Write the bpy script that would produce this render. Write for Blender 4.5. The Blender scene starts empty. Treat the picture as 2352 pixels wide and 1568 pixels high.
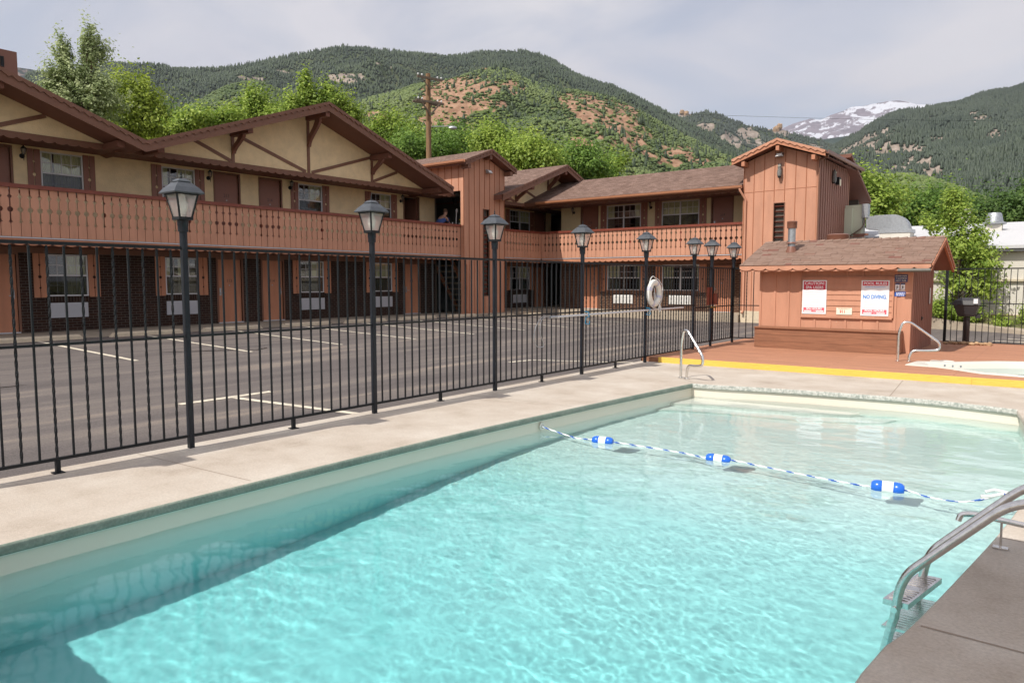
import bpy, bmesh, math, random
import numpy as np
from mathutils import Vector, Matrix
from math import sin, cos, pi, sqrt, atan, radians, tan
random.seed(7)
SC = bpy.context.scene
COL = SC.collection

# ---------------------------------------------------------------- camera, sky, sun, exposure
H = 1.55                                   # eye height over the pool deck
PITCH = atan(138/1660.)
PSI = radians(37.7985)
fwd = np.array([-sin(PSI)*cos(PITCH), cos(PSI)*cos(PITCH), -sin(PITCH)])
rgt = np.array([cos(PSI), sin(PSI), 0.0])
upv = np.cross(rgt, fwd)
CAM = np.array([0, 0, H])
cam_d = bpy.data.cameras.new("camera")
cam_d.lens = 36*1660/2352.; cam_d.sensor_width = 36
cam_d.clip_start = 0.05; cam_d.clip_end = 60000
cam = bpy.data.objects.new("camera", cam_d); COL.objects.link(cam)
cam.matrix_world = Matrix(((rgt[0], upv[0], -fwd[0], 0), (rgt[1], upv[1], -fwd[1], 0), (rgt[2], upv[2], -fwd[2], H), (0, 0, 0, 1)))
SC.camera = cam

SUN_T = Vector((0.145, 0.81, -1.0)).normalized()     # direction the light travels
SUN_EL = math.asin(-SUN_T.z)
sd = bpy.data.lights.new("sun", 'SUN'); sd.energy = 4.05; sd.angle = radians(0.5); sd.color = (1.0, 0.95, 0.87)
sun = bpy.data.objects.new("sun", sd); COL.objects.link(sun)
sun.rotation_euler = SUN_T.to_track_quat('-Z', 'Y').to_euler()

W = bpy.data.worlds.new("World"); SC.world = W; W.use_nodes = True
nt = W.node_tree; nt.nodes.clear()
N = nt.nodes.new
out = N('ShaderNodeOutputWorld')
sky = N('ShaderNodeTexSky'); sky.sky_type = 'NISHITA'; sky.sun_disc = False
sky.sun_elevation = SUN_EL
sky.sun_rotation = math.atan2(-SUN_T.x, -SUN_T.y)
b1 = N('ShaderNodeBackground'); b1.inputs[1].default_value = 0.12
b2 = N('ShaderNodeBackground'); b2.inputs[1].default_value = 1.0
mx = N('ShaderNodeMixShader')
tc = N('ShaderNodeTexCoord'); mp = N('ShaderNodeMapping'); mp.inputs['Scale'].default_value = (1.0, 1.6, 3.2)
mp.inputs['Rotation'].default_value = (0.0, 0.35, 0.5)
n1 = N('ShaderNodeTexNoise'); n1.inputs['Scale'].default_value = 2.6; n1.inputs['Detail'].default_value = 7; n1.inputs['Roughness'].default_value = 0.5; n1.inputs['Distortion'].default_value = 0.6
r1 = N('ShaderNodeValToRGB'); r1.color_ramp.elements[0].position = 0.36; r1.color_ramp.elements[0].color = (0.46, 0.46, 0.46, 1); r1.color_ramp.elements[1].position = 0.60; r1.color_ramp.elements[1].color = (1.0, 1.0, 1.0, 1)
n2 = N('ShaderNodeTexNoise'); n2.inputs['Scale'].default_value = 1.4; n2.inputs['Detail'].default_value = 5
r2 = N('ShaderNodeValToRGB'); r2.color_ramp.elements[0].position = 0.35; r2.color_ramp.elements[0].color = (0.645, 0.625, 0.68, 1); r2.color_ramp.elements[1].position = 0.68; r2.color_ramp.elements[1].color = (0.86, 0.82, 0.81, 1)
L = nt.links.new
L(tc.outputs['Generated'], mp.inputs[0]); L(mp.outputs[0], n1.inputs['Vector']); L(mp.outputs[0], n2.inputs['Vector'])
L(n1.outputs[0], r1.inputs[0]); L(n2.outputs[0], r2.inputs[0]); L(sky.outputs[0], b1.inputs[0]); L(r2.outputs[0], b2.inputs[0])
L(r1.outputs[0], mx.inputs[0]); L(b1.outputs[0], mx.inputs[1]); L(b2.outputs[0], mx.inputs[2]); L(mx.outputs[0], out.inputs[0])

SC.view_settings.view_transform = 'Standard'; SC.view_settings.look = 'None'
SC.view_settings.exposure = 0.22; SC.view_settings.gamma = 1.0
SC.render.engine = 'CYCLES'
cy = SC.cycles
cy.use_denoising = True; cy.max_bounces = 9; cy.transparent_max_bounces = 16; cy.diffuse_bounces = 4; cy.glossy_bounces = 4
cy.caustics_refractive = True; cy.caustics_reflective = False; cy.sample_clamp_indirect = 6.0; cy.blur_glossy = 0.5
cy.use_adaptive_sampling = True; cy.adaptive_threshold = 0.02

# ---------------------------------------------------------------- helpers
def ray(px, py):
    d = fwd*1660 + rgt*(px-1176) - upv*(py-784)
    return d/np.linalg.norm(d)
def at(px, py, dist):
    """point seen at that place of the picture, at a horizontal distance"""
    d = ray(px, py); h = math.hypot(d[0], d[1]); return CAM + d*(dist/h)

WL = {}
def wloc(o): return WL.get(o.name, Vector((0, 0, 0)))
def tag(o, label=None, cat=None, group=None, kind=None):
    if label: o['label'] = label
    if cat: o['category'] = cat
    if group: o['group'] = group
    if kind: o['kind'] = kind
    return o
def thing(name, label, cat, loc, group=None):
    o = bpy.data.objects.new(name, None); COL.objects.link(o)
    o.location = loc; o.empty_display_size = 0.2; WL[o.name] = Vector(loc)
    return tag(o, label, cat, group)

class MB:
    def __init__(s): s.v = []; s.f = []; s.mi = []; s.cur = 0
    def add(s, vs, fs):
        b = len(s.v); s.v += [tuple(p) for p in vs]
        for f in fs: s.f.append([b+i for i in f]); s.mi.append(s.cur)
        return s
    def box(s, x0, x1, y0, y1, z0, z1):
        return s.hexa([(x0, y0, z0), (x1, y0, z0), (x1, y1, z0), (x0, y1, z0), (x0, y0, z1), (x1, y0, z1), (x1, y1, z1), (x0, y1, z1)])
    def hexa(s, p):
        return s.add(p, [(0, 3, 2, 1), (4, 5, 6, 7), (0, 1, 5, 4), (1, 2, 6, 5), (2, 3, 7, 6), (3, 0, 4, 7)])
    def fb(s, F, u0, u1, v0, v1, w0, w1):
        return s.hexa([F(u0, v0, w0), F(u1, v0, w0), F(u1, v0, w1), F(u0, v0, w1), F(u0, v1, w0), F(u1, v1, w0), F(u1, v1, w1), F(u0, v1, w1)])
    def prism(s, poly, vec):
        n = len(poly); vec = Vector(vec)
        a = [Vector(p) for p in poly]; b = [p+vec for p in a]
        return s.add(a+b, [list(range(n))[::-1], list(range(n, 2*n))] + [(i, (i+1) % n, n+(i+1) % n, n+i) for i in range(n)])
    def strip(s, top, bot, vec):
        """thin solid between two polylines of equal length, pushed along vec"""
        n = len(top); vec = Vector(vec)
        T = [Vector(p) for p in top]; B = [Vector(p) for p in bot]
        vs = T + B + [p+vec for p in T] + [p+vec for p in B]; fs = []
        for i in range(n-1):
            fs += [(i, i+1, n+i+1, n+i), (2*n+i, 3*n+i, 3*n+i+1, 2*n+i+1), (i, 2*n+i, 2*n+i+1, i+1), (n+i, n+i+1, 3*n+i+1, 3*n+i)]
        fs += [(0, n, 3*n, 2*n), (n-1, 3*n-1, 4*n-1, 2*n-1)]
        return s.add(vs, fs)
    def bar(s, p0, p1, w, h, up=(0, 0, 1)):
        p0 = Vector(p0); p1 = Vector(p1); d = (p1-p0).normalized(); u = Vector(up)
        a = d.cross(u)
        if a.length < 1e-4: a = d.cross(Vector((1, 0, 0)))
        a.normalize(); b = a.cross(d).normalized(); a = a*w/2; b = b*h/2
        q = [-a-b, a-b, a+b, -a+b]
        return s.hexa([p0+i for i in q] + [p1+i for i in q])
    def tube(s, pts, r, n=10, cap=True, closed=False):
        pts = [Vector(p) for p in pts]; m = len(pts)
        rr = r if isinstance(r, (list, tuple)) else [r]*m
        ref = None; rings = []
        for i in range(m):
            if closed: d = pts[(i+1) % m]-pts[i-1]
            else: d = pts[min(i+1, m-1)]-pts[max(i-1, 0)]
            d.normalize()
            if ref is None:
                ref = d.orthogonal().normalized()
            ref = (ref - d*ref.dot(d)).normalized(); b = d.cross(ref)
            rings.append([pts[i] + (ref*cos(2*pi*k/n)+b*sin(2*pi*k/n))*rr[i] for k in range(n)])
        vs = [p for q in rings for p in q]; fs = []
        for i in range(m if closed else m-1):
            j = (i+1) % m
            for k in range(n): fs.append((i*n+k, i*n+(k+1) % n, j*n+(k+1) % n, j*n+k))
        if cap and not closed: fs += [list(range(n))[::-1], [(m-1)*n+k for k in range(n)]]
        return s.add(vs, fs)
    def lathe(s, c, prof, n=16, axis='z'):
        c = Vector(c); vs = []
        for r, h in prof:
            for k in range(n):
                a = 2*pi*k/n
                if axis == 'z': vs.append(c+Vector((r*cos(a), r*sin(a), h)))
                elif axis == 'x': vs.append(c+Vector((h, r*cos(a), r*sin(a))))
                else: vs.append(c+Vector((r*sin(a), h, r*cos(a))))
        m = len(prof); fs = []
        for i in range(m-1):
            for k in range(n): fs.append((i*n+k, i*n+(k+1) % n, (i+1)*n+(k+1) % n, (i+1)*n+k))
        fs += [list(range(n))[::-1], [(m-1)*n+k for k in range(n)]]
        return s.add(vs, fs)
    def build(s, name, mat, parent=None, loc=None, smooth=False, label=None):
        base = Vector((0, 0, 0))
        if parent is not None: base = wloc(parent)
        elif loc is not None: base = Vector(loc)
        me = bpy.data.meshes.new(name)
        me.from_pydata([(p[0]-base.x, p[1]-base.y, p[2]-base.z) for p in s.v], [], s.f)
        mats = mat if isinstance(mat, (list, tuple)) else [mat]
        for q in mats: me.materials.append(q)
        if len(mats) > 1: me.polygons.foreach_set('material_index', s.mi)
        if smooth: me.polygons.foreach_set('use_smooth', [True]*len(me.polygons))
        me.validate(); me.update()
        bm = bmesh.new(); bm.from_mesh(me); bmesh.ops.recalc_face_normals(bm, faces=bm.faces); bm.to_mesh(me); bm.free()
        if smooth:
            try: me.set_sharp_from_angle(angle=radians(42))
            except Exception: pass
        o = bpy.data.objects.new(name, me); COL.objects.link(o)
        if parent is not None: o.parent = parent
        else: o.location = base
        WL[o.name] = base
        if label: o['label'] = label
        return o

def build_split(mb, name, m, parent):
    """every separate piece of the builder becomes a part of its own"""
    n = len(mb.v); par = list(range(n))
    def fd(a):
        while par[a] != a: par[a] = par[par[a]]; a = par[a]
        return a
    for f in mb.f:
        for q in f[1:]: par[fd(q)] = fd(f[0])
    gr = {}
    for f in mb.f: gr.setdefault(fd(f[0]), []).append(f)
    for fs in gr.values():
        ids = sorted({q for f in fs for q in f}); mp_ = {q: i for i, q in enumerate(ids)}
        k = MB(); k.add([mb.v[q] for q in ids], [[mp_[q] for q in f] for f in fs]); k.build(name, m, parent)

def np_mesh(name, verts, faces, mat, parent=None, loc=(0, 0, 0), attr=None, smooth=False):
    base = wloc(parent) if parent is not None else Vector(loc)
    verts = np.asarray(verts, dtype=np.float32) - np.array(base, dtype=np.float32)
    faces = np.asarray(faces, dtype=np.int32); k = faces.shape[1]; nf = len(faces)
    me = bpy.data.meshes.new(name)
    me.vertices.add(len(verts)); me.vertices.foreach_set('co', verts.ravel())
    me.loops.add(nf*k); me.loops.foreach_set('vertex_index', faces.ravel())
    me.polygons.add(nf); me.polygons.foreach_set('loop_start', np.arange(0, nf*k, k, dtype=np.int32))
    me.polygons.foreach_set('loop_total', np.full(nf, k, dtype=np.int32))
    if smooth: me.polygons.foreach_set('use_smooth', np.ones(nf, dtype=bool))
    me.update(calc_edges=True)
    if attr:
        for an, dat in attr.items():
            a = me.attributes.new(an, 'FLOAT', 'POINT'); a.data.foreach_set('value', np.asarray(dat, dtype=np.float32))
    for q in (mat if isinstance(mat, (list, tuple)) else [mat]): me.materials.append(q)
    o = bpy.data.objects.new(name, me); COL.objects.link(o)
    if parent is not None: o.parent = parent
    else: o.location = base
    WL[o.name] = base
    return o

def copy_tree(o, delta=None, parent=None):
    c = o.copy(); COL.objects.link(c); WL[c.name] = wloc(o) + (Vector(delta) if delta is not None else Vector((0, 0, 0)))
    if parent is not None: c.parent = parent
    elif delta is not None: c.location = Vector(o.location)+Vector(delta)
    for ch in [q for q in o.children]: copy_tree(ch, None, c)
    return c

FONT_CACHE = {}
def text(parent, name, s, F, u, v, w, size, mat, sx=1.0, bold=0.0, align='CENTER', thick=0.0015):
    cu = bpy.data.curves.new('t', 'FONT'); cu.body = s; cu.size = size; cu.align_x = align; cu.align_y = 'CENTER'
    cu.extrude = thick; cu.offset = bold; cu.resolution_u = 3
    to = bpy.data.objects.new('t', cu); COL.objects.link(to)
    bpy.context.view_layer.update()
    me = bpy.data.meshes.new_from_object(to.evaluated_get(bpy.context.evaluated_depsgraph_get()))
    bpy.data.objects.remove(to)
    base = wloc(parent)
    for q in me.vertices:
        p = F(u+q.co.x*sx, v+q.co.y, w+q.co.z); q.co = Vector(p)-base
    me.materials.clear(); me.materials.append(mat)
    o = bpy.data.objects.new(name, me); COL.objects.link(o); o.parent = parent; WL[o.name] = base
    return o

def frame(O, U, Wd):
    O = Vector(O); U = Vector(U); Wd = Vector(Wd)
    return lambda u, v, w: O + U*u + Vector((0, 0, v)) + Wd*w

# ---------------------------------------------------------------- materials
def mat(name, col, rough=0.7, metal=0.0, var=0.0, vscale=6.0, bump=0.0, bscale=60.0, spec=0.4, col2=None, vmap=(1, 1, 1), detail=6):
    m = bpy.data.materials.new(name); m.use_nodes = True; t = m.node_tree
    p = t.nodes['Principled BSDF']; p.inputs['Roughness'].default_value = rough; p.inputs['Metallic'].default_value = metal
    p.inputs['Specular IOR Level'].default_value = spec
    p.inputs['Base Color'].default_value = (*col, 1)
    tcn = t.nodes.new('ShaderNodeNewGeometry')
    mpn = t.nodes.new('ShaderNodeMapping'); mpn.inputs['Scale'].default_value = vmap
    t.links.new(tcn.outputs['Position'], mpn.inputs[0])
    if var > 0 or col2:
        n = t.nodes.new('ShaderNodeTexNoise'); n.inputs['Scale'].default_value = vscale; n.inputs['Detail'].default_value = detail; n.inputs['Roughness'].default_value = 0.62
        t.links.new(mpn.outputs[0], n.inputs['Vector'])
        r = t.nodes.new('ShaderNodeValToRGB'); r.color_ramp.elements[0].position = 0.3; r.color_ramp.elements[1].position = 0.7
        c2 = col2 if col2 else tuple(min(1, c*(1+var)) for c in col)
        c1 = tuple(c*(1-var) for c in col)
        r.color_ramp.elements[0].color = (*c1, 1); r.color_ramp.elements[1].color = (*c2, 1)
        t.links.new(n.outputs[0], r.inputs[0]); t.links.new(r.outputs[0], p.inputs['Base Color'])
    if bump > 0:
        n = t.nodes.new('ShaderNodeTexNoise'); n.inputs['Scale'].default_value = bscale; n.inputs['Detail'].default_value = 4
        t.links.new(mpn.outputs[0], n.inputs['Vector'])
        b = t.nodes.new('ShaderNodeBump'); b.inputs['Strength'].default_value = bump; b.inputs['Distance'].default_value = 0.01
        t.links.new(n.outputs[0], b.inputs['Height']); t.links.new(b.outputs[0], p.inputs['Normal'])
    return m

def brickmat(name, ax, c1, c2, mortar, bw, bh, ms, offset=0.5, zs=1.0, bump=0.5, bias=0.0, rough=0.85, big=0.25, squash=None):
    """brick / shingle pattern; ax picks the world axes that make the pattern plane"""
    m = bpy.data.materials.new(name); m.use_nodes = True; t = m.node_tree; p = t.nodes['Principled BSDF']
    p.inputs['Roughness'].default_value = rough; p.inputs['Specular IOR Level'].default_value = 0.2
    g = t.nodes.new('ShaderNodeNewGeometry'); s = t.nodes.new('ShaderNodeSeparateXYZ'); c = t.nodes.new('ShaderNodeCombineXYZ')
    t.links.new(g.outputs['Position'], s.inputs[0]); t.links.new(s.outputs[ax[0]], c.inputs[0])
    k = t.nodes.new('ShaderNodeMath'); k.operation = 'MULTIPLY'; k.inputs[1].default_value = zs
    t.links.new(s.outputs[ax[1]], k.inputs[0]); t.links.new(k.outputs[0], c.inputs[1])
    b = t.nodes.new('ShaderNodeTexBrick'); b.offset = offset
    b.inputs['Color1'].default_value = (*c1, 1); b.inputs['Color2'].default_value = (*c2, 1); b.inputs['Mortar'].default_value = (*mortar, 1)
    b.inputs['Scale'].default_value = 1.0; b.inputs['Mortar Size'].default_value = ms; b.inputs['Mortar Smooth'].default_value = 0.15; b.inputs['Bias'].default_value = bias
    b.inputs['Brick Width'].default_value = bw; b.inputs['Row Height'].default_value = bh
    t.links.new(c.outputs[0], b.inputs['Vector'])
    n = t.nodes.new('ShaderNodeTexNoise'); n.inputs['Scale'].default_value = 3.0; n.inputs['Detail'].default_value = 8
    t.links.new(g.outputs['Position'], n.inputs['Vector'])
    mr = t.nodes.new('ShaderNodeMapRange'); mr.inputs[1].default_value = 0.25; mr.inputs[2].default_value = 0.75; mr.inputs[3].default_value = 1-big; mr.inputs[4].default_value = 1+big
    t.links.new(n.outputs[0], mr.inputs[0])
    mm = t.nodes.new('ShaderNodeVectorMath'); mm.operation = 'SCALE'
    t.links.new(b.outputs['Color'], mm.inputs[0]); t.links.new(mr.outputs[0], mm.inputs['Scale']); t.links.new(mm.outputs[0], p.inputs['Base Color'])
    bp = t.nodes.new('ShaderNodeBump'); bp.inputs['Strength'].default_value = bump; bp.inputs['Distance'].default_value = 0.01; bp.invert = True
    t.links.new(b.outputs['Fac'], bp.inputs['Height']); t.links.new(bp.outputs[0], p.inputs['Normal'])
    return m

SAL = (0.53, 0.264, 0.170)
M = {}
M['stucco'] = mat('tan_stucco', (0.80, 0.625, 0.385), 0.95, var=0.10, vscale=3.0, bump=0.9, bscale=45)
M['stucco_pale'] = mat('pale_stucco', (0.66, 0.54, 0.33), 0.95, var=0.08, vscale=2.0, bump=0.5, bscale=45)
M['trim'] = mat('brown_trim_paint', (0.19, 0.088, 0.055), 0.55, var=0.08, vscale=5, bump=0.15, bscale=40)
M['soffit'] = mat('brown_soffit_paint', (0.19, 0.080, 0.055), 0.65, var=0.06, vscale=3)
M['doorbrown'] = mat('brown_door_paint', (0.25, 0.105, 0.072), 0.45, var=0.05, vscale=2)
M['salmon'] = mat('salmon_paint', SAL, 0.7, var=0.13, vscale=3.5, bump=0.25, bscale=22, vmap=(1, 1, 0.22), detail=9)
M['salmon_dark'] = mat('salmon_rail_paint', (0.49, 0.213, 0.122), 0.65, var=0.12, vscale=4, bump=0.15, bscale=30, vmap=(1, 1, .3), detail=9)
M['salmon_shaded'] = mat('salmon_shaded_side', (0.27, 0.130, 0.094), 0.65, var=0.1, vscale=3, bump=0.1, bscale=30, vmap=(1, 1, .25))  # salmon darkened to brown: shade painted into the side faces
M['groove'] = mat('groove_paint', (0.33, 0.115, 0.05), 0.7, var=0.1, vscale=6)
M['cap'] = mat('brown_cap_rail_paint', (0.20, 0.05, 0.03), 0.45, var=0.12, vscale=6)
M['brickA'] = brickmat('shaded_brick_long_wall', (1, 2), (0.028, 0.014, 0.011), (0.045, 0.02, 0.014), (0.11, 0.095, 0.08), 0.215, 0.074, 0.006, big=0.2)  # brick of the shaded wing, its shade put into the darker colour
M['brickB'] = brickmat('sunlit_brick_end_wall', (0, 2), (0.06, 0.028, 0.020), (0.10, 0.045, 0.030), (0.28, 0.20, 0.13), 0.215, 0.074, 0.006, big=0.2)  # same brick in a lighter colour for the sunlit wing
M['brickS'] = brickmat('shaded_soldier_brick', (1, 2), (0.02, 0.010, 0.008), (0.035, 0.016, 0.011), (0.10, 0.085, 0.07), 0.075, 0.30, 0.007, offset=0.0)  # sill brick darkened for the shaded wing
M['brickSB'] = brickmat('sunlit_soldier_brick', (0, 2), (0.12, 0.05, 0.03), (0.16, 0.07, 0.045), (0.34, 0.25, 0.17), 0.075, 0.30, 0.007, offset=0.0)  # sill brick lightened for the sunlit wing
sh1, sh2, shm = (0.235, 0.155, 0.125), (0.145, 0.092, 0.072), (0.07, 0.038, 0.028)
M['shing_x'] = brickmat('brown_shingles', (0, 2), sh1, sh2, shm, 0.24, 0.052, 0.0045, offset=0.37, zs=1.0, bump=0.7, rough=0.95, big=0.14)
M['shing_y'] = brickmat('brown_shingles_side', (1, 2), sh1, sh2, shm, 0.24, 0.052, 0.0045, offset=0.37, zs=1.0, bump=0.7, rough=0.95, big=0.14)
M['shing_hut'] = brickmat('brown_hut_shingles', (0, 2), (0.29, 0.165, 0.115), (0.17, 0.09, 0.062), (0.07, 0.035, 0.025), 0.17, 0.062, 0.004, offset=0.43, bump=0.9, rough=0.95, big=0.12)
M['white'] = mat('white_vinyl', (0.62, 0.62, 0.64), 0.4)
M['white_bright'] = mat('white_enamel', (0.86, 0.86, 0.84), 0.4)
M['acgrey'] = mat('pale_grey_louvres', (0.55, 0.56, 0.60), 0.45)
M['curtain'] = mat('olive_curtain_fabric', (0.78, 0.76, 0.52), 0.95, var=0.15, vscale=8, vmap=(1, 1, 0.2))
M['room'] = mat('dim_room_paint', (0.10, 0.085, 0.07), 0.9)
M['black'] = mat('black_iron_paint', (0.009, 0.011, 0.013), 0.5, bump=0.15, bscale=80, spec=0.3)
M['lampmetal'] = mat('grey_lantern_roof_paint', (0.055, 0.062, 0.072), 0.42, var=0.2, vscale=20, spec=0.5)
M['post'] = mat('blue_black_post_paint', (0.010, 0.013, 0.019), 0.45, var=0.25, vscale=12, spec=0.35)
M['steel'] = mat('stainless_steel', (0.75, 0.74, 0.72), 0.2, metal=1.0, var=0.1, vscale=30)
M['steel_dull'] = mat('weathered_steel', (0.68, 0.66, 0.64), 0.24, metal=1.0, var=0.15, vscale=30)
M['galv'] = mat('galvanised_metal', (0.42, 0.44, 0.46), 0.45, metal=0.85, var=0.15, vscale=14)
M['brass'] = mat('brass', (0.7, 0.48, 0.15), 0.3, metal=1.0)
M['whiteplastic'] = mat('white_plastic', (0.78, 0.75, 0.68), 0.45, var=0.08, vscale=8)
M['rope_white'] = mat('white_rope', (0.75, 0.75, 0.74), 0.8)
M['rope_blue'] = mat('blue_rope', (0.02, 0.10, 0.42), 0.7)
M['blue'] = mat('blue_float_plastic', (0.015, 0.13, 0.62), 0.28, spec=0.6)
M['signwhite'] = mat('sign_white', (0.86, 0.86, 0.88), 0.35)
M['signred'] = mat('sign_red', (0.60, 0.02, 0.06), 0.4)
M['signpink'] = mat('sign_faded_red', (0.75, 0.13, 0.17), 0.4)
M['signblue'] = mat('sign_blue_letters', (0.01, 0.23, 0.68), 0.4)
M['navy'] = mat('sign_navy', (0.02, 0.03, 0.14), 0.4)
M['signmid'] = mat('sign_mid_blue', (0.02, 0.10, 0.42), 0.4)
M['cream'] = mat('cream_letters', (0.75, 0.68, 0.50), 0.5)
M['greytext'] = mat('pale_grey_print', (0.60, 0.60, 0.64), 0.5)
M['ink'] = mat('dark_ink', (0.05, 0.035, 0.03), 0.5)
M['orangeink'] = mat('faded_orange_print', (0.75, 0.32, 0.16), 0.5)
M['orangered'] = mat('faded_red_print', (0.68, 0.06, 0.05), 0.5)
M['redwood'] = mat('redwood_deck_stain', (0.375, 0.150, 0.090), 0.75, var=0.16, vscale=3.0, bump=0.3, bscale=30, vmap=(0.35, 5, 1))
M['bench'] = mat('redwood_bench_boards', (0.27, 0.122, 0.068), 0.7, var=0.22, vscale=4.0, bump=0.3, bscale=30, vmap=(0.6, 1, 6))
M['yellow'] = mat('yellow_edge_paint', (0.76, 0.50, 0.09), 0.6, var=0.07, vscale=8, bump=0.9, bscale=14, vmap=(1, 1, 6))
M['asphalt'] = None
M['grill'] = mat('black_grill_enamel', (0.035, 0.033, 0.036), 0.4, spec=0.5)
M['rock'] = mat('tan_river_stone', (0.40, 0.26, 0.15), 0.9, var=0.3, vscale=9, bump=0.5, bscale=20)
M['bark'] = mat('grey_brown_bark', (0.10, 0.07, 0.045), 0.95, var=0.35, vscale=12, bump=0.8, bscale=25, vmap=(1, 1, 0.2))
M['pole'] = mat('creosote_pole_wood', (0.22, 0.13, 0.07), 0.9, var=0.35, vscale=9, bump=0.5, bscale=25, vmap=(1, 1, 0.08))
M['pole_grey'] = mat('weathered_crossarm_wood', (0.16, 0.125, 0.095), 0.9, var=0.25, vscale=9)
M['porcelain'] = mat('porcelain_insulator', (0.7, 0.7, 0.72), 0.3)
M['creamwall'] = mat('white_building_paint', (0.62, 0.585, 0.52), 0.8, var=0.03, vscale=2, bump=0.2, bscale=12)
M['roofwhite'] = mat('white_roof_membrane', (0.53, 0.53, 0.54), 0.7, var=0.03, vscale=1.5)
M['equip'] = mat('cream_equipment_panel', (0.58, 0.60, 0.47), 0.5)
M['stone'] = brickmat('rubble_stone', (0, 2), (0.52, 0.35, 0.22), (0.28, 0.15, 0.10), (0.72, 0.62, 0.46), 0.34, 0.17, 0.02, offset=0.4, bump=1.0, big=0.35)
M['cyan'] = mat('blue_plastic_clip', (0.03, 0.34, 0.60), 0.4)
M['skin'] = mat('skin', (0.36, 0.20, 0.14), 0.6)
M['shirt'] = mat('blue_shirt_cloth', (0.05, 0.09, 0.26), 0.9)
M['trousers'] = mat('grey_trouser_cloth', (0.06, 0.06, 0.07), 0.9)
M['hair'] = mat('brown_hair', (0.09, 0.05, 0.03), 0.8)
M['mopyellow'] = mat('yellow_plastic', (0.65, 0.52, 0.06), 0.5)
M['copper'] = mat('brown_painted_gutter', (0.36, 0.155, 0.08), 0.35, var=0.1, vscale=5, spec=0.6)
M['flashing'] = mat('brown_metal_flashing', (0.20, 0.075, 0.052), 0.45, spec=0.5)
M['vent'] = mat('brown_vent_paint', (0.20, 0.085, 0.055), 0.4, spec=0.5)
M['cement'] = None
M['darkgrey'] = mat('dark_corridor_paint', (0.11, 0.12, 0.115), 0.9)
M['tanline'] = mat('worn_white_road_paint', (0.62, 0.56, 0.45), 0.8, var=0.25, vscale=9)
M['stopcon'] = mat('cream_concrete', (0.62, 0.52, 0.38), 0.9, var=0.12, vscale=8, bump=0.4, bscale=25)
M['tar'] = mat('black_crack_sealant', (0.012, 0.011, 0.011), 0.35)

def glassmat(name, tint, refl=0.0):
    m = bpy.data.materials.new(name); m.use_nodes = True; t = m.node_tree; t.nodes.clear()
    o = t.nodes.new('ShaderNodeOutputMaterial'); a = t.nodes.new('ShaderNodeBsdfTransparent'); a.inputs[0].default_value = (*tint, 1)
    g = t.nodes.new('ShaderNodeBsdfGlossy'); g.inputs['Roughness'].default_value = 0.02; g.inputs[0].default_value = (1, 1, 1, 1)
    lw_ = t.nodes.new('ShaderNodeLayerWeight'); lw_.inputs[0].default_value = .5; f = t.nodes.new('ShaderNodeMath'); f.operation = 'POWER'; f.inputs[1].default_value = 4.0; t.links.new(lw_.outputs['Facing'], f.inputs[0])
    ad = t.nodes.new('ShaderNodeMath'); ad.operation = 'ADD'; ad.use_clamp = True; ad.inputs[1].default_value = refl
    x = t.nodes.new('ShaderNodeMixShader')
    t.links.new(f.outputs[0], ad.inputs[0]); t.links.new(ad.outputs[0], x.inputs[0]); t.links.new(a.outputs[0], x.inputs[1]); t.links.new(g.outputs[0], x.inputs[2]); t.links.new(x.outputs[0], o.inputs[0])
    return m
M['glass'] = glassmat('window_glass', (0.88, 0.90, 0.88), 0.07)
M['screen'] = glassmat('insect_screened_glass', (0.52, 0.54, 0.56), 0.04)
def dustyglass():
    m = glassmat('dusty_lantern_glass', (0.97, 0.94, 0.92), 0.05); t = m.node_tree; o = [n for n in t.nodes if n.type == 'OUTPUT_MATERIAL'][0]; src = o.inputs[0].links[0].from_socket
    d = t.nodes.new('ShaderNodeBsdfTranslucent'); d.inputs[0].default_value = (.86, .80, .78, 1); d2 = t.nodes.new('ShaderNodeBsdfDiffuse'); d2.inputs[0].default_value = (.80, .76, .74, 1); a = t.nodes.new('ShaderNodeMixShader'); x = t.nodes.new('ShaderNodeMixShader'); x.inputs[0].default_value = .30
    t.links.new(d.outputs[0], a.inputs[1]); t.links.new(d2.outputs[0], a.inputs[2]); t.links.new(src, x.inputs[1]); t.links.new(a.outputs[0], x.inputs[2]); t.links.new(x.outputs[0], o.inputs[0]); return m
M['lampglass'] = dustyglass()
def frosted():
    m = mat('frosted_bulb_glass', (0.85, 0.85, 0.78), 0.3); return m
M['bulb'] = frosted()

def leafmat(name, c1, c2, tr=0.42):
    m = bpy.data.materials.new(name); m.use_nodes = True; t = m.node_tree; t.nodes.clear()
    o = t.nodes.new('ShaderNodeOutputMaterial'); at_ = t.nodes.new('ShaderNodeAttribute'); at_.attribute_name = 'tone'
    r = t.nodes.new('ShaderNodeValToRGB'); r.color_ramp.elements[0].color = (*c1, 1); r.color_ramp.elements[1].color = (*c2, 1)
    t.links.new(at_.outputs['Fac'], r.inputs[0])
    d = t.nodes.new('ShaderNodeBsdfPrincipled'); d.inputs['Roughness'].default_value = 0.55; d.inputs['Specular IOR Level'].default_value = 0.3
    s = t.nodes.new('ShaderNodeBsdfTranslucent'); x = t.nodes.new('ShaderNodeMixShader'); x.inputs[0].default_value = tr
    t.links.new(r.outputs[0], d.inputs['Base Color']); t.links.new(r.outputs[0], s.inputs[0])
    t.links.new(d.outputs[0], x.inputs[1]); t.links.new(s.outputs[0], x.inputs[2]); t.links.new(x.outputs[0], o.inputs[0])
    return m

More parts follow.
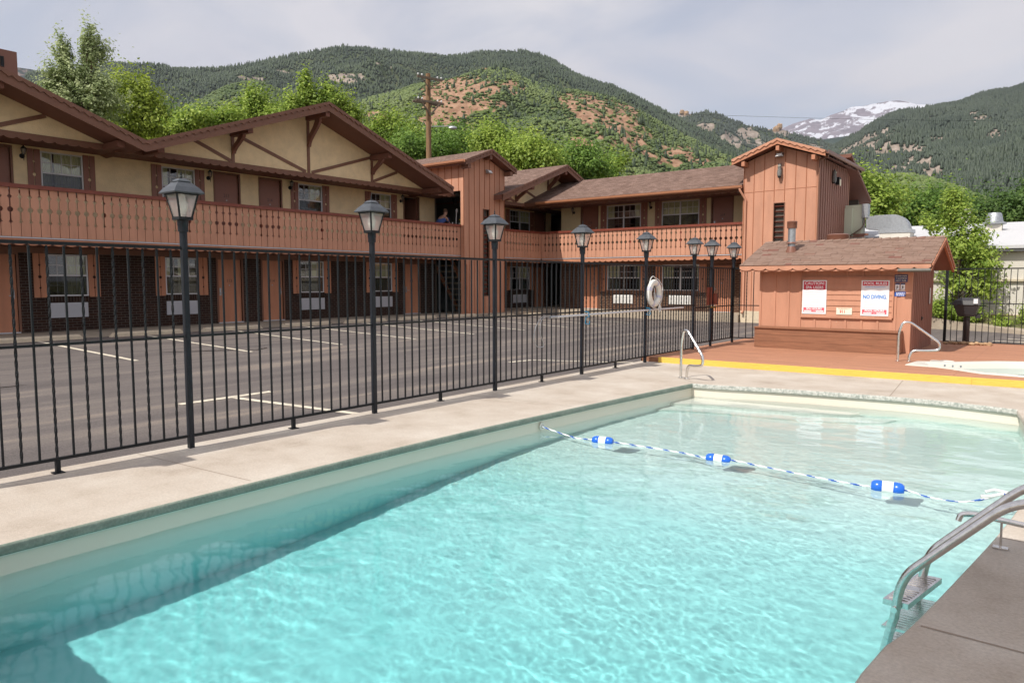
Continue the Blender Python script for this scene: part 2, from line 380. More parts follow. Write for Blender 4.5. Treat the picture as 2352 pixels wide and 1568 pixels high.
def canvas():  # mostly translucent, lets soft light through the added canopy
    m = bpy.data.materials.new('tan_canvas'); m.use_nodes = True; t = m.node_tree; t.nodes.clear(); o = t.nodes.new('ShaderNodeOutputMaterial'); d = t.nodes.new('ShaderNodeBsdfDiffuse'); d.inputs[0].default_value = (.85, .78, .66, 1); s = t.nodes.new('ShaderNodeBsdfTranslucent'); s.inputs[0].default_value = (.80, .70, .57, 1); x = t.nodes.new('ShaderNodeMixShader'); x.inputs[0].default_value = .9
    t.links.new(d.outputs[0], x.inputs[1]); t.links.new(s.outputs[0], x.inputs[2]); t.links.new(x.outputs[0], o.inputs[0]); return m
M['canvas'] = canvas()
def groundmat(name, stops, scales, bump=0.3, bscale=80, rough=0.9, vmap=(1, 1, 1), fine=0.12):
    """three-scale mottled mineral surface"""
    m = bpy.data.materials.new(name); m.use_nodes = True; t = m.node_tree; p = t.nodes['Principled BSDF']
    p.inputs['Roughness'].default_value = rough; p.inputs['Specular IOR Level'].default_value = 0.25
    g = t.nodes.new('ShaderNodeNewGeometry'); mp_ = t.nodes.new('ShaderNodeMapping'); mp_.inputs['Scale'].default_value = vmap
    t.links.new(g.outputs['Position'], mp_.inputs[0])
    a = t.nodes.new('ShaderNodeTexNoise'); a.inputs['Scale'].default_value = scales[0]; a.inputs['Detail'].default_value = 8; a.inputs['Roughness'].default_value = 0.65
    t.links.new(mp_.outputs[0], a.inputs['Vector'])
    r = t.nodes.new('ShaderNodeValToRGB')
    while len(r.color_ramp.elements) < len(stops): r.color_ramp.elements.new(0.5)
    for e, (pos, c) in zip(r.color_ramp.elements, stops): e.position = pos; e.color = (*c, 1)
    t.links.new(a.outputs[0], r.inputs[0])
    b = t.nodes.new('ShaderNodeTexNoise'); b.inputs['Scale'].default_value = scales[1]; b.inputs['Detail'].default_value = 5
    t.links.new(g.outputs['Position'], b.inputs['Vector'])
    mr = t.nodes.new('ShaderNodeMapRange'); mr.inputs[1].default_value = 0.3; mr.inputs[2].default_value = 0.7; mr.inputs[3].default_value = 1-fine; mr.inputs[4].default_value = 1+fine
    t.links.new(b.outputs[0], mr.inputs[0])
    s = t.nodes.new('ShaderNodeVectorMath'); s.operation = 'SCALE'; t.links.new(r.outputs[0], s.inputs[0]); t.links.new(mr.outputs[0], s.inputs['Scale'])
    t.links.new(s.outputs[0], p.inputs['Base Color'])
    c = t.nodes.new('ShaderNodeTexNoise'); c.inputs['Scale'].default_value = bscale; c.inputs['Detail'].default_value = 4
    t.links.new(g.outputs['Position'], c.inputs['Vector'])
    bp = t.nodes.new('ShaderNodeBump'); bp.inputs['Strength'].default_value = bump; bp.inputs['Distance'].default_value = 0.006
    t.links.new(c.outputs[0], bp.inputs['Height']); t.links.new(bp.outputs[0], p.inputs['Normal'])
    return m
M['asphalt'] = groundmat('worn_asphalt', [(0.30, (0.092, 0.080, 0.077)), (0.48, (0.128, 0.111, 0.105)), (0.57, (0.165, 0.142, 0.128)), (0.66, (0.24, 0.197, 0.165)), (0.74, (0.36, 0.29, 0.235))], (1.25, 70), bump=0.8, bscale=110, vmap=(1.3, 0.13, 1), fine=0.28)
M['cement'] = groundmat('pool_deck_concrete', [(0.30, (0.38, 0.32, 0.26)), (0.44, (0.46, 0.395, 0.33)), (0.55, (0.50, 0.44, 0.375)), (0.68, (0.55, 0.495, 0.43)), (0.85, (0.42, 0.36, 0.30))], (1.3, 55), bump=0.6, bscale=130, fine=0.10)
M['walk'] = groundmat('walkway_concrete', [(0.3, (0.33, 0.27, 0.21)), (0.7, (0.45, 0.38, 0.29))], (2.0, 60), bump=0.3, fine=0.08)
M['ground'] = groundmat('dry_grass_ground', [(0.3, (0.10, 0.11, 0.045)), (0.6, (0.17, 0.15, 0.07)), (0.8, (0.24, 0.19, 0.11))], (0.2, 6), bump=0.4, bscale=8)
M['coping_face'] = groundmat('weathered_coping_edge', [(0.40, (0.27, 0.29, 0.26)), (0.50, (0.40, 0.41, 0.37)), (0.56, (0.50, 0.50, 0.46)), (0.85, (0.55, 0.54, 0.50))], (26.0, 90), bump=0.5, bscale=60, fine=0.2)
M['coping_left'] = groundmat('green_stained_coping_edge', [(0.3, (0.17, 0.22, 0.18)), (0.6, (0.25, 0.29, 0.24)), (0.85, (0.34, 0.36, 0.30))], (5.0, 60), bump=0.5, bscale=60, fine=0.15)
# ---------------------------------------------------------------- motel: shared builders
XA, YB = -21.7, 29.35
FA = frame((XA, 0, 0), (0, 1, 0), (1, 0, 0))
FB = frame((0, YB, 0), (1, 0, 0), (0, -1, 0))

def wall_with_holes(mb, F, u0, u1, v0, v1, w0, w1, holes):
    us = sorted(set([u0, u1] + [h[0] for h in holes] + [h[1] for h in holes]))
    us = [u for u in us if u0-1e-6 <= u <= u1+1e-6]
    for a, b in zip(us[:-1], us[1:]):
        m = (a+b)/2; hs = sorted([h for h in holes if h[0] < m < h[1]], key=lambda h: h[2]); z = v0
        for h in hs:
            if h[2] > z+1e-4: mb.fb(F, a, b, z, min(h[2], v1), w0, w1)
            z = max(z, h[3])
        if z < v1-1e-4: mb.fb(F, a, b, z, v1, w0, w1)

def cut_profile(v, items, base):
    g = base
    for kind, vc, r in items:
        d = abs(v-vc)
        if kind == 'c' and d < r: g = max(g, sqrt(r*r-d*d))
        if kind == 'd' and d < r: g = max(g, r-d)
        if kind == 't' and 0 <= v-vc < r*1.5: g = max(g, r*(1-(v-vc)/(r*1.5)))
    return g

def sample_v(v0, v1, items):
    vs = {v0, v1}
    for kind, vc, r in items:
        if kind == 'c': vs |= {vc-r*cos(pi*k/10) for k in range(11)}
        if kind == 'd': vs |= {vc-r, vc-r/2, vc, vc+r/2, vc+r}
        if kind == 't': vs |= {vc-0.001, vc, vc+r*0.75, vc+r*1.5}
    return sorted(v for v in vs if v0-1e-6 <= v <= v1+1e-6)

def cut_board(mb, F, ua, ub, v0, v1, w0, w1, left, right, base=0.016, low=None):
    """board between centre lines ua..ub whose edges carry the half cut-outs"""
    vs = sample_v(v0, v1, (left or [])+(right or [])+([('d', low, 0.001)] if low else []))
    A = []; B = []
    for v in vs:
        bs = base if (low is None or v > low) else 0.006
        A.append(ua + (cut_profile(v, left, bs) if left is not None else 0)); B.append(ub - (cut_profile(v, right, bs) if right is not None else 0))
    vec = Vector(F(0, 0, w1)) - Vector(F(0, 0, w0))
    mb.strip([F(a, v, w0) for a, v in zip(A, vs)], [F(b, v, w0) for b, v in zip(B, vs)], vec)

def scallops(mb, P, Q, drop0, depth, pitch, vec, n=7, style='scallop', phase=0.0):
    """trim board whose top edge runs P..Q and whose lower edge is scalloped"""
    P = Vector(P); Q = Vector(Q); L_ = (Q-P).length; k = max(1, round(L_/pitch)); T = []; B = []
    for i in range(k*n+1):
        t = i/(k*n); ph = (i % n)/n
        if style == 'scallop': d = sin(pi*ph)**0.6 if 0 < ph < 1 else 0.0
        else: d = (0.5-0.5*cos(2*pi*ph))**0.8 * (0.75+0.25*sin(4*pi*ph))
        p = P.lerp(Q, t); T.append(p); B.append(p - Vector((0, 0, drop0+depth*d)))
    mb.strip(T, B, vec)

def window(parent, F, u0, u1, v0, v1, kind='single', curt=((0, .45), (.55, 1)), name='window'):
    fr = MB(); t = 0.035; mid = (v0+v1)/2
    fr.fb(F, u0, u0+t, v0, v1, -.05, .015); fr.fb(F, u1-t, u1, v0, v1, -.05, .015)
    fr.fb(F, u0+t, u1-t, v0, v0+t, -.05, .02); fr.fb(F, u0+t, u1-t, v1-t, v1, -.05, .012)
    fr.fb(F, u0+t, u1-t, mid-.022, mid+.022, -.045, .005)
    cols = [(u0+t, u1-t)]
    if kind == 'double':
        c = (u0+u1)/2; fr.fb(F, c-.03, c+.03, v0+t, mid-.022, -.045, .012); fr.fb(F, c-.03, c+.03, mid+.022, v1-t, -.045, .012); cols = [(u0+t, c-.03), (c+.03, u1-t)]
    o = fr.build(name, M['white'], parent)
    g = MB(); nx = 4 if kind == 'single' else 3
    for a, b in cols:
        for lo, hi, w in ((mid+.022, v1-t, -.032), (v0+t, mid-.022, -.048)):
            for i in range(1, nx): x = a+(b-a)*i/nx; g.fb(F, x-.0095, x+.0095, lo, hi, w-.002, w+.007)
            for i in range(nx): xa = a+(b-a)*i/nx; g.fb(F, xa+.0097, xa+(b-a)/nx-.0097, (lo+hi)/2-.0095, (lo+hi)/2+.0095, w-.002, w+.007)
    g.build('muntins', M['white'], o)
    p = MB(); p.fb(F, u0+t, u1-t, mid, v1-t, -.040, -.036); p.build('pane', M['glass'], o)
    p = MB(); p.fb(F, u0+t, u1-t, v0+t, mid, -.030, -.026); p.build('screen', M['screen'], o)
    cm = MB()
    for a, b in curt:
        ua = u0+(u1-u0)*a; ub = u0+(u1-u0)*b; n = max(8, int((ub-ua)/0.012)); T = []; B = []
        for i in range(n+1):
            u = ua+(ub-ua)*i/n; w = -.115+.018*sin(u*95+2*sin(u*13))+.008*sin(u*31)
            T.append(F(u, v1+.22, w)); B.append(F(u, v0-.15, w))
        cm.strip(T, B, Vector(F(0, 0, -.004))-Vector(F(0, 0, 0)))
    cm.build('curtain', M['curtain'], o, smooth=True)
    return o

def shutter(parent, F, u0, u1, v0, v1, m, lower=False):
    c = (u0+u1)/2; mb = MB(); h = v1-v0
    it = [('d', v0+h*.22, .035), ('c', v0+h*.47, .045), ('d', v0+h*.74, .035)]
    cut_board(mb, F, u0, c, v0, v1, .004, .03, None, it, 0.009); cut_board(mb, F, c, u1, v0, v1, .004, .03, it, None, 0.009)
    return mb.build('shutter', m, parent)

def door(parent, F, u0, u1, v0, v1, slab, frm, number=None, opened=False, hinge='l', name='door', handle=True, label=None):
    if not opened:
        d = MB(); d.fb(F, u0, u1, v0, v1, -.09, -.045); o = d.build(name, slab, parent, label=label)
    else:
        d = MB(); d.fb(F, u1-.05, u1, v0, v1, -.92, -.05); o = d.build(name, slab, parent, label=label)
    f = MB(); e = .055
    f.fb(F, u0-e, u0, v0, v1+e, -.10, .018); f.fb(F, u1, u1+e, v0, v1+e, -.10, .018); f.fb(F, u0, u1, v1, v1+e, -.10, .018)
    f.build('door_frame', frm, o)
    s = MB(); s.fb(F, u0-.02, u1+.02, v0-.03, v0-.002, -.12, .05); s.build('threshold', M['white'], o)
    if handle and not opened:
        hu = u1-.09 if hinge == 'l' else u0+.09
        k = MB(); k.fb(F, hu-.03, hu+.03, v0+.86, v0+1.10, -.045, -.03); k.fb(F, hu-.012, hu+.012, v0+.93, v0+.955, -.03, .02)
        k.fb(F, hu-(.012 if hinge == 'r' else .11), hu+(.11 if hinge == 'r' else .012), v0+.93, v0+.955, .02, .035); k.build('handle', M['galv'], o)
    if number and not opened:
        text(o, 'number', number, F, (u0+u1)/2, v0+1.33, -.0445, .15, M['ink'], sx=.9)
        z = MB(); z.fb(F, (u0+u1)/2-.018, (u0+u1)/2+.018, v0+1.17, v0+1.205, -.044, -.038); z.build('peephole', M['galv'], o)
    return o

def wall_lantern(F, u, v, label):
    p = F(u, v-.15, 0); t = thing('wall_lantern', label, 'wall lamp', p, 'carriage lamps on the motel walls')
    b = MB(); C_ = F(u, v-.12, .0)
    ax = Vector(F(0, 0, 1))-Vector(F(0, 0, 0)); U = Vector(F(1, 0, 0))-Vector(F(0, 0, 0))
    n = 14; rings = []
    for w_, r_ in ((0, .062), (.025, .062), (.04, .03)): rings.append([Vector(C_)+ax*w_+(U*cos(2*pi*k/n)+Vector((0, 0, 1))*sin(2*pi*k/n))*r_ for k in range(n)])
    b.add([q for r in rings for q in r], [(i*n+k, i*n+(k+1) % n, (i+1)*n+(k+1) % n, (i+1)*n+k) for i in range(2) for k in range(n)]+[[2*n+k for k in range(n)]])
    b.tube([F(u, v-.12, .03), F(u, v-.15, .08), F(u, v-.12, .13)], .012, 8)
    b.tube([F(u, v-.25, .13), F(u, v-.10, .13)], [.005, .02], 8)
    b.build('bracket', M['black'], t)
    g = MB(); g.lathe(F(u, v-.09, .13), [(.035, 0), (.058, .14)], 6); g.build('glass_body', M['lampglass'], t)
    c = MB(); c.lathe(F(u, v-.10, .13), [(.03, 0), (.045, .012)], 6); c.lathe(F(u, v+.05, .13), [(.075, 0), (.06, .03), (.03, .06), (.008, .085), (.008, .1)], 6)
    for k in range(6):
        a = 2*pi*k/6; q = Vector(F(u, 0, .13)); c.bar((q.x+.036*cos(a), q.y+.036*sin(a), v-.09), (q.x+.059*cos(a), q.y+.059*sin(a), v+.05), .009, .009)
    c.build('cage', M['black'], t)
    return t

def rail_boards(F, u0, u1, pitch, v0=2.62, v1=3.77):
    mb = MB(); it = [('d', 3.56, .058), ('c', 3.256, .064), ('t', 2.955, .05)]
    n = int(round((u1-u0)/pitch)); p = (u1-u0)/n
    for i in range(n):
        cut_board(mb, F, u0+i*p, u0+(i+1)*p, v0, v1, 0, .03, it if i > 0 else None, it if i < n-1 else None, 0.017, low=2.925)
    return mb

def railing(parent, F, u0, u1, pitch, label=None):
    mb = rail_boards(F, u0, u1, pitch); o = mb.build('railing', M['salmon'] , parent, label=label)
    c = MB(); c.fb(F, u0, u1, 3.772, 3.862, -.07, .09); c.build('cap_rail', M['cap'], o)
    q = MB(); n = int((u1-u0)/2.42)+1
    for i in range(n+1):
        u = u0+.12+i*2.3
        if u < u1-.1: q.fb(F, u-.045, u+.045, 2.952, 3.77, -.10, -.004)
    q.fb(F, u0, u1, 3.66, 3.74, -.135, -.102)
    q.build('rail_post', M['cap'], o)
    return o

def slab_edge(parent, F, u0, u1):
    d = MB(); d.fb(F, u0, u1, 2.585, 2.616, -.04, .02); d.build('drip_edge', M['acgrey'], parent)
    s = MB(); scallops(s, F(u0, 2.583, -.035), F(u1, 2.583, -.035), .115, .055, .285, Vector(F(0, 0, .03))-Vector(F(0, 0, 0))); s.build('scalloped_trim', M['salmon_dark'], parent)

def gable_front(parent, x, ya, za, yl, zl, yr, zr, m_wave, m_board, thick=.03, axis='x', hw=.13, hb=.17, pitch=.225):
    """raking fascia: waved outer board over a plain one; axis = direction the gable faces"""
    for (y0, z0) in ((yl, zl), (yr, zr)):
        a = MB(); b = MB()
        if axis == 'x':
            A = (x, ya, za); Q = (x, y0, z0); v1 = (thick, 0, 0); A2 = (x-.045, ya, za-.02); Q2 = (x-.045, y0, z0-.02); v2 = (.042, 0, 0)
        else:
            A = (ya, x, za); Q = (y0, x, z0); v1 = (0, -thick, 0); A2 = (ya, x+.045, za-.02); Q2 = (y0, x+.045, z0-.02); v2 = (0, -.042, 0)
        scallops(a, A, Q, hw-.05, .06, pitch, v1, n=8, style='wave'); a.build('waved_bargeboard', m_wave, parent)
        b.strip([A2, Q2], [(A2[0], A2[1], A2[2]-hw-hb+.02), (Q2[0], Q2[1], Q2[2]-hw-hb+.02)], v2); b.build('bargeboard', m_board, parent)

def roof_slab(parent, p_ridge0, p_ridge1, p_eave1, p_eave0, th, mtop, msof, name='roof'):
    """shingled slope with its own soffit"""
    R0, R1, E1, E0 = [Vector(p) for p in (p_ridge0, p_ridge1, p_eave1, p_eave0)]
    t = MB(); up = Vector((0, 0, .03)); t.hexa([R0, R1, E1, E0, R0+up, R1+up, E1+up, E0+up]); o = t.build(name, mtop, parent)
    s = MB(); dn = Vector((0, 0, -th)); dq = Vector((0, 0, -.002)); s.hexa([R0+dn, R1+dn, E1+dn, E0+dn, R0+dq, R1+dq, E1+dq, E0+dq]); s.build('soffit', msof, o)
    return o

def timber(mb, F, a, b, w=.10, w0=.002, w1=.028):
    a = Vector((a[0], a[1])); b = Vector((b[0], b[1])); d = (b-a).normalized(); n = Vector((-d.y, d.x))*w/2
    q = [a-n, b-n, b+n, a+n]; mb.hexa([F(p.x, p.y, w0) for p in q]+[F(p.x, p.y, w1) for p in q])

def knee(mb, F, u, vb, vt, reach, w=.10):
    """curved knee brace standing off the wall"""
    out_ = []; inn = []
    for i in range(9):
        t = i/8; s = t*t*(3-2*t); out_.append((.10+(reach)*s*1.0, vb+(vt-vb)*t)); inn.append((.012+max(0, reach*s-.13)*.92, vb+.01+(vt-vb)*t))
    mb.strip([F(u-w/2, v, q) for q, v in out_], [F(u-w/2, v, q) for q, v in inn], Vector(F(w, 0, 0))-Vector(F(0, 0, 0)))

# ---------------------------------------------------------------- long wing (left)
wa = thing('motel_wing', 'long two-storey motel wing in shade with tan gables, dark brick below and salmon balcony', 'building', (XA, 14, 0.2))
WIN1 = [(7.69, 8.72), (10.90, 11.93), (15.72, 16.74), (19.06, 20.09), (2.65, 3.68)]
DOOR1 = [(6.05, 7.0), (12.60, 13.43), (14.21, 15.01), (20.82, 21.62)]
lo = [(a, b, 1.15, 2.27) for a, b in WIN1]+[(a, b, .22, 2.25) for a, b in DOOR1]
up = [(a, b, 3.86, 4.97) for a, b in WIN1]+[(a, b, 2.96, 4.97) for a, b in DOOR1]
W2 = [(27.79, 29.42)]; D2 = [(29.86, 30.72)]
lo2 = [(a, b, 1.12, 2.27) for a, b in W2]+[(a, b, .25, 2.25) for a, b in D2]
up2 = [(a, b, 3.88, 4.99) for a, b in W2]+[(a, b, 2.96, 4.99) for a, b in D2]
for u0_, u1_, a_, b_ in ((1.5, 22.6, lo, up), (25.06, 31.3, lo2, up2)):
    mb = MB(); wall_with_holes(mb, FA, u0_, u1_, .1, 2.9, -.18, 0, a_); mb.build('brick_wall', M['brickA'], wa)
    mb = MB(); wall_with_holes(mb, FA, u0_, u1_, 2.905, 5.2, -.18, 0, b_); mb.build('stucco_wall', M['stucco'], wa)
mb = MB()
for a, b in WIN1+W2: mb.fb(FA, a-.03, b+.03, 1.0, 1.145, .002, .03)
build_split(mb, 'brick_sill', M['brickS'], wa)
# closed rear: back wall, end walls, floors, party walls
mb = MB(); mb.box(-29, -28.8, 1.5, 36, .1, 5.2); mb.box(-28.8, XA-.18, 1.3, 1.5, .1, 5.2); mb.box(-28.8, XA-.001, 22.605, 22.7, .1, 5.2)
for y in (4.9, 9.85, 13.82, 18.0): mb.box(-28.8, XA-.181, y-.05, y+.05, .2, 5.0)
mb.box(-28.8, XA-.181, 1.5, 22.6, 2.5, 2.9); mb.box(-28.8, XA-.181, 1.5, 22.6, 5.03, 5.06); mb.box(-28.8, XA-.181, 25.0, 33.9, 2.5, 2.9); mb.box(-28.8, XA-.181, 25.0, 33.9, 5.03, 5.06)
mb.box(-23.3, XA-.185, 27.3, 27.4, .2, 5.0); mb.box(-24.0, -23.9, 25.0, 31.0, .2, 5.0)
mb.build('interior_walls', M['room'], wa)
CU = [((0, .30), (.36, 1)), ((0, .24), (.5, 1)), ((.5, 1),), ((0, .12), (.52, 1)), ((0, 1),)]
CL = [((0, .1), (.45, 1)), ((0, .22), (.45, .7)), ((.55, 1),), ((0, 1),), ((0, 1),)]
for i, (a, b) in enumerate(WIN1):
    window(wa, FA, a, b, 3.86, 4.97, 'single', CU[i]); window(wa, FA, a, b, 1.15, 2.27, 'single', CL[i])
    for s0, s1 in ((a-.31, a-.01), (b+.01, b+.31)):
        shutter(wa, FA, s0, s1, 3.76, 5.0, M['doorbrown']); shutter(wa, FA, s0, s1, 1.12, 2.29, M['salmon_dark'])
for (a, b) in W2:
    window(wa, FA, a, b, 3.88, 4.99, 'double', ((.0, .08), (.5, 1))); window(wa, FA, a, b, 1.12, 2.27, 'double', ((.5, 1),))
    shutter(wa, FA, a-.33, a-.02, 3.76, 5.0, M['doorbrown']); shutter(wa, FA, b+.02, b+.33, 3.76, 5.0, M['doorbrown'])
    shutter(wa, FA, a-.33, a-.02, 1.12, 2.29, M['salmon_dark']); shutter(wa, FA, b+.02, b+.33, 1.12, 2.29, M['salmon_dark'])
UN = [None, '213', '214', None]; LN = [None, '113', '114', '115']
for i, (a, b) in enumerate(DOOR1):
    door(wa, FA, a, b, 2.96, 4.97, M['doorbrown'], M['trim'], UN[i], opened=(i == 3), hinge='l' if i in (0, 2) else 'r', label='open door of the upper floor' if i == 3 else None)
    door(wa, FA, a, b, .235, 2.25, M['salmon_dark'], M['trim'], LN[i], hinge='l' if i in (0, 2) else 'r')
for (a, b) in D2:
    door(wa, FA, a, b, 2.96, 4.99, M['doorbrown'], M['trim'], None, handle=False); door(wa, FA, a, b, .26, 2.25, M['salmon_dark'], M['trim'], None, handle=False)
# balcony slab, ceilings, rail
FR = frame((-20.05, 0, 0), (0, 1, 0), (1, 0, 0))
mb = MB(); mb.box(XA+.003, -20.09, 1.5, 22.598, 2.46, 2.93); mb.box(XA+.003, -20.09, 25.06, 28.14, 2.46, 2.93); mb.box(XA+.003, -19.78, 28.143, 31.3, 2.46, 2.93)
build_split(mb, 'balcony_slab', M['soffit'], wa)
mb = MB(); mb.box(XA+.003, -20.515, 1.5, 22.6, 5.055, 5.15); mb.box(XA+.003, -20.515, 25.06, 31.3, 5.055, 5.15)
build_split(mb, 'balcony_ceiling', M['soffit'], wa)
mb = MB(); mb.fb(FA, 1.5, 22.6, 2.30, 2.455, .003, .03); mb.fb(FA, 25.06, 31.3, 2.30, 2.455, .003, .03); build_split(mb, 'header_board', M['trim'], wa)
railing(wa, FR, 1.58, 22.35, .209); slab_edge(wa, FR, 1.58, 22.40)
railing(wa, FR, 25.06, 28.07, .209); slab_edge(wa, FR, 25.06, 28.05)
# upper trim line
mb = MB(); FG = frame((-20.5, 0, 0), (0, 1, 0), (1, 0, 0))
scallops(mb, FG(1.5, 5.165, .01), FG(22.3, 5.165, .01), .12, .05, .277, (.03, 0, 0)); scallops(mb, FG(25.06, 5.165, .01), FG(28.9, 5.165, .01), .12, .05, .277, (.03, 0, 0))
build_split(mb, 'scalloped_trim', M['trim'], wa)
# gables
def gable(yc, half, za, slope, xf, back, yl=None, yr=None, detail=True, prl=True):
    zl = za-slope*half
    yL = yc-half if yl is None else yl; yR = yc+half if yr is None else yr
    zL = za-slope*(yc-yL); zR = za-slope*(yR-yc)
    roof_slab(wa, (xf, yc, za), (back, yc, za), (back, yL, zL), (xf, yL, zL), .20, M['shing_x'], M['soffit'])
    roof_slab(wa, (xf, yc, za), (back, yc, za), (back, yR, zR), (xf, yR, zR), .20, M['shing_x'], M['soffit'])
    gable_front(wa, xf+.004, yc, za+.03, yL, zL+.03, yR, zR+.03, M['trim'], M['trim'])
    wl = max(yL+.3, yc-(za-.22-5.1)/slope); wr = min(yR-.3, yc+(za-.22-5.1)/slope)
    m_ = MB(); m_.prism([FG(wl, 5.06, 0), FG(wr, 5.06, 0), FG(wr, max(5.08, za-.205-slope*(wr-yc)), 0), FG(yc, za-.205, 0), FG(wl, max(5.08, za-.205-slope*(yc-wl)), 0)], (-.12, 0, 0))
    m_.build('gable_wall', M['stucco'], wa)
    return zL, zR
gable(15.29, 5.94, 7.31, .357, -19.36, -29.2)
gable(3.41, 5.94, 7.31, .357, -19.36, -29.2)
gable(29.27, 4.95, 7.05, .37, -19.36, -29.2, yr=34.2)
tm = MB()
for yc, half in ((15.29, 1), (3.41, 1)):
    tm.fb(FG, yc-.05, yc+.05, 5.17, 7.0, .002, .03)
    for s in (-1, 1):
        tm.fb(FG, yc+s*2.77-.05, yc+s*2.77+.05, 5.17, 6.08, .002, .03)
        timber(tm, FG, (yc+s*2.68, 6.02), (yc+s*.12, 5.2)); timber(tm, FG, (yc+s*4.02, 5.66), (yc+s*2.84, 5.2))
tm.fb(FG, 29.21, 29.33, 5.17, 6.8, .002, .03); tm.fb(FG, 26.65, 26.77, 5.17, 5.9, .002, .03)
timber(tm, FG, (27.0, 5.9), (29.1, 5.25)); timber(tm, FG, (25.5, 5.5), (26.6, 5.2))
build_split(tm, 'timber', M['trim'], wa)
pu = MB(); kn = MB()
for yc in (15.29, 3.41):
    pu.box(-20.5, -19.42, yc-.08, yc+.08, 6.88, 7.07)
    knee(kn, FG, yc, 6.02, 6.885, .62)
    for s in (-1, 1):
        pu.box(-20.5, -19.50, yc+s*2.77-.08, yc+s*2.77+.08, 5.93, 6.11); knee(kn, FG, yc+s*2.77, 5.42, 5.935, .58)
        pu.box(-20.5, -19.60, yc+s*5.42-.09, yc+s*5.42+.09, 5.0, 5.16)
pu.box(-20.5, -19.42, 29.19, 29.35, 6.62, 6.80); knee(kn, FG, 29.27, 5.9, 6.625, .62)
pu.box(-20.5, -19.5, 26.63, 26.79, 5.68, 5.86); knee(kn, FG, 26.71, 5.2, 5.685, .58); pu.box(-20.5, -19.5, 24.9, 25.1, 5.05, 5.2)
build_split(pu, 'purlin_end', M['soffit'], wa); build_split(kn, 'knee_brace', M['soffit'], wa)
# metal saddle in the valley between the gables
mb = MB(); V0 = (-19.33, 9.35, 5.235)
def slope_z(y): return 7.35-.357*abs(y-(15.29 if y > 9.35 else 3.41))
mb.hexa([(-19.6, 9.35, 5.24), (-24.5, 7.7, slope_z(7.7)+.03), (-24.5, 9.35, 5.86), (-24.5, 9.36, 5.86), (-19.6, 9.35, 5.27), (-24.5, 7.7, slope_z(7.7)+.05), (-24.5, 9.35, 5.89), (-24.5, 9.36, 5.89)])
mb.hexa([(-19.6, 9.36, 5.24), (-24.5, 11.0, slope_z(11.0)+.03), (-24.5, 9.36, 5.86), (-24.5, 9.35, 5.86), (-19.6, 9.36, 5.27), (-24.5, 11.0, slope_z(11.0)+.05), (-24.5, 9.36, 5.89), (-24.5, 9.35, 5.89)])
build_split(mb, 'valley_flashing', M['flashing'], wa)
# chimney with louvre on the left gable roof
ch = MB(); ch.box(-24.2, -23.0, 6.3, 7.72, 5.5, 7.74); cho = ch.build('chimney', M['vent'], wa)
ch = MB()
for k in range(6): ch.box(-22.998, -22.97, 6.72+k*.12, 6.80+k*.12, 7.28, 7.55)
ch.build('louvre', M['black'], cho)

# ---------------------------------------------------------------- end wing (right, sunlit)
wb = thing('motel_wing', 'sunlit motel wing at the far end with pale stucco and long brown shingle roof', 'building', (-15, YB, 0.27))
WB_ = [(-17.21, -15.47), (-14.44, -12.72)]; DB_ = [(-18.58, -17.72), (-12.14, -11.28)]
lo = [(a, b, 1.15, 2.27) for a, b in ((-17.16, -15.44), (-14.38, -12.67))]+[(-18.46, -17.62, .27, 2.2), (-12.10, -11.26, .27, 2.2)]
up = [(a, b, 3.86, 5.0) for a, b in WB_]+[(a, b, 2.96, 5.02) for a, b in DB_]
mb = MB(); wall_with_holes(mb, FB, -19.75, -10.17, .1, 2.9, -.18, 0, lo); mb.build('brick_wall', M['brickB'], wb)
mb = MB(); wall_with_holes(mb, FB, -19.75, -10.17, 2.905, 5.2, -.18, 0, up); mb.box(-19.748, -19.57, YB+.181, 33.9, 2.905, 5.2); mb.build('stucco_wall', M['stucco_pale'], wb)
mb = MB()
for a, b in ((-17.16, -15.44), (-14.38, -12.67)): mb.fb(FB, a-.12, b+.12, 1.01, 1.145, .002, .035)
build_split(mb, 'brick_sill', M['brickSB'], wb)
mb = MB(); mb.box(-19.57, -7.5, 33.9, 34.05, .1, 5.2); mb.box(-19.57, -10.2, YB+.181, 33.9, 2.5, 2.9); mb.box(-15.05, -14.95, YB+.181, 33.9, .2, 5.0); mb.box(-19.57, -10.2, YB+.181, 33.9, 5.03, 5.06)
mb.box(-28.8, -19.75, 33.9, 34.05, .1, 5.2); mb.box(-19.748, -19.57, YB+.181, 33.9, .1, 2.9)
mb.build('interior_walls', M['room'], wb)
CB = [(((0, .2), (.8, 1)), ((0, .33), (.88, 1))), (((0, 1),), ((0, .28), (.9, 1)))]
for i in range(2):
    window(wb, FB, WB_[i][0], WB_[i][1], 3.86, 5.0, 'double', CB[i][0])
    l = ((-17.16, -15.44), (-14.38, -12.67))[i]; window(wb, FB, l[0], l[1], 1.15, 2.27, 'double', CB[i][1])
for a, b in ((-17.54, -17.23), (-15.45, -15.14), (-14.77, -14.46), (-12.70, -12.39)): shutter(wb, FB, a, b, 3.76, 5.03, M['doorbrown'])
for a, b in ((-17.50, -17.18), (-15.42, -15.10), (-14.72, -14.40), (-12.65, -12.33)): shutter(wb, FB, a, b, 1.08, 2.29, M['salmon_dark'])
door(wb, FB, *DB_[0], 2.96, 5.02, M['doorbrown'], M['trim'], '218', hinge='l'); door(wb, FB, *DB_[1], 2.96, 5.02, M['doorbrown'], M['trim'], '219', hinge='r')
door(wb, FB, -18.46, -17.62, .285, 2.2, M['salmon_dark'], M['trim'], '117', hinge='l'); door(wb, FB, -12.10, -11.26, .285, 2.2, M['salmon_dark'], M['trim'], '118', hinge='r')
FRB = frame((0, 28.1, 0), (1, 0, 0), (0, -1, 0))
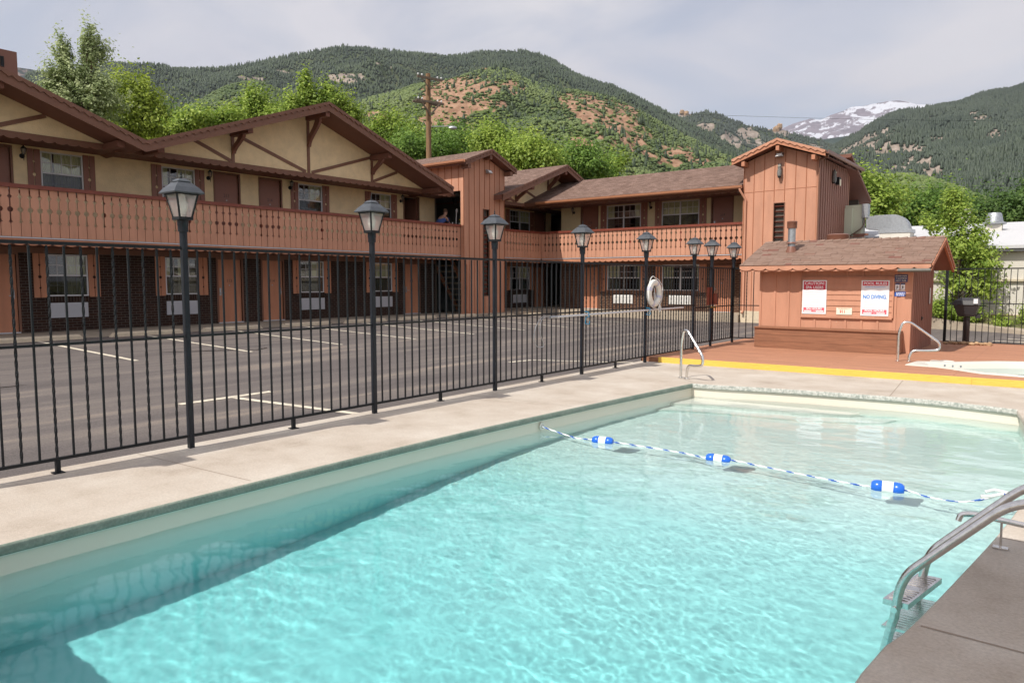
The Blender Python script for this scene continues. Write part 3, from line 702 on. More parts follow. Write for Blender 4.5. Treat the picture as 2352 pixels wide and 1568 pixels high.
mb = MB(); mb.box(-19.775, -10.17, 28.143, YB-.003, 2.46, 2.93); mb.build('balcony_slab', M['soffit'], wb)
mb = MB(); mb.fb(FB, -19.75, -10.17, 2.28, 2.455, .003, .03); mb.build('header_board', M['trim'], wb)
railing(wb, FRB, -20.01, -10.17, .2145); slab_edge(wb, FRB, -20.0, -10.17)
# roof: eave y 27.35, ridge y 30.6
RZ, EY, EZ, RY = 6.46, 27.35, 5.17, 30.6
sl = (RZ-EZ)/(RY-EY)
roof_slab(wb, (-21.5, RY, RZ), (-10.165, RY, RZ), (-10.165, EY, EZ), (-21.5, EY, EZ), .12, M['shing_x'], M['soffit'])
roof_slab(wb, (-21.5, RY, RZ), (-7.1, RY, RZ), (-7.1, 34.3, RZ-sl*3.7), (-21.5, 34.3, RZ-sl*3.7), .12, M['shing_x'], M['soffit'])
gm = MB(); scallops(gm, (-7.07, RY, RZ+.03), (-7.07, 34.3, RZ-sl*3.7+.03), .09, .05, .22, (-.03, 0, 0), style='wave'); gm.build('waved_bargeboard', M['trim'], wb)
mb = MB(); mb.box(-21.5, -10.17, 27.62, YB-.003, 5.04, 5.08); mb.build('balcony_ceiling', M['soffit'], wb)
mb = MB(); scallops(mb, (-20.9, 27.55, 5.10), (-10.17, 27.55, 5.10), .10, .055, .30, (0, .03, 0)); mb.build('scalloped_trim', M['trim'], wb)
mb = MB(); mb.box(-20.9, -10.17, 27.33, 27.36, 5.02, 5.165); mb.build('fascia', M['trim'], wb)
g = MB(); pr = [(27.325, 5.17), (27.325, 5.07), (27.30, 5.05), (27.24, 5.05), (27.20, 5.09), (27.195, 5.17), (27.215, 5.17), (27.22, 5.10), (27.25, 5.07), (27.29, 5.07), (27.305, 5.09), (27.305, 5.17)]
g.prism([(-19.75, y, z) for y, z in pr], (9.6, 0, 0)); gt = g.build('gutter', M['copper'], wb)
g = MB(); g.tube([(-10.22, 27.26, 5.06), (-10.20, 27.26, 4.98), (-10.12, 27.36, 4.80), (-10.04, 27.42, 4.66), (-10.04, 27.44, 4.5), (-10.04, 27.44, .42), (-10.06, 27.36, .33)], .042, 10); g.build('downspout', M['salmon'], gt, smooth=True)
# ---------------------------------------------------------------- stair towers
def owl(loc, yaw, label):
    t = thing('owl_decoy', label, 'owl decoy', loc, 'plastic owls fixed to the tower')
    b = MB(); x, y, z = loc
    b.lathe((x, y, z), [(.03, 0), (.075, .03), (.085, .12), (.08, .22), (.062, .29), (.07, .34), (.068, .40), (.045, .45), (.01, .465)], 14)
    o = b.build('body', mat('owl_plastic', (0.05, 0.05, 0.055), 0.6, col2=(0.30, 0.29, 0.27), var=0.1, vscale=45), t, smooth=True)
    c, s = cos(yaw), sin(yaw)
    e = MB()
    for k in (-1, 1):
        bx, by = x+(-s)*k*.045, y+c*k*.045
        e.lathe((bx, by, z+.43), [(.022, 0), (.012, .045), (.002, .09)], 8)
    e.build('ear_tufts', M['black'], t)
    e = MB()
    for k in (-1, 1):
        px, py = x+c*.064-s*k*.03, y+s*.064+c*k*.03
        e.lathe((px, py, z+.375), [(.004, -.02), (.02, 0), (.004, .02)], 10)
    e.build('eyes', M['cream'], t)
    w = MB(); w.box(x-.05, x+.05, y-.05, y+.05, z-.03, z+.005); w.build('base', M['black'], t)
    return t

def floodlight(F, u, v, label):
    t = thing('floodlight', label, 'floodlight', F(u, v, 0))
    b = MB(); b.fb(F, u-.05, u+.05, v-.05, v+.05, .0, .03); b.fb(F, u-.015, u+.015, v-.03, v+.01, .03, .09); b.build('bracket', M['galv'], t)
    h = MB(); q = [(-.14, .08, .06), (.14, .08, .06), (.14, -.08, .10), (-.14, -.08, .10), (-.11, .06, .15), (.11, .06, .15), (.13, -.06, .22), (-.13, -.06, .22)]
    h.hexa([F(u+a, v+b_, w) for a, b_, w in q]); h.build('housing', M['galv'], t)
    g = MB(); g.hexa([F(u+a, v+b_-.003, w+.004) for a, b_, w in [(-.09, .05, .15), (.09, .05, .15), (.11, -.05, .222), (-.11, -.05, .222), (-.09, .046, .156), (.09, .046, .156), (.11, -.054, .228), (-.11, -.054, .228)]]); g.build('lens', M['white_bright'], t)
    return t

# left tower: faces the camera side of the car park (+x)
ta = thing('stair_tower', 'salmon board tower in shade between the long wing and the corner, narrow slit window', 'tower', (-19.85, 23.7, 0.2))
FT = frame((-19.85, 0, 0), (0, 1, 0), (1, 0, 0))
y0, y1, yc = 22.35, 25.05, 23.7
def tz(y): return 7.0-.205-.376*abs(y-yc)
sl0, sl1, sv0, sv1 = 23.62, 23.96, .95, 4.56
mb = MB(); wall_with_holes(mb, FT, y0, y1, .2, 6.28, -.15, 0, [(sl0, sl1, sv0, sv1)])
mb.prism([FT(y0, 6.28, 0), FT(y1, 6.28, 0), FT(y1, tz(y1), 0), FT(yc, tz(yc), 0), FT(y0, tz(y0), 0)], (-.15, 0, 0))
mb.box(-26, -20.001, y0, y0+.12, 5.24, tz(y0)); mb.box(-26, -20.001, y1-.12, y1, .2, tz(y1))
mb.build('board_wall', M['salmon'], ta)
bt = MB()
for k in range(9):
    y = y0+.02+k*(y1-y0-.04)/8
    if sl0-.05 < y < sl1+.05:
        bt.fb(FT, y-.012, y+.012, sv1+.08, tz(y)-.02, .001, .014); bt.fb(FT, y-.012, y+.012, .2, sv0-.08, .001, .014)
    else: bt.fb(FT, y-.012, y+.012, .2, tz(y)-.02, .001, .014)
for k in range(12): x = -20.1-k*.38; bt.box(x-.012, x+.012, y0-.014, y0-.001, 5.245, tz(y0)-.02)
bt.build('batten', M['groove'], ta)
def slit(parent, F, a, b, c, d):
    f = MB(); f.fb(F, a-.03, a, c-.03, d+.03, -.1, .02); f.fb(F, b, b+.03, c-.03, d+.03, -.1, .02); f.fb(F, a, b, d, d+.03, -.1, .02); f.fb(F, a, b, c-.03, c, -.1, .02)
    o = f.build('slit_window', M['trim'], parent)
    f = MB(); f.fb(F, a, b, c, d, -.149, -.12); f.build('backing', M['room'], o)
    f = MB(); n = int((d-c)/.19)
    for i in range(n):
        z = c+.05+i*.19; f.hexa([F(a+.005, z, -.10), F(b-.005, z, -.10), F(b-.005, z+.045, -.03), F(a+.005, z+.045, -.03), F(a+.005, z+.015, -.10), F(b-.005, z+.015, -.10), F(b-.005, z+.06, -.03), F(a+.005, z+.06, -.03)])
    f.build('louvres', M['cap'], o)
slit(ta, FT, sl0, sl1, sv0, sv1)
zr = 7.0; ex = 1.68
for s in (-1, 1):
    roof_slab(ta, (-19.42, yc, zr), (-26, yc, zr), (-26, yc+s*ex, zr-.376*ex), (-19.42, yc+s*ex, zr-.376*ex), .16, M['shing_x'], M['soffit'])
gable_front(ta, -19.416, yc, zr+.03, yc-ex, zr+.03-.376*ex, yc+ex, zr+.03-.376*ex, M['trim'], M['trim'], hw=.12, hb=.10)
pu = MB(); pu.box(-19.84, -19.47, yc-.07, yc+.07, 6.62, 6.78)
for s in (-1, 1): pu.box(-19.84, -19.47, yc+s*1.38-.09, yc+s*1.38+.09, 6.1, 6.27)
build_split(pu, 'purlin_end', M['trim'], ta)
g = MB(); ye = yc-ex; ze = zr-.376*ex
g.prism([(-19.43, ye+a, ze+b) for a, b in ((-.005, .03), (-.005, -.08), (-.04, -.10), (-.09, -.10), (-.13, -.05), (-.13, .03), (-.11, .03), (-.11, -.04), (-.03, -.07), (-.02, .03))], (-6.5, 0, 0)); gt = g.build('gutter', M['copper'], ta)
g = MB(); g.tube([(-19.80, 22.42, 2.45), (-19.80, 22.44, 2.30), (-19.79, 22.5, 2.2), (-19.79, 22.5, .35), (-19.70, 22.52, .27)], .035, 8); g.build('downspout', M['salmon_dark'], gt, smooth=True)
# corridor behind it
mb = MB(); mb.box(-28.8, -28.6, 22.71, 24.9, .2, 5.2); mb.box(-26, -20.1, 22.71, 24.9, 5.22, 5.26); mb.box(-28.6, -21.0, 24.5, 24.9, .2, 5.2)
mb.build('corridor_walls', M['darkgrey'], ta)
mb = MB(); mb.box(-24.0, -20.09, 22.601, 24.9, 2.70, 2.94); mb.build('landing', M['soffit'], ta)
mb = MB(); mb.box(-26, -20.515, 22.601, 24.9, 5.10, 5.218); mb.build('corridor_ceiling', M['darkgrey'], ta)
st = MB()
for x in (-21.0, -22.1):
    st.hexa([(x-.05, 22.75, 2.50), (x, 22.75, 2.50), (x, 24.45, .25), (x-.05, 24.45, .25), (x-.05, 22.75, 2.75), (x, 22.75, 2.75), (x, 24.45, .52), (x-.05, 24.45, .52)])
so = thing('staircase', 'open-tread stairs in the dark passage behind the left tower', 'staircase', (-21.5, 23.6, .2))
build_split(st, 'stringer', M['salmon_dark'], so)
tr = MB()
for k in range(9): y = 24.3-k*.19; z = .45+k*.25; tr.box(-22.05, -21.0, y-.12, y+.12, z, z+.04)
build_split(tr, 'tread', M['walk'], so)
hr = MB(); hr.tube([(-21.0, 22.8, 3.4), (-21.0, 24.4, 1.3)], .025, 8); hr.bar((-21.02, 24.4, .4), (-21.02, 24.4, 1.3), .04, .04); hr.bar((-21.02, 23.6, 1.4), (-21.02, 23.6, 2.35), .04, .04); hr.build('handrail', M['salmon_dark'], so)

# right tower: faces the pool (-y), sunlit
tb = thing('stair_tower', 'tall sunlit salmon board tower right of the end wing, with owl under its gable', 'tower', (-8.8, 27.5, 0.1))
FT2 = frame((0, 27.5, 0), (1, 0, 0), (0, -1, 0)); FT3 = frame((-7.44, 0, 0), (0, 1, 0), (1, 0, 0))
x0, x1, xc = -10.16, -7.44, -8.78
def tz2(x): return 6.70-.205-.36*abs(x-xc)
mb = MB(); wall_with_holes(mb, FT2, x0, x1, .42, 6.0, -.15, 0, [(-8.97, -8.61, 1.0, 4.43)])
mb.prism([FT2(x0, 6.0, 0), FT2(x1, 6.0, 0), FT2(x1, tz2(x1), 0), FT2(xc, tz2(xc), 0), FT2(x0, tz2(x0), 0)], (0, .15, 0))
mb.box(x0, x0+.12, 27.651, 32.0, .1, tz2(x0)); mb.box(x0+.12, x1, 31.9, 32.0, .1, 6.0)
mb.build('board_wall', M['salmon'], tb)
mb = MB(); mb.box(x1-.12, x1, 27.652, 31.899, .1, tz2(x1)); mb.build('side_wall', M['salmon_shaded'], tb)
mb = MB(); mb.box(x0, x1+.01, 27.49, 27.655, -.1, .418); mb.build('foundation', M['stopcon'], tb)
bt = MB()
for k in range(8):
    x = x0+.03+k*(x1-x0-.06)/7
    if -9.02 < x < -8.56: bt.fb(FT2, x-.011, x+.011, 4.5, tz2(x)-.02, .001, .012)
    else: bt.fb(FT2, x-.011, x+.011, .42, tz2(x)-.02, .001, .012)
for k in range(7):
    a = x0+.055+k*(x1-x0-.06)/7; bt.fb(FT2, a, a+.34, 4.895+k*.006, 4.907+k*.006, .001, .008)
bt.build('batten', M['groove'], tb)
bt = MB()
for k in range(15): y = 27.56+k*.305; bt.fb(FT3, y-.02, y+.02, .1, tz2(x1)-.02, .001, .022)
bt.build('side_batten', M['salmon_shaded'], tb)
cb = MB(); cb.box(x1-.02, x1+.03, 27.465, 27.53, .42, 6.0); cb.build('corner_board', M['salmon'], tb)
slit(tb, FT2, -8.97, -8.61, 1.0, 4.43)
ex2 = 1.68
for s in (-1, 1):
    roof_slab(tb, (xc, 27.02, 6.70), (xc, 32.5, 6.70), (xc+s*ex2, 32.5, 6.70-.36*ex2), (xc+s*ex2, 27.02, 6.70-.36*ex2), .15, M['shing_y'], M['soffit'])
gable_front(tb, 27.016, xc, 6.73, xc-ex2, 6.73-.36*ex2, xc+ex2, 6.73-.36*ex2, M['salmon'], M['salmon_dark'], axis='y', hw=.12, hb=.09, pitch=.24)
pu = MB(); pu.box(xc-.06, xc+.06, 27.06, 27.49, 6.30, 6.48)
for s in (-1, 1): pu.box(xc+s*1.26-.06, xc+s*1.26+.06, 27.06, 27.49, 5.85, 6.02)
build_split(pu, 'purlin_end', M['salmon_dark'], tb)
g = MB(); xe = xc+ex2; ze = 6.70-.36*ex2
g.prism([(xe+a, 27.05, ze+b) for a, b in ((.005, .03), (.005, -.07), (.04, -.09), (.08, -.09), (.11, -.05), (.11, .03), (.09, .03), (.09, -.04), (.03, -.06), (.02, .03))], (0, 5.4, 0)); gt = g.build('gutter', M['vent'], tb)
g = MB(); g.tube([(xe+.05, 27.2, ze-.09), (xe+.02, 27.28, ze-.18), (x1+.06, 27.44, ze-.22), (x1+.05, 27.42, ze-.4), (x1+.05, 27.42, .4)], .03, 8); g.build('downspout', M['trim'], gt, smooth=True)
mb = MB(); scallops(mb, (xe, 27.1, ze-.07), (xe, 32.4, ze-.07), .05, .05, .24, (-.03, 0, 0)); mb.build('scalloped_trim', M['trim'], tb)
floodlight(FT2, -8.80, 6.18, 'square floodlight under the gable peak of the sunlit tower')
floodlight(FT, 23.86, 6.15, 'angled floodlight high on the shaded left tower')
owl((-8.78, 27.38, 5.38), -pi/2, 'grey horned owl figure on the front of the sunlit tower')
owl((-7.36, 29.35, 5.26), 0, 'black owl silhouette on the shaded side wall of the right tower')
vb = thing('wall_box', 'small dark hooded box with pale face on the tower side wall beside the owl', 'wall box', (-7.44, 29.95, 5.3))
mb = MB(); mb.box(-7.438, -7.30, 29.83, 30.07, 5.25, 5.52); mb.build('housing', M['black'], vb)
mb = MB(); mb.box(-7.299, -7.285, 29.86, 30.04, 5.20, 5.44); mb.build('cover', M['cream'], vb)

# wall lanterns
for y, l in ((7.27, 'carriage lamp left of the first upper window of the long wing'), (12.38, 'carriage lamp between the second upper window and the closed door 213'), (15.38, 'carriage lamp between door 214 and the third upper window'), (20.62, 'carriage lamp beside the open upper door')):
    wall_lantern(FA, y, 4.90, l)
for x, l in ((-19.02, 'carriage lamp leftmost on the sunlit wing, before its first door on the sunlit wing'), (-14.97, 'carriage lamp between the two upper windows of the sunlit wing'), (-10.62, 'carriage lamp right of upper door 219 near the downspout')):
    wall_lantern(FB, x, 4.92, l)
cl = thing('ceiling_lantern', 'small dark ceiling lantern in the open upper passage beside the left tower', 'ceiling lamp', (-21.2, 23.35, 5.09), None)
mb = MB(); mb.lathe((-21.2, 23.35, 4.86), [(.07, 0), (.12, .2), (.14, .23)], 6); mb.build('cage', M['black'], cl)
# air conditioners
def ac(F, u0, u1, v0, v1, label, m):
    t = thing('air_conditioner', label, 'air conditioner', F((u0+u1)/2, v0, 0), 'through-wall units under the ground-floor windows')
    b = MB(); b.fb(F, u0, u1, v0, v1, .002, .035); o = b.build('panel', m, t)
    s = MB(); n = 16
    for i in range(n): z = v0+.02+i*(v1-v0-.04)/n; s.fb(F, u0+.02, u1-.02, z, z+.012, .036, .048)
    s.build('louvres', m, o)
ac(FA, 7.69, 8.68, .57, .97, 'grey louvred unit under the first window of the brick wall', M['acgrey'])
ac(FA, 10.90, 11.92, .54, .95, 'grey louvred unit under the second window, behind the first lamp post', M['acgrey'])
ac(FA, 15.70, 16.74, .54, .95, 'grey louvred unit under the third window of the brick wall', M['acgrey'])
ac(FA, 19.06, 20.08, .54, .95, 'grey louvred unit under the fourth window, left of the last brown door', M['acgrey'])
ac(FA, 28.05, 29.15, .50, .90, 'dim grey unit under the corner window behind the fence', M['acgrey'])
ac(FB, -16.80, -15.82, .54, .93, 'bright white sunlit unit left of the life ring', M['white_bright'])
ac(FB, -14.05, -13.02, .55, .94, 'bright white sunlit unit right of the life ring', M['white_bright'])

# person and cart on the balcony, by the open passage
pt = thing('person', 'person in a blue shirt bending behind the balcony rail by the open door', 'person', (-20.75, 22.05, 2.935))
def skin_body(name, joints, edges, mt, parent, sub=1):
    me = bpy.data.meshes.new(name); b = wloc(parent)
    me.from_pydata([Vector(j[0])-b for j in joints], edges, []); me.materials.append(mt)
    o = bpy.data.objects.new(name, me); COL.objects.link(o); o.parent = parent; WL[o.name] = b
    s = o.modifiers.new('s', 'SKIN'); s.use_smooth_shade = True
    for i, j in enumerate(joints): r = j[1]; me.skin_vertices[0].data[i].radius = r if isinstance(r, tuple) else (r, r)
    me.skin_vertices[0].data[0].use_root = True
    q = o.modifiers.new('u', 'SUBSURF'); q.levels = sub; q.render_levels = sub
    return o
px_, py_, pz_ = -20.75, 22.05, 2.94
J = [((px_, py_-.25, pz_+.90), (.14, .12)), ((px_, py_-.12, pz_+1.08), (.14, .11)), ((px_, py_+.03, pz_+1.22), (.16, .12)), ((px_+.02, py_+.12, pz_+1.32), (.05, .05)),
     ((px_+.02, py_+.17, pz_+1.39), (.075, .085)), ((px_+.02, py_+.2, pz_+1.48), (.075, .085)), ((px_+.02, py_+.21, pz_+1.55), (.05, .06)),
     ((px_-.10, py_-.26, pz_+.82), .09), ((px_-.11, py_-.22, pz_+.46), .065), ((px_-.11, py_-.25, pz_+.08), .045), ((px_-.10, py_-.13, pz_+.04), .035),
     ((px_+.10, py_-.26, pz_+.82), .09), ((px_+.11, py_-.22, pz_+.46), .065), ((px_+.11, py_-.25, pz_+.08), .045), ((px_+.10, py_-.13, pz_+.04), .035),
     ((px_+.20, py_+.05, pz_+1.2), .055), ((px_+.22, py_+.2, pz_+.98), .042), ((px_+.15, py_+.38, pz_+.95), .03),
     ((px_-.20, py_+.05, pz_+1.2), .055), ((px_-.22, py_+.2, pz_+.98), .042), ((px_-.12, py_+.38, pz_+.95), .03)]
E_ = [(0, 1), (1, 2), (2, 3), (3, 4), (4, 5), (5, 6), (0, 7), (7, 8), (8, 9), (9, 10), (0, 11), (11, 12), (12, 13), (13, 14), (2, 15), (15, 16), (16, 17), (2, 18), (18, 19), (19, 20)]
skin_body('body', J, E_, M['skin'], pt, 2)
JS = [((px_, py_-.24, pz_+.92), (.165, .145)), ((px_, py_-.12, pz_+1.08), (.165, .135)), ((px_, py_+.03, pz_+1.22), (.185, .145)), ((px_+.21, py_+.07, pz_+1.18), .075), ((px_+.22, py_+.16, pz_+1.04), .068), ((px_-.21, py_+.07, pz_+1.18), .075), ((px_-.22, py_+.16, pz_+1.04), .068)]
skin_body('shirt', JS, [(0, 1), (1, 2), (2, 3), (3, 4), (2, 5), (5, 6)], M['shirt'], pt, 2)
JT = [((px_, py_-.26, pz_+.88), (.15, .13)), ((px_-.10, py_-.26, pz_+.80), .105), ((px_-.11, py_-.22, pz_+.46), .08), ((px_-.11, py_-.25, pz_+.12), .06), ((px_+.10, py_-.26, pz_+.80), .105), ((px_+.11, py_-.22, pz_+.46), .08), ((px_+.11, py_-.25, pz_+.12), .06)]
skin_body('trousers', JT, [(0, 1), (1, 2), (2, 3), (0, 4), (4, 5), (5, 6)], M['trousers'], pt, 2)
hb = MB(); hb.lathe((px_+.0, py_+.19, pz_+1.50), [(.088, -.04), (.094, .02), (.08, .07), (.045, .105), (.005, .115)], 14); hb.build('hair', M['hair'], pt, smooth=True)
cart = thing('cleaning_cart', 'dark housekeeping cart with white and yellow handles behind the balcony rail', 'cart', (-20.6, 22.9, 2.945))
mb = MB(); mb.box(-20.95, -20.35, 22.45, 23.45, 3.10, 3.14); mb.box(-20.95, -20.35, 22.45, 23.45, 3.80, 3.86)
for x in (-20.93, -20.37):
    for y in (22.47, 23.43): mb.tube([(x, y, 2.99), (x, y, 3.84)], .015, 6)
mb.build('shelf_frame', M['black'], cart)
mb = MB()
for x in (-20.93, -20.37):
    for y in (22.47, 23.43): mb.lathe((x-.015, y, 3.0), [(.045, 0), (.045, .03)], 12, 'x')
build_split(mb, 'wheel', M['black'], cart)
mb = MB(); mb.tube([(-20.5, 22.62, 3.86), (-20.5, 22.65, 4.42), (-20.5, 22.63, 4.50), (-20.5, 22.68, 4.56), (-20.5, 22.71, 4.50), (-20.5, 22.66, 4.40)], .014, 7); mb.tube([(-20.45, 22.30, 3.75), (-20.45, 22.36, 3.98)], .016, 6); mb.build('mop_handle', M['white_bright'], cart)
mb = MB(); mb.tube([(-20.45, 22.80, 3.80), (-20.45, 22.90, 4.34)], .014, 7); mb.tube([(-20.45, 22.78, 4.12), (-20.45, 22.92, 4.10)], .02, 7); mb.build('yellow_handle', M['mopyellow'], cart)
mb = MB(); mb.box(-20.6, -20.4, 22.9, 23.16, 3.861, 3.99); mb.lathe((-20.5, 23.32, 3.86), [(.05, 0), (.055, .07), (.03, .11)], 10); mb.build('supplies', M['white_bright'], cart)
# ---------------------------------------------------------------- ground, car park, walkways
def sm(a, b, x): t = min(1, max(0, (x-a)/(b-a))); return t*t*(3-2*t)
def az(x, y):
    """car park surface: falls from the long wing towards the pool"""
    z = -0.05 + 0.215*min(1, max(0, (-6.9-x)/12.2))*(1-0.62*sm(20, 26.5, y))
    z = z*(1-sm(-6.9, -4.0, x)) + (-0.02)*sm(-6.9, -4.0, x)
    if x > -4: z = -0.02+0.05*sm(22, 30, y)
    return z
def struct(o): o['kind'] = 'structure'; return o
# base ground sheet
gm = MB(); R = 30000
a_, b_, c_, d_ = -6.6, 3.4, -4.9, 17.0
for q in ([(-R, -R), (R, -R), (R, c_), (-R, c_)], [(-R, d_), (R, d_), (R, R), (-R, R)], [(-R, c_), (a_, c_), (a_, d_), (-R, d_)], [(b_, c_), (R, c_), (R, d_), (b_, d_)]):
    gm.add([(x, y, -.35) for x, y in q], [(0, 1, 2, 3)])
struct(gm.build('ground', M['ground']))
xs = [-30]+list(np.arange(-20, -5.9, .5))+[-4, -2, 0, 3, 8]; ys = [-8]+list(np.arange(-2, 45, 1.0))
V = []; Fc = []
def inside(x, y): return not (x > -6.6 and y < 20.8 and y > -7)
for j, y in enumerate(ys):
    for x in xs: V.append((x, y, az(x, y)))
nx = len(xs)
for j in range(len(ys)-1):
    for i in range(nx-1):
        cx, cy_ = (xs[i]+xs[i+1])/2, (ys[j]+ys[j+1])/2
        if cx > -6.4 and cy_ < 19.9: continue
        Fc.append((j*nx+i, j*nx+i+1, (j+1)*nx+i+1, (j+1)*nx+i))
mb = MB(); mb.add(V, Fc); lot = struct(mb.build('parking_lot', M['asphalt'], smooth=True))
def line(mb, a, b, w, n=12, lift=.006):
    a = Vector((a[0], a[1])); b = Vector((b[0], b[1])); d = (b-a).normalized(); q = Vector((-d.y, d.x))*w/2; vs = []
    for i in range(n+1):
        p = a.lerp(b, i/n)
        for s in (-1, 1): r = p+q*s; vs.append((r.x, r.y, az(r.x, r.y)+lift))
    mb.add(vs, [(2*i, 2*i+1, 2*i+3, 2*i+2) for i in range(n)])
for a, b in [((-19.0, 6.45), (-13.75, 6.3)), ((-18.9, 8.9), (-13.6, 8.6)), ((-18.9, 11.33), (-13.5, 10.9)), ((-18.8, 13.7), (-13.35, 13.15)), ((-18.8, 16.03), (-13.3, 15.4)), ((-18.8, 18.4), (-13.2, 17.65)), ((-18.7, 20.8), (-13.0, 19.7)), ((-18.6, 23.2), (-12.8, 21.6)), ((-18.4, 25.3), (-12.8, 23.7))]:
    mb = MB(); line(mb, a, b, .10, 24); mb.build('stall_line', M['tanline'], lot)
for a, b, w in [((-8.93, 4.6), (-8.95, 5.95), .12), ((-8.86, 5.33), (-6.62, 5.72), .11), ((-8.6, 11.0), (-8.5, 11.6), .10), ((-8.5, 11.6), (-6.75, 12.7), .09)]:
    mb = MB(); line(mb, a, b, w, 10); mb.build('painted_line', M['tanline'], lot)
def crack(pts, w, lift=.005):
    mb = MB(); vs = []
    P = []
    for a, b in zip(pts[:-1], pts[1:]):
        for i in range(8): t = i/8; P.append((a[0]+(b[0]-a[0])*t+random.uniform(-.03, .03), a[1]+(b[1]-a[1])*t))
    P.append(pts[-1])
    for i, p in enumerate(P):
        ww = w*random.uniform(.4, 1.3)*(1 if 0 < i < len(P)-1 else .1); vs += [(p[0]-ww, p[1], az(p[0], p[1])+lift), (p[0]+ww, p[1], az(p[0], p[1])+lift)]
    mb.add(vs, [(2*i, 2*i+1, 2*i+3, 2*i+2) for i in range(len(P)-1)]); mb.build('tar_patch', M['tar'], lot)
crack([(-14.9, 7.2), (-14.3, 8.2), (-13.9, 8.9), (-14.1, 9.3)], .045); crack([(-14.5, 7.9), (-14.2, 8.6)], .02); crack([(-12.0, 2.2), (-12.05, 3.95)], .05); crack([(-11.6, 2.4), (-11.7, 3.1)], .03)
# walkways
mb = MB(); mb.box(XA-.15, -19.15, 1.0, 27.25, -.2, .20); struct(mb.build('walkway', M['walk']))
mb = MB(); mb.box(-28, -10.17, 27.3, 36, -.2, .265); mb.box(-28, -19.151, 27.251, 27.299, -.2, .2); struct(mb.build('walkway', M['walk']))
# wheel stops
pr = [(-.08, 0), (-.075, .09), (-.05, .125), (.05, .125), (.075, .09), (.08, 0)]
ws = None
WSL = ['leftmost, cut by the picture edge', 'second from the left, behind the nearest fence bars', 'third from the left, passing behind the first lamp post', 'before the pair of middle doors', 'before the third window of the brick wall', 'before the fourth window, behind the second lamp post', 'before the last door of the brick wall', 'across the foot of the shaded tower', 'last and farthest, by the dark corner']
for i, (a, b) in enumerate([(5.55, 7.45), (8.05, 9.95), (10.45, 12.35), (13.0, 14.85), (15.4, 17.25), (17.85, 19.75), (20.3, 22.1), (22.85, 24.6), (25.1, 26.6)]):
    x = -18.95; z = az(x, (a+b)/2)-.012
    if ws is None or True:
        m_ = MB(); P = [(x+p, a, z+q) for p, q in pr]; n = len(P)
        E2 = [(x+p*.9, a+(.10 if q > .05 else 0), z+q) for p, q in pr]; F2 = [(x+p*.9, b-(.10 if q > .05 else 0), z+q) for p, q in pr]
        m_.add(E2+F2, [tuple(range(n))[::-1], tuple(range(n, 2*n))]+[(k, (k+1) % n, n+(k+1) % n, n+k) for k in range(n)])
        o = m_.build('wheel_stop', M['stopcon'], loc=(x, (a+b)/2, z))
        tag(o, 'cream concrete wheel stop, %s' % WSL[i], 'wheel stop', 'wheel stops along the walkway of the long wing')

# ---------------------------------------------------------------- pool
LEFT = [(-4.93, .78), (-4.945, 2.0), (-4.95, 3.3), (-4.91, 5.42), (-4.80, 7.26), (-4.66, 9.0), (-4.53, 10.33)]
FAR = [(-4.53, 10.33), (-4.18, 10.36), (-3.54, 10.53), (-2.67, 10.68), (-1.61, 10.80), (-1.0, 10.74), (-.46, 10.62)]
RIGHT = [(-.60, .78), (-.585, 2.96), (-.49, 3.62), (-.37, 4.54), (-.27, 5.38), (-.20, 6.2), (-.19, 7.2), (-.26, 9.0), (-.46, 10.62)]
def smooth_line(P, n):
    P = [np.array(p) for p in P]; d = [0]
    for a, b in zip(P[:-1], P[1:]): d.append(d[-1]+np.linalg.norm(b-a))
    out_ = []
    for i in range(n+1):
        s = d[-1]*i/n; k = max(j for j in range(len(d)) if d[j] <= s+1e-9); k = min(k, len(P)-2); t = (s-d[k])/(d[k+1]-d[k])
        p0 = P[max(k-1, 0)]; p1 = P[k]; p2 = P[k+1]; p3 = P[min(k+2, len(P)-1)]
        out_.append(.5*((2*p1)+(-p0+p2)*t+(2*p0-5*p1+4*p2-p3)*t*t+(-p0+3*p1-3*p2+p3)*t**3))
    return out_
NL, NF = 40, 30
lp = smooth_line(LEFT, NL); fp = smooth_line(FAR, NF); rp = smooth_line(RIGHT, NL)
WATER = -.195
def offs(P, d):
    o = []
    for i in range(len(P)):
        t = P[min(i+1, len(P)-1)]-P[max(i-1, 0)]; t = t/np.linalg.norm(t); o.append(P[i]+np.array([-t[1], t[0]])*d)
    return o
# deck: strips round the pool
dk = MB(); T = .0
def ribbon(mb, A, B, z=0.0):
    n = len(A); mb.add([(p[0], p[1], z) for p in A]+[(p[0], p[1], z) for p in B], [(i, i+1, n+i+1, n+i) for i in range(n-1)])
DL = [np.array([-6.62, p[1]]) for p in lp]
ribbon(dk, lp, DL)
FE = [np.array([-6.62+(6.62+3.2)*i/NF, 12.70]) for i in range(NF+1)]
top = [np.array([fp[0][0]+0*i, 0]) for i in range(1)]
FE = [np.array([-4.53+(1.0+4.53-.46-.0)*i/NF*(4.07/5.07), 12.78]) for i in range(NF+1)]
ribbon(dk, fp, FE)
dk.add([(-4.53, 10.33, 0), (-6.62, 10.33, 0), (-6.62, 12.78, 0), (-4.53, 12.78, 0)], [(0, 1, 2, 3)])
DR = [np.array([3.4, p[1]]) for p in rp]
ribbon(dk, rp, DR); dk.add([(rp[-1][0], rp[-1][1], 0), (3.4, rp[-1][1], 0), (3.4, 12.78, 0), (FE[-1][0], 12.78, 0)], [(0, 1, 2, 3)])
dk.add([(-6.62, .78, 0), (3.4, .78, 0), (3.4, -5, 0), (-6.62, -5, 0)], [(0, 1, 2, 3)])
dk.add([(-6.62, -5, 0), (-6.62, 12.78, 0), (-6.62, 12.78, -.2), (-6.62, -5, -.2)], [(0, 1, 2, 3)])
dko = struct(dk.build('pool_deck', M['cement']))
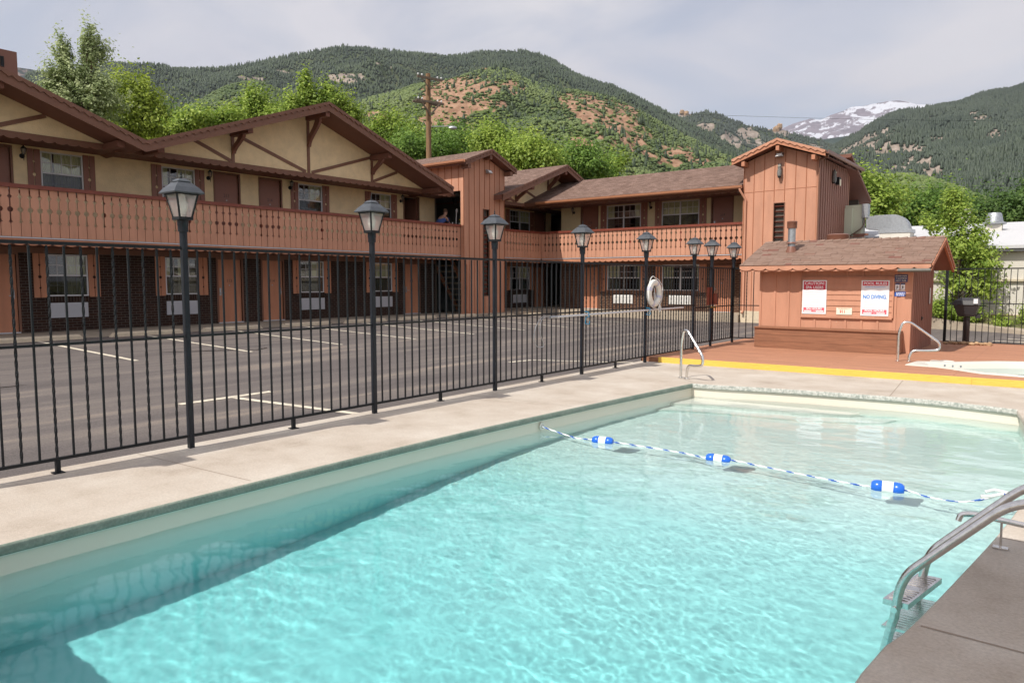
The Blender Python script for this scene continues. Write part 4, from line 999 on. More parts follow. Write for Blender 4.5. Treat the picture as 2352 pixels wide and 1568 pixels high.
def lip(P, m, sign, rr=.012):
    mb = MB(); n = len(P); R_ = []
    for (o, z) in ((0.0, .0), (.008, -.004), (.014, -.012), (.015, -.058), (.008, -.066), (-.02, -.067)):
        q = offs(P, sign*o); R_.append([(a[0], a[1], z) for a in q])
    vs = [p for r in R_ for p in r]; mb.add(vs, [(k*n+i, k*n+i+1, (k+1)*n+i+1, (k+1)*n+i) for k in range(len(R_)-1) for i in range(n-1)])
    return mb.build('coping', m, dko, smooth=True)
lip(lp, M['coping_left'], -1); lip(fp, M['coping_face'], -1); lip(rp, M['cement'], 1)
# expansion joints cut as dark hairlines
jm = MB()
def joint(a, b, w=.006):
    a = Vector((*a, .0015)); b = Vector((*b, .0015)); d = (b-a).normalized(); q = Vector((-d.y, d.x, 0))*w; jm.add([a-q, b-q, b+q, a+q], [(0, 1, 2, 3)])
joint((-6.6, 3.0), (-5.0, 3.12), .004); joint((-.47, 3.62), (.6, 3.60), .008); joint((-1.9, 10.80), (-2.05, 12.65), .006); joint((-6.6, 7.4), (-4.85, 7.5), .003); joint((-.27, 5.2), (3, 5.1), .006); joint((-4.6, 10.5), (-6.5, 12.0), .003)
for k in range(7):
    x = -5.9+k*.13+random.uniform(-.2, .2); y = 1.6+k*1.25; joint((x, y), (x+random.uniform(-.25, .25), y+random.uniform(.1, .5)), .0016)
jm.build('joint', mat('dark_joint', (.30, .24, .19), .9), dko)
# basin
zf = lambda y: -1.34+.62*sm(2.5, 8.5, y)
li = offs(lp, .02); fi = offs(fp, .02); ri = offs(rp, -.02)
li[-1] = np.array([-4.55, 10.35]); fi[0] = li[-1]; fi[-1] = np.array([-.44, 10.64]); ri[-1] = fi[-1]
bs = MB()
def wallrib(P, ztop, zb, flip=False):
    n = len(P); bs.add([(p[0], p[1], ztop) for p in P]+[(p[0], p[1], zb(p[1])) for p in P], [(i, i+1, n+i+1, n+i) for i in range(n-1)])
wallrib(li, -.06, zf); wallrib(fi, -.06, zf); wallrib(ri, -.06, zf)
bs.add([(li[0][0], li[0][1], -.0), (ri[0][0], ri[0][1], -.0), (ri[0][0], ri[0][1], zf(1)), (li[0][0], li[0][1], zf(1))], [(0, 1, 2, 3)])
n1_, n2_ = NL, NF; V = []
for i in range(n1_+1):
    for j in range(n2_+1):
        u = j/n2_; t = i/n1_; a = li[i]; b = ri[i]; p = a+(b-a)*u
        e0 = li[-1]+(ri[-1]-li[-1])*u; p = p+(fi[j]-e0)*(t**4); V.append((p[0], p[1], zf(p[1])))
bs.add(V, [(i*(n2_+1)+j, i*(n2_+1)+j+1, (i+1)*(n2_+1)+j+1, (i+1)*(n2_+1)+j) for i in range(n1_) for j in range(n2_)])
def linermat():  # teal by depth: the water's light absorption painted into the plaster colour
    m = mat('plaster_with_water_tint', (0.72, 0.70, 0.62), 0.6); t = m.node_tree; p = t.nodes['Principled BSDF']
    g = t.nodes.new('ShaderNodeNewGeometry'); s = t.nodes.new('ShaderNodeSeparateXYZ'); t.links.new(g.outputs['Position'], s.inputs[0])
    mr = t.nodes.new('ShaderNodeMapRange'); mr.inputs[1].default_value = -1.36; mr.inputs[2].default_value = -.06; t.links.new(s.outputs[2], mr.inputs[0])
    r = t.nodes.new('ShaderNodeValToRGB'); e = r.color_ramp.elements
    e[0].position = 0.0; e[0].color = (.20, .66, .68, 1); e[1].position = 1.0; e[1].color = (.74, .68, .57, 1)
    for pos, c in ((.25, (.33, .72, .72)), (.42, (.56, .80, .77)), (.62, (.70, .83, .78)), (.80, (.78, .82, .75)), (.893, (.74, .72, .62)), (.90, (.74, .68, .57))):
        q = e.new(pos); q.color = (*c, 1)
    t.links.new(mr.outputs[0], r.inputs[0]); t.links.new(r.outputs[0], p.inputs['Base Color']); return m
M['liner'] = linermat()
basin = struct(bs.build('pool_basin', M['liner'], smooth=True))
stp = MB()
for k, (dx, dz) in enumerate(((2.6, -.38), (3.1, -.60))):
    pts = [(-4.55, 10.35), (-4.55+dx*.9, 10.55)]+[(-4.55+dx*.9*cos(a), 10.50-(.55+.35*k)*sin(a)) for a in np.linspace(.25, 1.35, 8)]+[(-4.60, 10.33-(.6+.4*k))]
    stp.prism([(x, y, -1.4) for x, y in pts], (0, 0, 1.4+dz))
stp.build('entry_step', M['liner'], basin)
bd = MB(); P = offs(lp, .013); n = len(P); bd.strip([(p[0], p[1], -.069) for p in P], [(p[0], p[1], -.080) for p in P], (-.004, 0, 0)); bd.build('liner_bead', M['whiteplastic'], basin)
# water body
rng = np.random.default_rng(5)
def vnoise(x, y, seed=0):
    r = np.random.default_rng(seed); G = r.random((256, 256)); xi = np.floor(x).astype(int); yi = np.floor(y).astype(int); fx = x-xi; fy = y-yi
    fx = fx*fx*(3-2*fx); fy = fy*fy*(3-2*fy); a = G[xi % 256, yi % 256]; b = G[(xi+1) % 256, yi % 256]; c = G[xi % 256, (yi+1) % 256]; d = G[(xi+1) % 256, (yi+1) % 256]
    return (a*(1-fx)+b*fx)*(1-fy)+(c*(1-fx)+d*fx)*fy
def fbm(x, y, oct_=5, seed=0, gain=.5, lac=2.03):
    s = 0; a = 1; t = 0
    for o in range(oct_): s = s+a*(vnoise(x*lac**o+17*o, y*lac**o+31*o, seed+o)-.5); t += a; a *= gain
    return s/t*2
nu, nv = 420, 900
uu, vv = np.meshgrid(np.linspace(0, 1, nu), np.linspace(0, 1, nv))
def interp(P, t):
    P = np.array(P); k = np.linspace(0, 1, len(P)); return np.interp(t, k, P[:, 0]), np.interp(t, k, P[:, 1])
lo_ = offs(lp, .03); ro_ = offs(rp, -.03); fo_ = offs(fp, .03); lo_[-1] = np.array([-4.56, 10.36]); fo_[0] = lo_[-1]; fo_[-1] = np.array([-.43, 10.65]); ro_[-1] = fo_[-1]; lo_[0] = np.array([-4.96, .77]); ro_[0] = np.array([-.57, .77])
ax_, ay_ = interp(lo_, vv); bx_, by_ = interp(ro_, vv); fx_, fy_ = interp(fo_, uu)
X_ = ax_+(bx_-ax_)*uu; Y_ = ay_+(by_-ay_)*uu
ex_ = lo_[-1][0]+(ro_[-1][0]-lo_[-1][0])*uu; ey_ = lo_[-1][1]+(ro_[-1][1]-lo_[-1][1])*uu
X_ = X_+(fx_-ex_)*vv**4; Y_ = Y_+(fy_-ey_)*vv**4
amp_ = .35+1.3*np.clip(fbm(X_*.55+5, Y_*.45, 3, 41)*1.2+.45, 0, 1)
wv = fbm(X_*1.6+Y_*.5, Y_*2.2-X_*.4, 2, 11)*.0050 + fbm(X_*5.0+2, Y_*6.5-X_, 2, 17)*.0016 + (fbm(X_*13+Y_*4, Y_*16, 2, 23)*.00026 + fbm(X_*29+Y_*7, Y_*33, 2, 29)*.00015)*amp_
Z_ = WATER + wv
top = np.stack([X_, Y_, Z_], -1).reshape(-1, 3)
idx = np.arange(nu*nv).reshape(nv, nu)
f = np.stack([idx[:-1, :-1], idx[:-1, 1:], idx[1:, 1:], idx[1:, :-1]], -1).reshape(-1, 4)
ring = list(idx[0, :])+list(idx[1:, -1])+list(idx[-1, -2::-1])+list(idx[-2:0:-1, 0]); nr = len(ring)
low = top[ring].copy(); low[:, 2] = -1.6; base = len(top); cidx = base+nr; up2 = cidx+1
verts = np.vstack([top, low, [[-2.6, 5.8, -1.6]], top[ring]])
side = [(up2+i, base+i, base+(i+1) % nr, up2+(i+1) % nr) for i in range(nr)]
bot = [(base+i, cidx, cidx, base+(i+1) % nr) for i in range(nr)]
wm = bpy.data.materials.new('pool_water'); wm.use_nodes = True; t_ = wm.node_tree; t_.nodes.clear()
wo = t_.nodes.new('ShaderNodeOutputMaterial'); gl = t_.nodes.new('ShaderNodeBsdfGlass'); gl.inputs['IOR'].default_value = 1.33; gl.inputs['Roughness'].default_value = 0.075
va = t_.nodes.new('ShaderNodeVolumeAbsorption'); va.inputs['Color'].default_value = (0.02, 0.80, 0.86, 1); va.inputs['Density'].default_value = 0.55
t_.links.new(gl.outputs[0], wo.inputs['Surface']); t_.nodes.remove(va)
me = bpy.data.meshes.new('water'); me.from_pydata(verts.tolist(), [], [tuple(q) for q in f.tolist()]+[tuple(int(k) for k in q) for q in side]+[(base+i, cidx, base+(i+1) % nr) for i in range(nr)][:])
me.materials.append(wm); me.polygons.foreach_set('use_smooth', [True]*len(me.polygons)); me.update()
me.update()
water = bpy.data.objects.new('water', me); COL.objects.link(water); struct(water)
CAUSTICS = True
if CAUSTICS:
    sd.cycles.is_caustics_light = True
    water.cycles.is_caustics_caster = True
    basin.cycles.is_caustics_receiver = True
    for c_ in basin.children: c_.cycles.is_caustics_receiver = True

# ---------------------------------------------------------------- redwood deck with yellow edge, spa
ZD = .09
sx_, sy_, sr = -.35, 14.72, 1.55
spa_pts = [(-2.22, 14.12), (-2.16, 14.76), (-1.66, 15.02), (-1.05, 15.62), (-.4, 15.95), (.5, 15.9), (1.1, 15.3), (1.2, 14.4), (.7, 13.7), (-.3, 13.42), (-1.08, 13.52), (-1.53, 13.92), (-1.78, 14.08)]
bm = bmesh.new()
outer = [(-6.62, 12.66), (3.4, 12.98), (3.4, 20.6), (-6.62, 20.6)]
ov = [bm.verts.new((x, y, ZD)) for x, y in outer]; iv = [bm.verts.new((x, y, ZD)) for x, y in spa_pts]
ed = [bm.edges.new((ov[i], ov[(i+1) % 4])) for i in range(4)]+[bm.edges.new((iv[i], iv[(i+1) % len(iv)])) for i in range(len(iv))]
bmesh.ops.triangle_fill(bm, use_beauty=True, use_dissolve=False, edges=ed)
me = bpy.data.meshes.new('wooden_deck'); bm.to_mesh(me); bm.free()
# board pattern
def deckmat():
    m = bpy.data.materials.new('redwood_deck_boards'); m.use_nodes = True; t = m.node_tree; p = t.nodes['Principled BSDF']; p.inputs['Roughness'].default_value = .75
    g = t.nodes.new('ShaderNodeNewGeometry'); b = t.nodes.new('ShaderNodeTexBrick'); b.offset = .43
    b.inputs['Color1'].default_value = (.45, .212, .122, 1); b.inputs['Color2'].default_value = (.38, .174, .098, 1); b.inputs['Mortar'].default_value = (.16, .055, .03, 1)
    b.inputs['Scale'].default_value = 1; b.inputs['Brick Width'].default_value = 3.3; b.inputs['Row Height'].default_value = .142; b.inputs['Mortar Size'].default_value = .0035
    t.links.new(g.outputs['Position'], b.inputs['Vector'])
    mp_ = t.nodes.new('ShaderNodeMapping'); mp_.inputs['Scale'].default_value = (.6, 9, 1); n = t.nodes.new('ShaderNodeTexNoise'); n.inputs['Scale'].default_value = 3.5; n.inputs['Detail'].default_value = 8
    t.links.new(g.outputs['Position'], mp_.inputs[0]); t.links.new(mp_.outputs[0], n.inputs['Vector'])
    mr = t.nodes.new('ShaderNodeMapRange'); mr.inputs[1].default_value = .3; mr.inputs[2].default_value = .7; mr.inputs[3].default_value = .84; mr.inputs[4].default_value = 1.14
    t.links.new(n.outputs[0], mr.inputs[0]); s = t.nodes.new('ShaderNodeVectorMath'); s.operation = 'SCALE'; t.links.new(b.outputs['Color'], s.inputs[0]); t.links.new(mr.outputs[0], s.inputs['Scale']); t.links.new(s.outputs[0], p.inputs['Base Color'])
    bp = t.nodes.new('ShaderNodeBump'); bp.inputs['Strength'].default_value = .4; bp.inputs['Distance'].default_value = .01; t.links.new(n.outputs[0], bp.inputs['Height']); t.links.new(bp.outputs[0], p.inputs['Normal'])
    return m
me.materials.append(deckmat())
wdk = bpy.data.objects.new('wooden_deck', me); COL.objects.link(wdk); struct(wdk); WL[wdk.name] = Vector((0, 0, 0))
mb = MB(); EA = [(-6.24, 12.63), (-3.2, 12.695), (-1.15, 12.80)]; EB = [(-1.147, 12.80), (1.0, 12.90), (3.4, 12.96)]
for P in (EA, EB): mb.strip([(x, y, ZD+.012) for x, y in P], [(x, y, -.004) for x, y in P], (0, .06, 0))
mb.build('edge_board', M['yellow'], wdk)
mb = MB(); mb.box(-6.62, -6.25, 12.66, 12.70, -.05, ZD-.002); mb.box(-6.625, -6.60, 12.66, 20.6, -.1, ZD-.002); mb.build('skirt_board', M['bench'], wdk)
spa = thing('hot_tub', 'cream sunken spa shell set flush in the redwood deck at the right edge', 'hot tub', (-.4, 14.7, ZD))
def ringp(s, z, c=(-.45, 14.68)): return [(c[0]+(x-c[0])*s, c[1]+(y-c[1])*s, z) for x, y in spa_pts]
mb = MB(); prs = [(1.02, ZD+.02), (1.0, ZD+.028), (.93, ZD+.02), (.90, ZD-.02), (.88, ZD-.18), (.72, ZD-.36), (.6, ZD-.5)]; n = len(spa_pts)
prs = [(1.025, ZD+.002)]+prs; vs = [p for s, z in prs for p in ringp(s, z)]
mb.add(vs, [(k*n+i, k*n+(i+1) % n, (k+1)*n+(i+1) % n, (k+1)*n+i) for k in range(len(prs)-1) for i in range(n)]+[[(len(prs)-1)*n+i for i in range(n)]])
M['spa'] = mat('cream_spa_acrylic', (.66, .62, .55), .35); mb.build('shell', M['spa'], spa, smooth=True)
wm2 = bpy.data.materials.new('spa_water'); wm2.use_nodes = True; t_ = wm2.node_tree; t_.nodes.clear(); wo = t_.nodes.new('ShaderNodeOutputMaterial')
a_ = t_.nodes.new('ShaderNodeBsdfTransparent'); a_.inputs[0].default_value = (.72, .93, .96, 1); g_ = t_.nodes.new('ShaderNodeBsdfGlossy'); g_.inputs['Roughness'].default_value = .03; fr_ = t_.nodes.new('ShaderNodeMath'); fr_.operation = 'POWER'; fr_.inputs[1].default_value = 3.5; lw2 = t_.nodes.new('ShaderNodeLayerWeight'); t_.links.new(lw2.outputs['Facing'], fr_.inputs[0]); x_ = t_.nodes.new('ShaderNodeMixShader')
t_.links.new(fr_.outputs[0], x_.inputs[0]); t_.links.new(a_.outputs[0], x_.inputs[1]); t_.links.new(g_.outputs[0], x_.inputs[2]); t_.links.new(x_.outputs[0], wo.inputs[0])
mb = MB(); mb.add(ringp(.89, ZD-.09), [list(range(n))]); mb.build('spa_water', wm2, spa)
j = MB()
for k in range(3): j.lathe((-1.72+k*.12, 14.58, ZD-.005), [(.014, -.02), (.014, .012), (.004, .014)], 8)
j.build('jet_fitting', M['galv'], spa)
sk = thing('skimmer_lid', 'pair of white round access lids on the redwood deck behind the spa', 'lid', (-1.8, 15.1, ZD))
mb = MB(); mb.lathe((-1.76, 15.16, ZD+.002), [(.125, 0), (.125, .012), (.11, .02), (.005, .022)], 22); mb.build('lid', M['whiteplastic'], sk, smooth=True)
mb = MB(); mb.lathe((-1.93, 15.1, ZD+.002), [(.09, 0), (.09, .012), (.08, .018), (.005, .02)], 20); mb.build('lid', M['whiteplastic'], sk, smooth=True)
def arc_pts(P, r=.08, n=6):
    """round the corners of a polyline"""
    P = [Vector(p) for p in P]; out_ = [P[0]]
    for i in range(1, len(P)-1):
        a = (P[i-1]-P[i]); b = (P[i+1]-P[i]); k = min(r, a.length*.49, b.length*.49); p0 = P[i]+a.normalized()*k; p2 = P[i]+b.normalized()*k
        for j_ in range(n+1): t = j_/n; out_.append(p0*(1-t)**2+P[i]*2*t*(1-t)+p2*t*t)
    return out_+[P[-1]]
def grab_rail(F, label, base=0.0, s=1.0):
    t = thing('grab_rail', label, 'handrail', F(0, base, 0))
    P = [(0, 0), (.0, .60), (.06, .80), (.17, .80), (.42, .58), (.62, .40), (.62, .26), (.42, .235), (.22, .235), (.17, .1), (.17, 0)]
    mb = MB(); mb.tube(arc_pts([F(u*s, base+v*s, 0) for u, v in P], .13*s, 7), .022, 12); mb.build('tube', M['steel'], t, smooth=True)
    for u in (0, .17*s): mb = MB(); p = F(u, base, 0); mb.lathe(p, [(.04, 0), (.042, .012), (.024, .02)], 16); mb.build('escutcheon', M['steel'], t, smooth=True)
    return t
grab_rail(frame((-4.93, 10.80, 0), Vector((.78, -.32, 0)).normalized(), (0, 0, 1)) if False else (lambda u, v, w: Vector((-4.93+u*.74, 10.79-u*.35, v*.965))), 'figure-four steel handrail at the far left corner of the pool')
grab_rail(lambda u, v, w: Vector((-2.49+u*1.03, 14.74+u*.25, ZD+v*.90)), 'figure-four steel handrail beside the spa in front of the hut')
# ---------------------------------------------------------------- lamp posts and fence
FX = -6.45
def lamp_post(y, zb, label):
    t = thing('lamp_post', label, 'lamp post', (FX, y, zb), 'lamp posts along the pool fence')
    mb = MB(); mb.box(FX-.0235, FX+.0235, y-.0235, y+.0235, zb, 1.865); o = mb.build('post', M['post'], t)
    mb = MB(); mb.lathe((FX, y, 0), [(.034, 1.84), (.034, 2.0), (.045, 2.0), (.045, 2.05), (.048, 2.055), (.048, 2.115), (.03, 2.118)], 18); mb.build('collar', M['post'], t, smooth=True)
    b, a, z0, z1 = .066, .108, 2.118, 2.345
    fr = MB(); fr.box(FX-b, FX+b, y-b, y+b, z0-.012, z0+.014)
    for sx in (-1, 1):
        for sy in (-1, 1): fr.bar((FX+sx*(b-.009), y+sy*(b-.009), z0+.012), (FX+sx*(a-.009), y+sy*(a-.009), z1), .014, .014, up=(1, 0, 0))
    fr.box(FX-a, FX+a, y-a, y-a+.016, z1-.016, z1); fr.box(FX-a, FX+a, y+a-.016, y+a, z1-.016, z1); fr.box(FX-a, FX-a+.016, y-a+.017, y+a-.017, z1-.016, z1); fr.box(FX+a-.016, FX+a, y-a+.017, y+a-.017, z1-.016, z1)
    lf = fr.build('lantern_frame', M['black'], t)
    for k in range(4):
        c, s = [(1, 0), (0, 1), (-1, 0), (0, -1)][k]
        def P(r, w, z): return (FX+c*r-s*w, y+s*r+c*w, z)
        g = MB(); g.add([P(b-.006, -b+.016, z0+.016), P(b-.006, b-.016, z0+.016), P(a-.008, a-.016, z1-.018), P(a-.008, -a+.016, z1-.018)], [(0, 1, 2, 3)]); g.build('glass_pane', M['lampglass'], lf)
    r = MB(); prf = [(.140, z1-.006), (.142, z1+.004), (.108, z1+.05), (.066, z1+.092), (.05, z1+.10)]
    vs = []; 
    for q, z in prf: vs += [(FX-q, y-q, z), (FX+q, y-q, z), (FX+q, y+q, z), (FX-q, y+q, z)]
    r.add(vs, [(4*i+k, 4*i+(k+1) % 4, 4*i+4+(k+1) % 4, 4*i+4+k) for i in range(4) for k in range(4)]+[(0, 3, 2, 1), (16, 17, 18, 19)])
    ro = r.build('lantern_roof', M['lampmetal'], t)
    r = MB(); prf = [(.060, z1+.100), (.061, z1+.106), (.034, z1+.128), (.006, z1+.136)]; vs = []
    for q, z in prf: vs += [(FX-q, y-q, z), (FX+q, y-q, z), (FX+q, y+q, z), (FX-q, y+q, z)]
    r.add(vs, [(4*i+k, 4*i+(k+1) % 4, 4*i+4+(k+1) % 4, 4*i+4+k) for i in range(3) for k in range(4)]+[(0, 3, 2, 1), (12, 13, 14, 15)])
    r.build('top_cap', M['lampmetal'], ro)
    r = MB(); r.lathe((FX, y, z1+.138), [(.010, 0), (.012, .012), (.006, .02), (.008, .03), (.001, .07)], 8); r.build('finial', M['black'], ro)
    bl = MB(); bl.lathe((FX, y, z0+.014), [(.018, 0), (.02, .02), (.034, .05), (.046, .085), (.045, .12), (.032, .15), (.027, .19), (.025, .215), (.004, .22)], 16); bl.build('bulb', M['bulb'], t, smooth=True)
    if zb > 0: pass
    return t
PY = [1.17, 3.42, 5.67, 7.92, 10.22, 12.48, 14.69, 15.64, 16.96]
LPL = ['lamp post just outside the left edge, its lantern shadow on the deck', 'nearest lamp post, tallest in view, in front of the second air conditioner', 'second lamp post, in front of the fourth upper window', 'third lamp post, in front of the shaded tower', 'lamp post with the left blue hook of the rescue pole', 'lamp post that carries the white life ring',
       'lamp post at the yellow deck edge, left of the gate', 'lamp post of the gate with the brass padlocks', 'last lamp post of the row, nearest the hut']
L0 = lamp_post(PY[0], 0, LPL[0]); 
for k in range(1, 9):
    if k < 6: c = copy_tree(L0, (0, PY[k]-PY[0], 0)); c['label'] = LPL[k]
    elif k == 6: L6 = lamp_post(PY[k], ZD, LPL[k])
    else: c = copy_tree(L6, (0, PY[k]-PY[6], 0)); c['label'] = LPL[k]

# picket prototypes (1.75 m), origin on the lower rail
def picket_mesh(tw, h):
    mb = MB(); r = .0076
    if not tw: mb.box(-r, r, -r, r, 0, h)
    else:
        n = 64; P = []
        for i in range(n+1):
            z = h*i/n; a = z*2*pi/.16/2; P.append([(1.55*r*cos(a+k*pi/2), 1.55*r*sin(a+k*pi/2), z) for k in range(4)])
        mb.add([p for q in P for p in q], [(4*i+k, 4*i+(k+1) % 4, 4*i+4+(k+1) % 4, 4*i+4+k) for i in range(n) for k in range(4)])
    me = bpy.data.meshes.new('picket'); me.from_pydata(mb.v, [], mb.f); me.materials.append(M['black']); me.update(); return me
PK = {}
def fence_section(A, B, npk, zb, label, twist=(), top=1.865, mid=1.045, bot=.115, group='panels of the black pool fence', feet=True, cat='fence', name='iron_fence', mat_=None):
    A = Vector((*A, 0)); B = Vector((*B, 0)); d = (B-A).normalized(); t = thing(name, label, cat, (A.x, A.y, zb), group); mt = mat_ or M['black']
    for nm, z, w, h in (('top_rail', top-.012, .03, .028), ('middle_rail', mid, .026, .022), ('bottom_rail', zb+bot-.0, .028, .024)):
        mb = MB(); q = d*.034; mb.bar(A+q+Vector((0, 0, z)), B-q+Vector((0, 0, z)), w, h); mb.build(nm, mt, t)
    h = top-.03-(zb+bot+.012)
    for i in range(1, npk+1):
        p = A.lerp(B, i/(npk+1)); tw = i in twist; key = (tw, round(h, 3))
        if key not in PK: PK[key] = picket_mesh(tw, h)
        o = bpy.data.objects.new('picket', PK[key]); COL.objects.link(o); o.parent = t; o.location = Vector((p.x-A.x, p.y-A.y, bot+.012)); WL[o.name] = p
    if feet:
        p = A.lerp(B, .5); mb = MB(); mb.bar((p.x, p.y, zb), (p.x, p.y, zb+bot-.013), .034, .034, up=(1, 0, 0)); mb.build('foot', mt, t)
        mb = MB(); mb.box(p.x-.04, p.x+.04, p.y-.04, p.y+.04, zb+.001, zb+.008); mb.build('foot_plate', mt, t)
    return t
FL = ['fence panel at the left edge of the picture with twisted bars', 'fence panel between the first and second lamp posts', 'fence panel between the second and third lamp posts', 'fence panel between the third lamp post and the blue hook', 'fence panel behind the rescue pole, left of the life ring', 'fence panel right of the life ring, meeting the yellow deck edge']
for k in range(6):
    fence_section((FX, PY[k]), (FX, PY[k+1]), 17, 0 if k < 5 else 0.0, FL[k], twist=set(range(1, 18, 2)) if k in (0, 4, 5) else (), feet=k < 5)
fence_section((FX, PY[6]), (FX, PY[7]), 7, ZD, 'narrow fence panel left of the gate post on the redwood deck', twist={2, 4, 6}, feet=False, mid=.98)
gt = fence_section((FX, PY[7]), (FX, PY[8]), 9, ZD, 'iron gate leaf of the pool fence with brown lock covers', twist={1, 3, 5, 7, 9}, feet=False, mid=.98, cat='gate', name='gate', group=None)
mb = MB(); mb.bar((FX, PY[7]+.06, ZD+.11), (FX, PY[7]+.06, 1.83), .03, .03, up=(1, 0, 0)); mb.bar((FX, PY[8]-.06, ZD+.11), (FX, PY[8]-.06, 1.83), .03, .03, up=(1, 0, 0)); build_split(mb, 'stile', M['black'], gt)
mb = MB(); mb.box(FX+.02, FX+.05, PY[7]+.05, PY[7]+.25, 1.02, 1.28); mb.build('lock_cover', M['cap'], gt)
fs2 = fence_section((FX, PY[8]), (-5.66, 17.05), 4, ZD, 'short return of the pool fence running to the hut wall', twist={2, 4}, feet=False, mid=.98)
pl = thing('lock_cover', 'tall brown lock cover hung on the fence left of the gate post', 'lock cover', (FX+.03, PY[7]-.2, 1.02))
mb = MB(); mb.box(FX+.016, FX+.04, PY[7]-.30, PY[7]-.05, 1.02, 1.42); mb.build('plate', M['cap'], pl)
mb = MB(); mb.box(FX+.041, FX+.052, PY[7]-.185, PY[7]-.165, 1.02, 1.42); mb.build('rib', M['black'], pl)
def padlock(y, z, label):
    t = thing('padlock', label, 'padlock', (FX+.06, y, z), 'brass padlocks on the gate post'); mb = MB(); mb.box(FX+.05, FX+.075, y-.022, y+.022, z, z+.04); mb.build('body', M['brass'], t)
    mb = MB(); mb.tube([(FX+.062, y-.014, z+.04), (FX+.062, y-.014, z+.06), (FX+.062, y, z+.072), (FX+.062, y+.014, z+.06), (FX+.062, y+.014, z+.04)], .004, 6); mb.build('shackle', M['steel'], t)
padlock(PY[7]-.13, .96, 'brass padlock left of the gate post'); padlock(PY[7]+.01, .95, 'brass padlock in front of the gate post'); padlock(PY[7]+.11, .95, 'brass padlock right of the gate post')
# side fence right of the hut
YF = 20.35
SL = ['fence panel right of the hut behind the grill', 'fence panel of the side fence at the right edge of the picture']
SP = [(-2.44, YF), (-.66, YF+.02), (1.2, YF+.04)]
for k in range(2):
    fence_section(SP[k], SP[k+1], 13, .0, SL[k], top=1.86, mid=1.03, bot=.10, feet=False, group='panels of the side fence')
def sidepost(x, y, label):
    t = thing('fence_post', label, 'fence post', (x, y, 0)); mb = MB(); mb.box(x-.03, x+.03, y-.03, y+.03, -.05, 1.84); mb.build('post', M['black'], t); return t
sidepost(-2.44, YF, 'square black post where the side fence meets the hut'); sidepost(1.2, YF+.04, 'square black end post of the side fence, past the right picture edge')
sidepost(-.66, YF+.02, 'thin black post in the middle of the side fence')
# ---------------------------------------------------------------- life ring, rescue pole
lr = thing('life_ring', 'white life ring with rope hung on a lamp post of the pool fence', 'life ring', (FX+.10, 12.62, 1.0))
cx_, cyy, cz_ = FX+.10, 12.63, 1.32; R1, R2 = .208, .060
mb = MB(); n, m_ = 48, 14; vs = []
for i in range(n):
    a = 2*pi*i/n
    for j_ in range(m_):
        b = 2*pi*j_/m_; r = R1+R2*cos(b); vs.append((cx_+R2*.85*sin(b), cyy+r*sin(a), cz_+r*cos(a)))
mb.add(vs, [(i*m_+k, i*m_+(k+1) % m_, ((i+1) % n)*m_+(k+1) % m_, ((i+1) % n)*m_+k) for i in range(n) for k in range(m_)]); ro = mb.build('ring', M['whiteplastic'], lr, smooth=True)
M['band'] = mat('silver_grey_band', (.55, .55, .66), .4)
for a0 in (.4, 1.95, 3.55, 5.1):
    mb = MB(); vs = []; q = 5
    for i in range(q):
        a = a0+(i/(q-1)-.5)*.30
        for j_ in range(m_):
            b = 2*pi*j_/m_; r = R1+(R2+.003)*cos(b); vs.append((cx_+(R2+.003)*.87*sin(b), cyy+r*sin(a), cz_+r*cos(a)))
    mb.add(vs, [(i*m_+k, i*m_+(k+1) % m_, (i+1)*m_+(k+1) % m_, (i+1)*m_+k) for i in range(q-1) for k in range(m_)]); mb.build('band', M['band'], ro, smooth=True)
mb = MB(); pts = []
for i in range(65):
    a = 2*pi*i/64; bulge = .018+.05*max(0, sin(4*(a-.4)+pi/2+pi))*.6; rr = R1+R2+bulge
    if 4.9 < a < 6.2: rr += .05*sin((a-4.9)/1.3*pi)
    pts.append((cx_+.03, cyy+rr*sin(a), cz_+rr*cos(a)))
mb.tube(pts, .007, 6); mb.tube([(cx_+.06, cyy+.10, cz_-.20), (cx_+.07, cyy+.13, cz_-.30), (cx_+.07, cyy+.10, cz_-.36), (cx_+.06, cyy+.07, cz_-.30), (cx_+.07, cyy+.09, cz_-.21)], .009, 6)
mb.tube([(cx_+.05, cyy+.12, cz_-.20), (cx_+.06, cyy+.18, cz_-.27), (cx_+.06, cyy+.15, cz_-.34), (cx_+.06, cyy+.11, cz_-.26)], .009, 6)
mb.tube([(cx_, cyy-.02, cz_+.12), (cx_+.01, cyy+.02, cz_-.02), (cx_+.01, cyy+.05, cz_-.12), (cx_, cyy+.02, cz_-.13), (cx_, cyy-.01, cz_+.02)], .007, 6); mb.build('rope', M['rope_white'], lr, smooth=True)
rp_ = thing('rescue_pole', 'long pale rescue pole with wire crook hung along the fence', 'rescue pole', (FX+.07, 11.6, .98))
XR = FX+.075
mb = MB(); mb.tube([(XR, 9.30, .995), (XR, 14.0, 1.01)], .0165, 10); mb.build('shaft', M['white'], rp_, smooth=True)
mb = MB(); mb.tube([(XR, 9.18, .995), (XR, 9.36, .995)], .021, 10); mb.build('ferrule', M['galv'], rp_)
loop = [(9.22, 1.0), (9.10, 1.025), (8.97, 1.01), (8.87, .95), (8.80, .86), (8.76, .76), (8.755, .68), (8.78, .61), (8.84, .565), (8.92, .55), (9.0, .555), (9.015, .585), (8.99, .63), (8.94, .72), (8.91, .81), (8.92, .90), (8.96, .97), (9.05, 1.01), (9.20, .99)]
mb = MB(); mb.tube([(XR, y, z) for y, z in loop], .0055, 7); mb.build('crook', M['galv'], rp_, smooth=True)
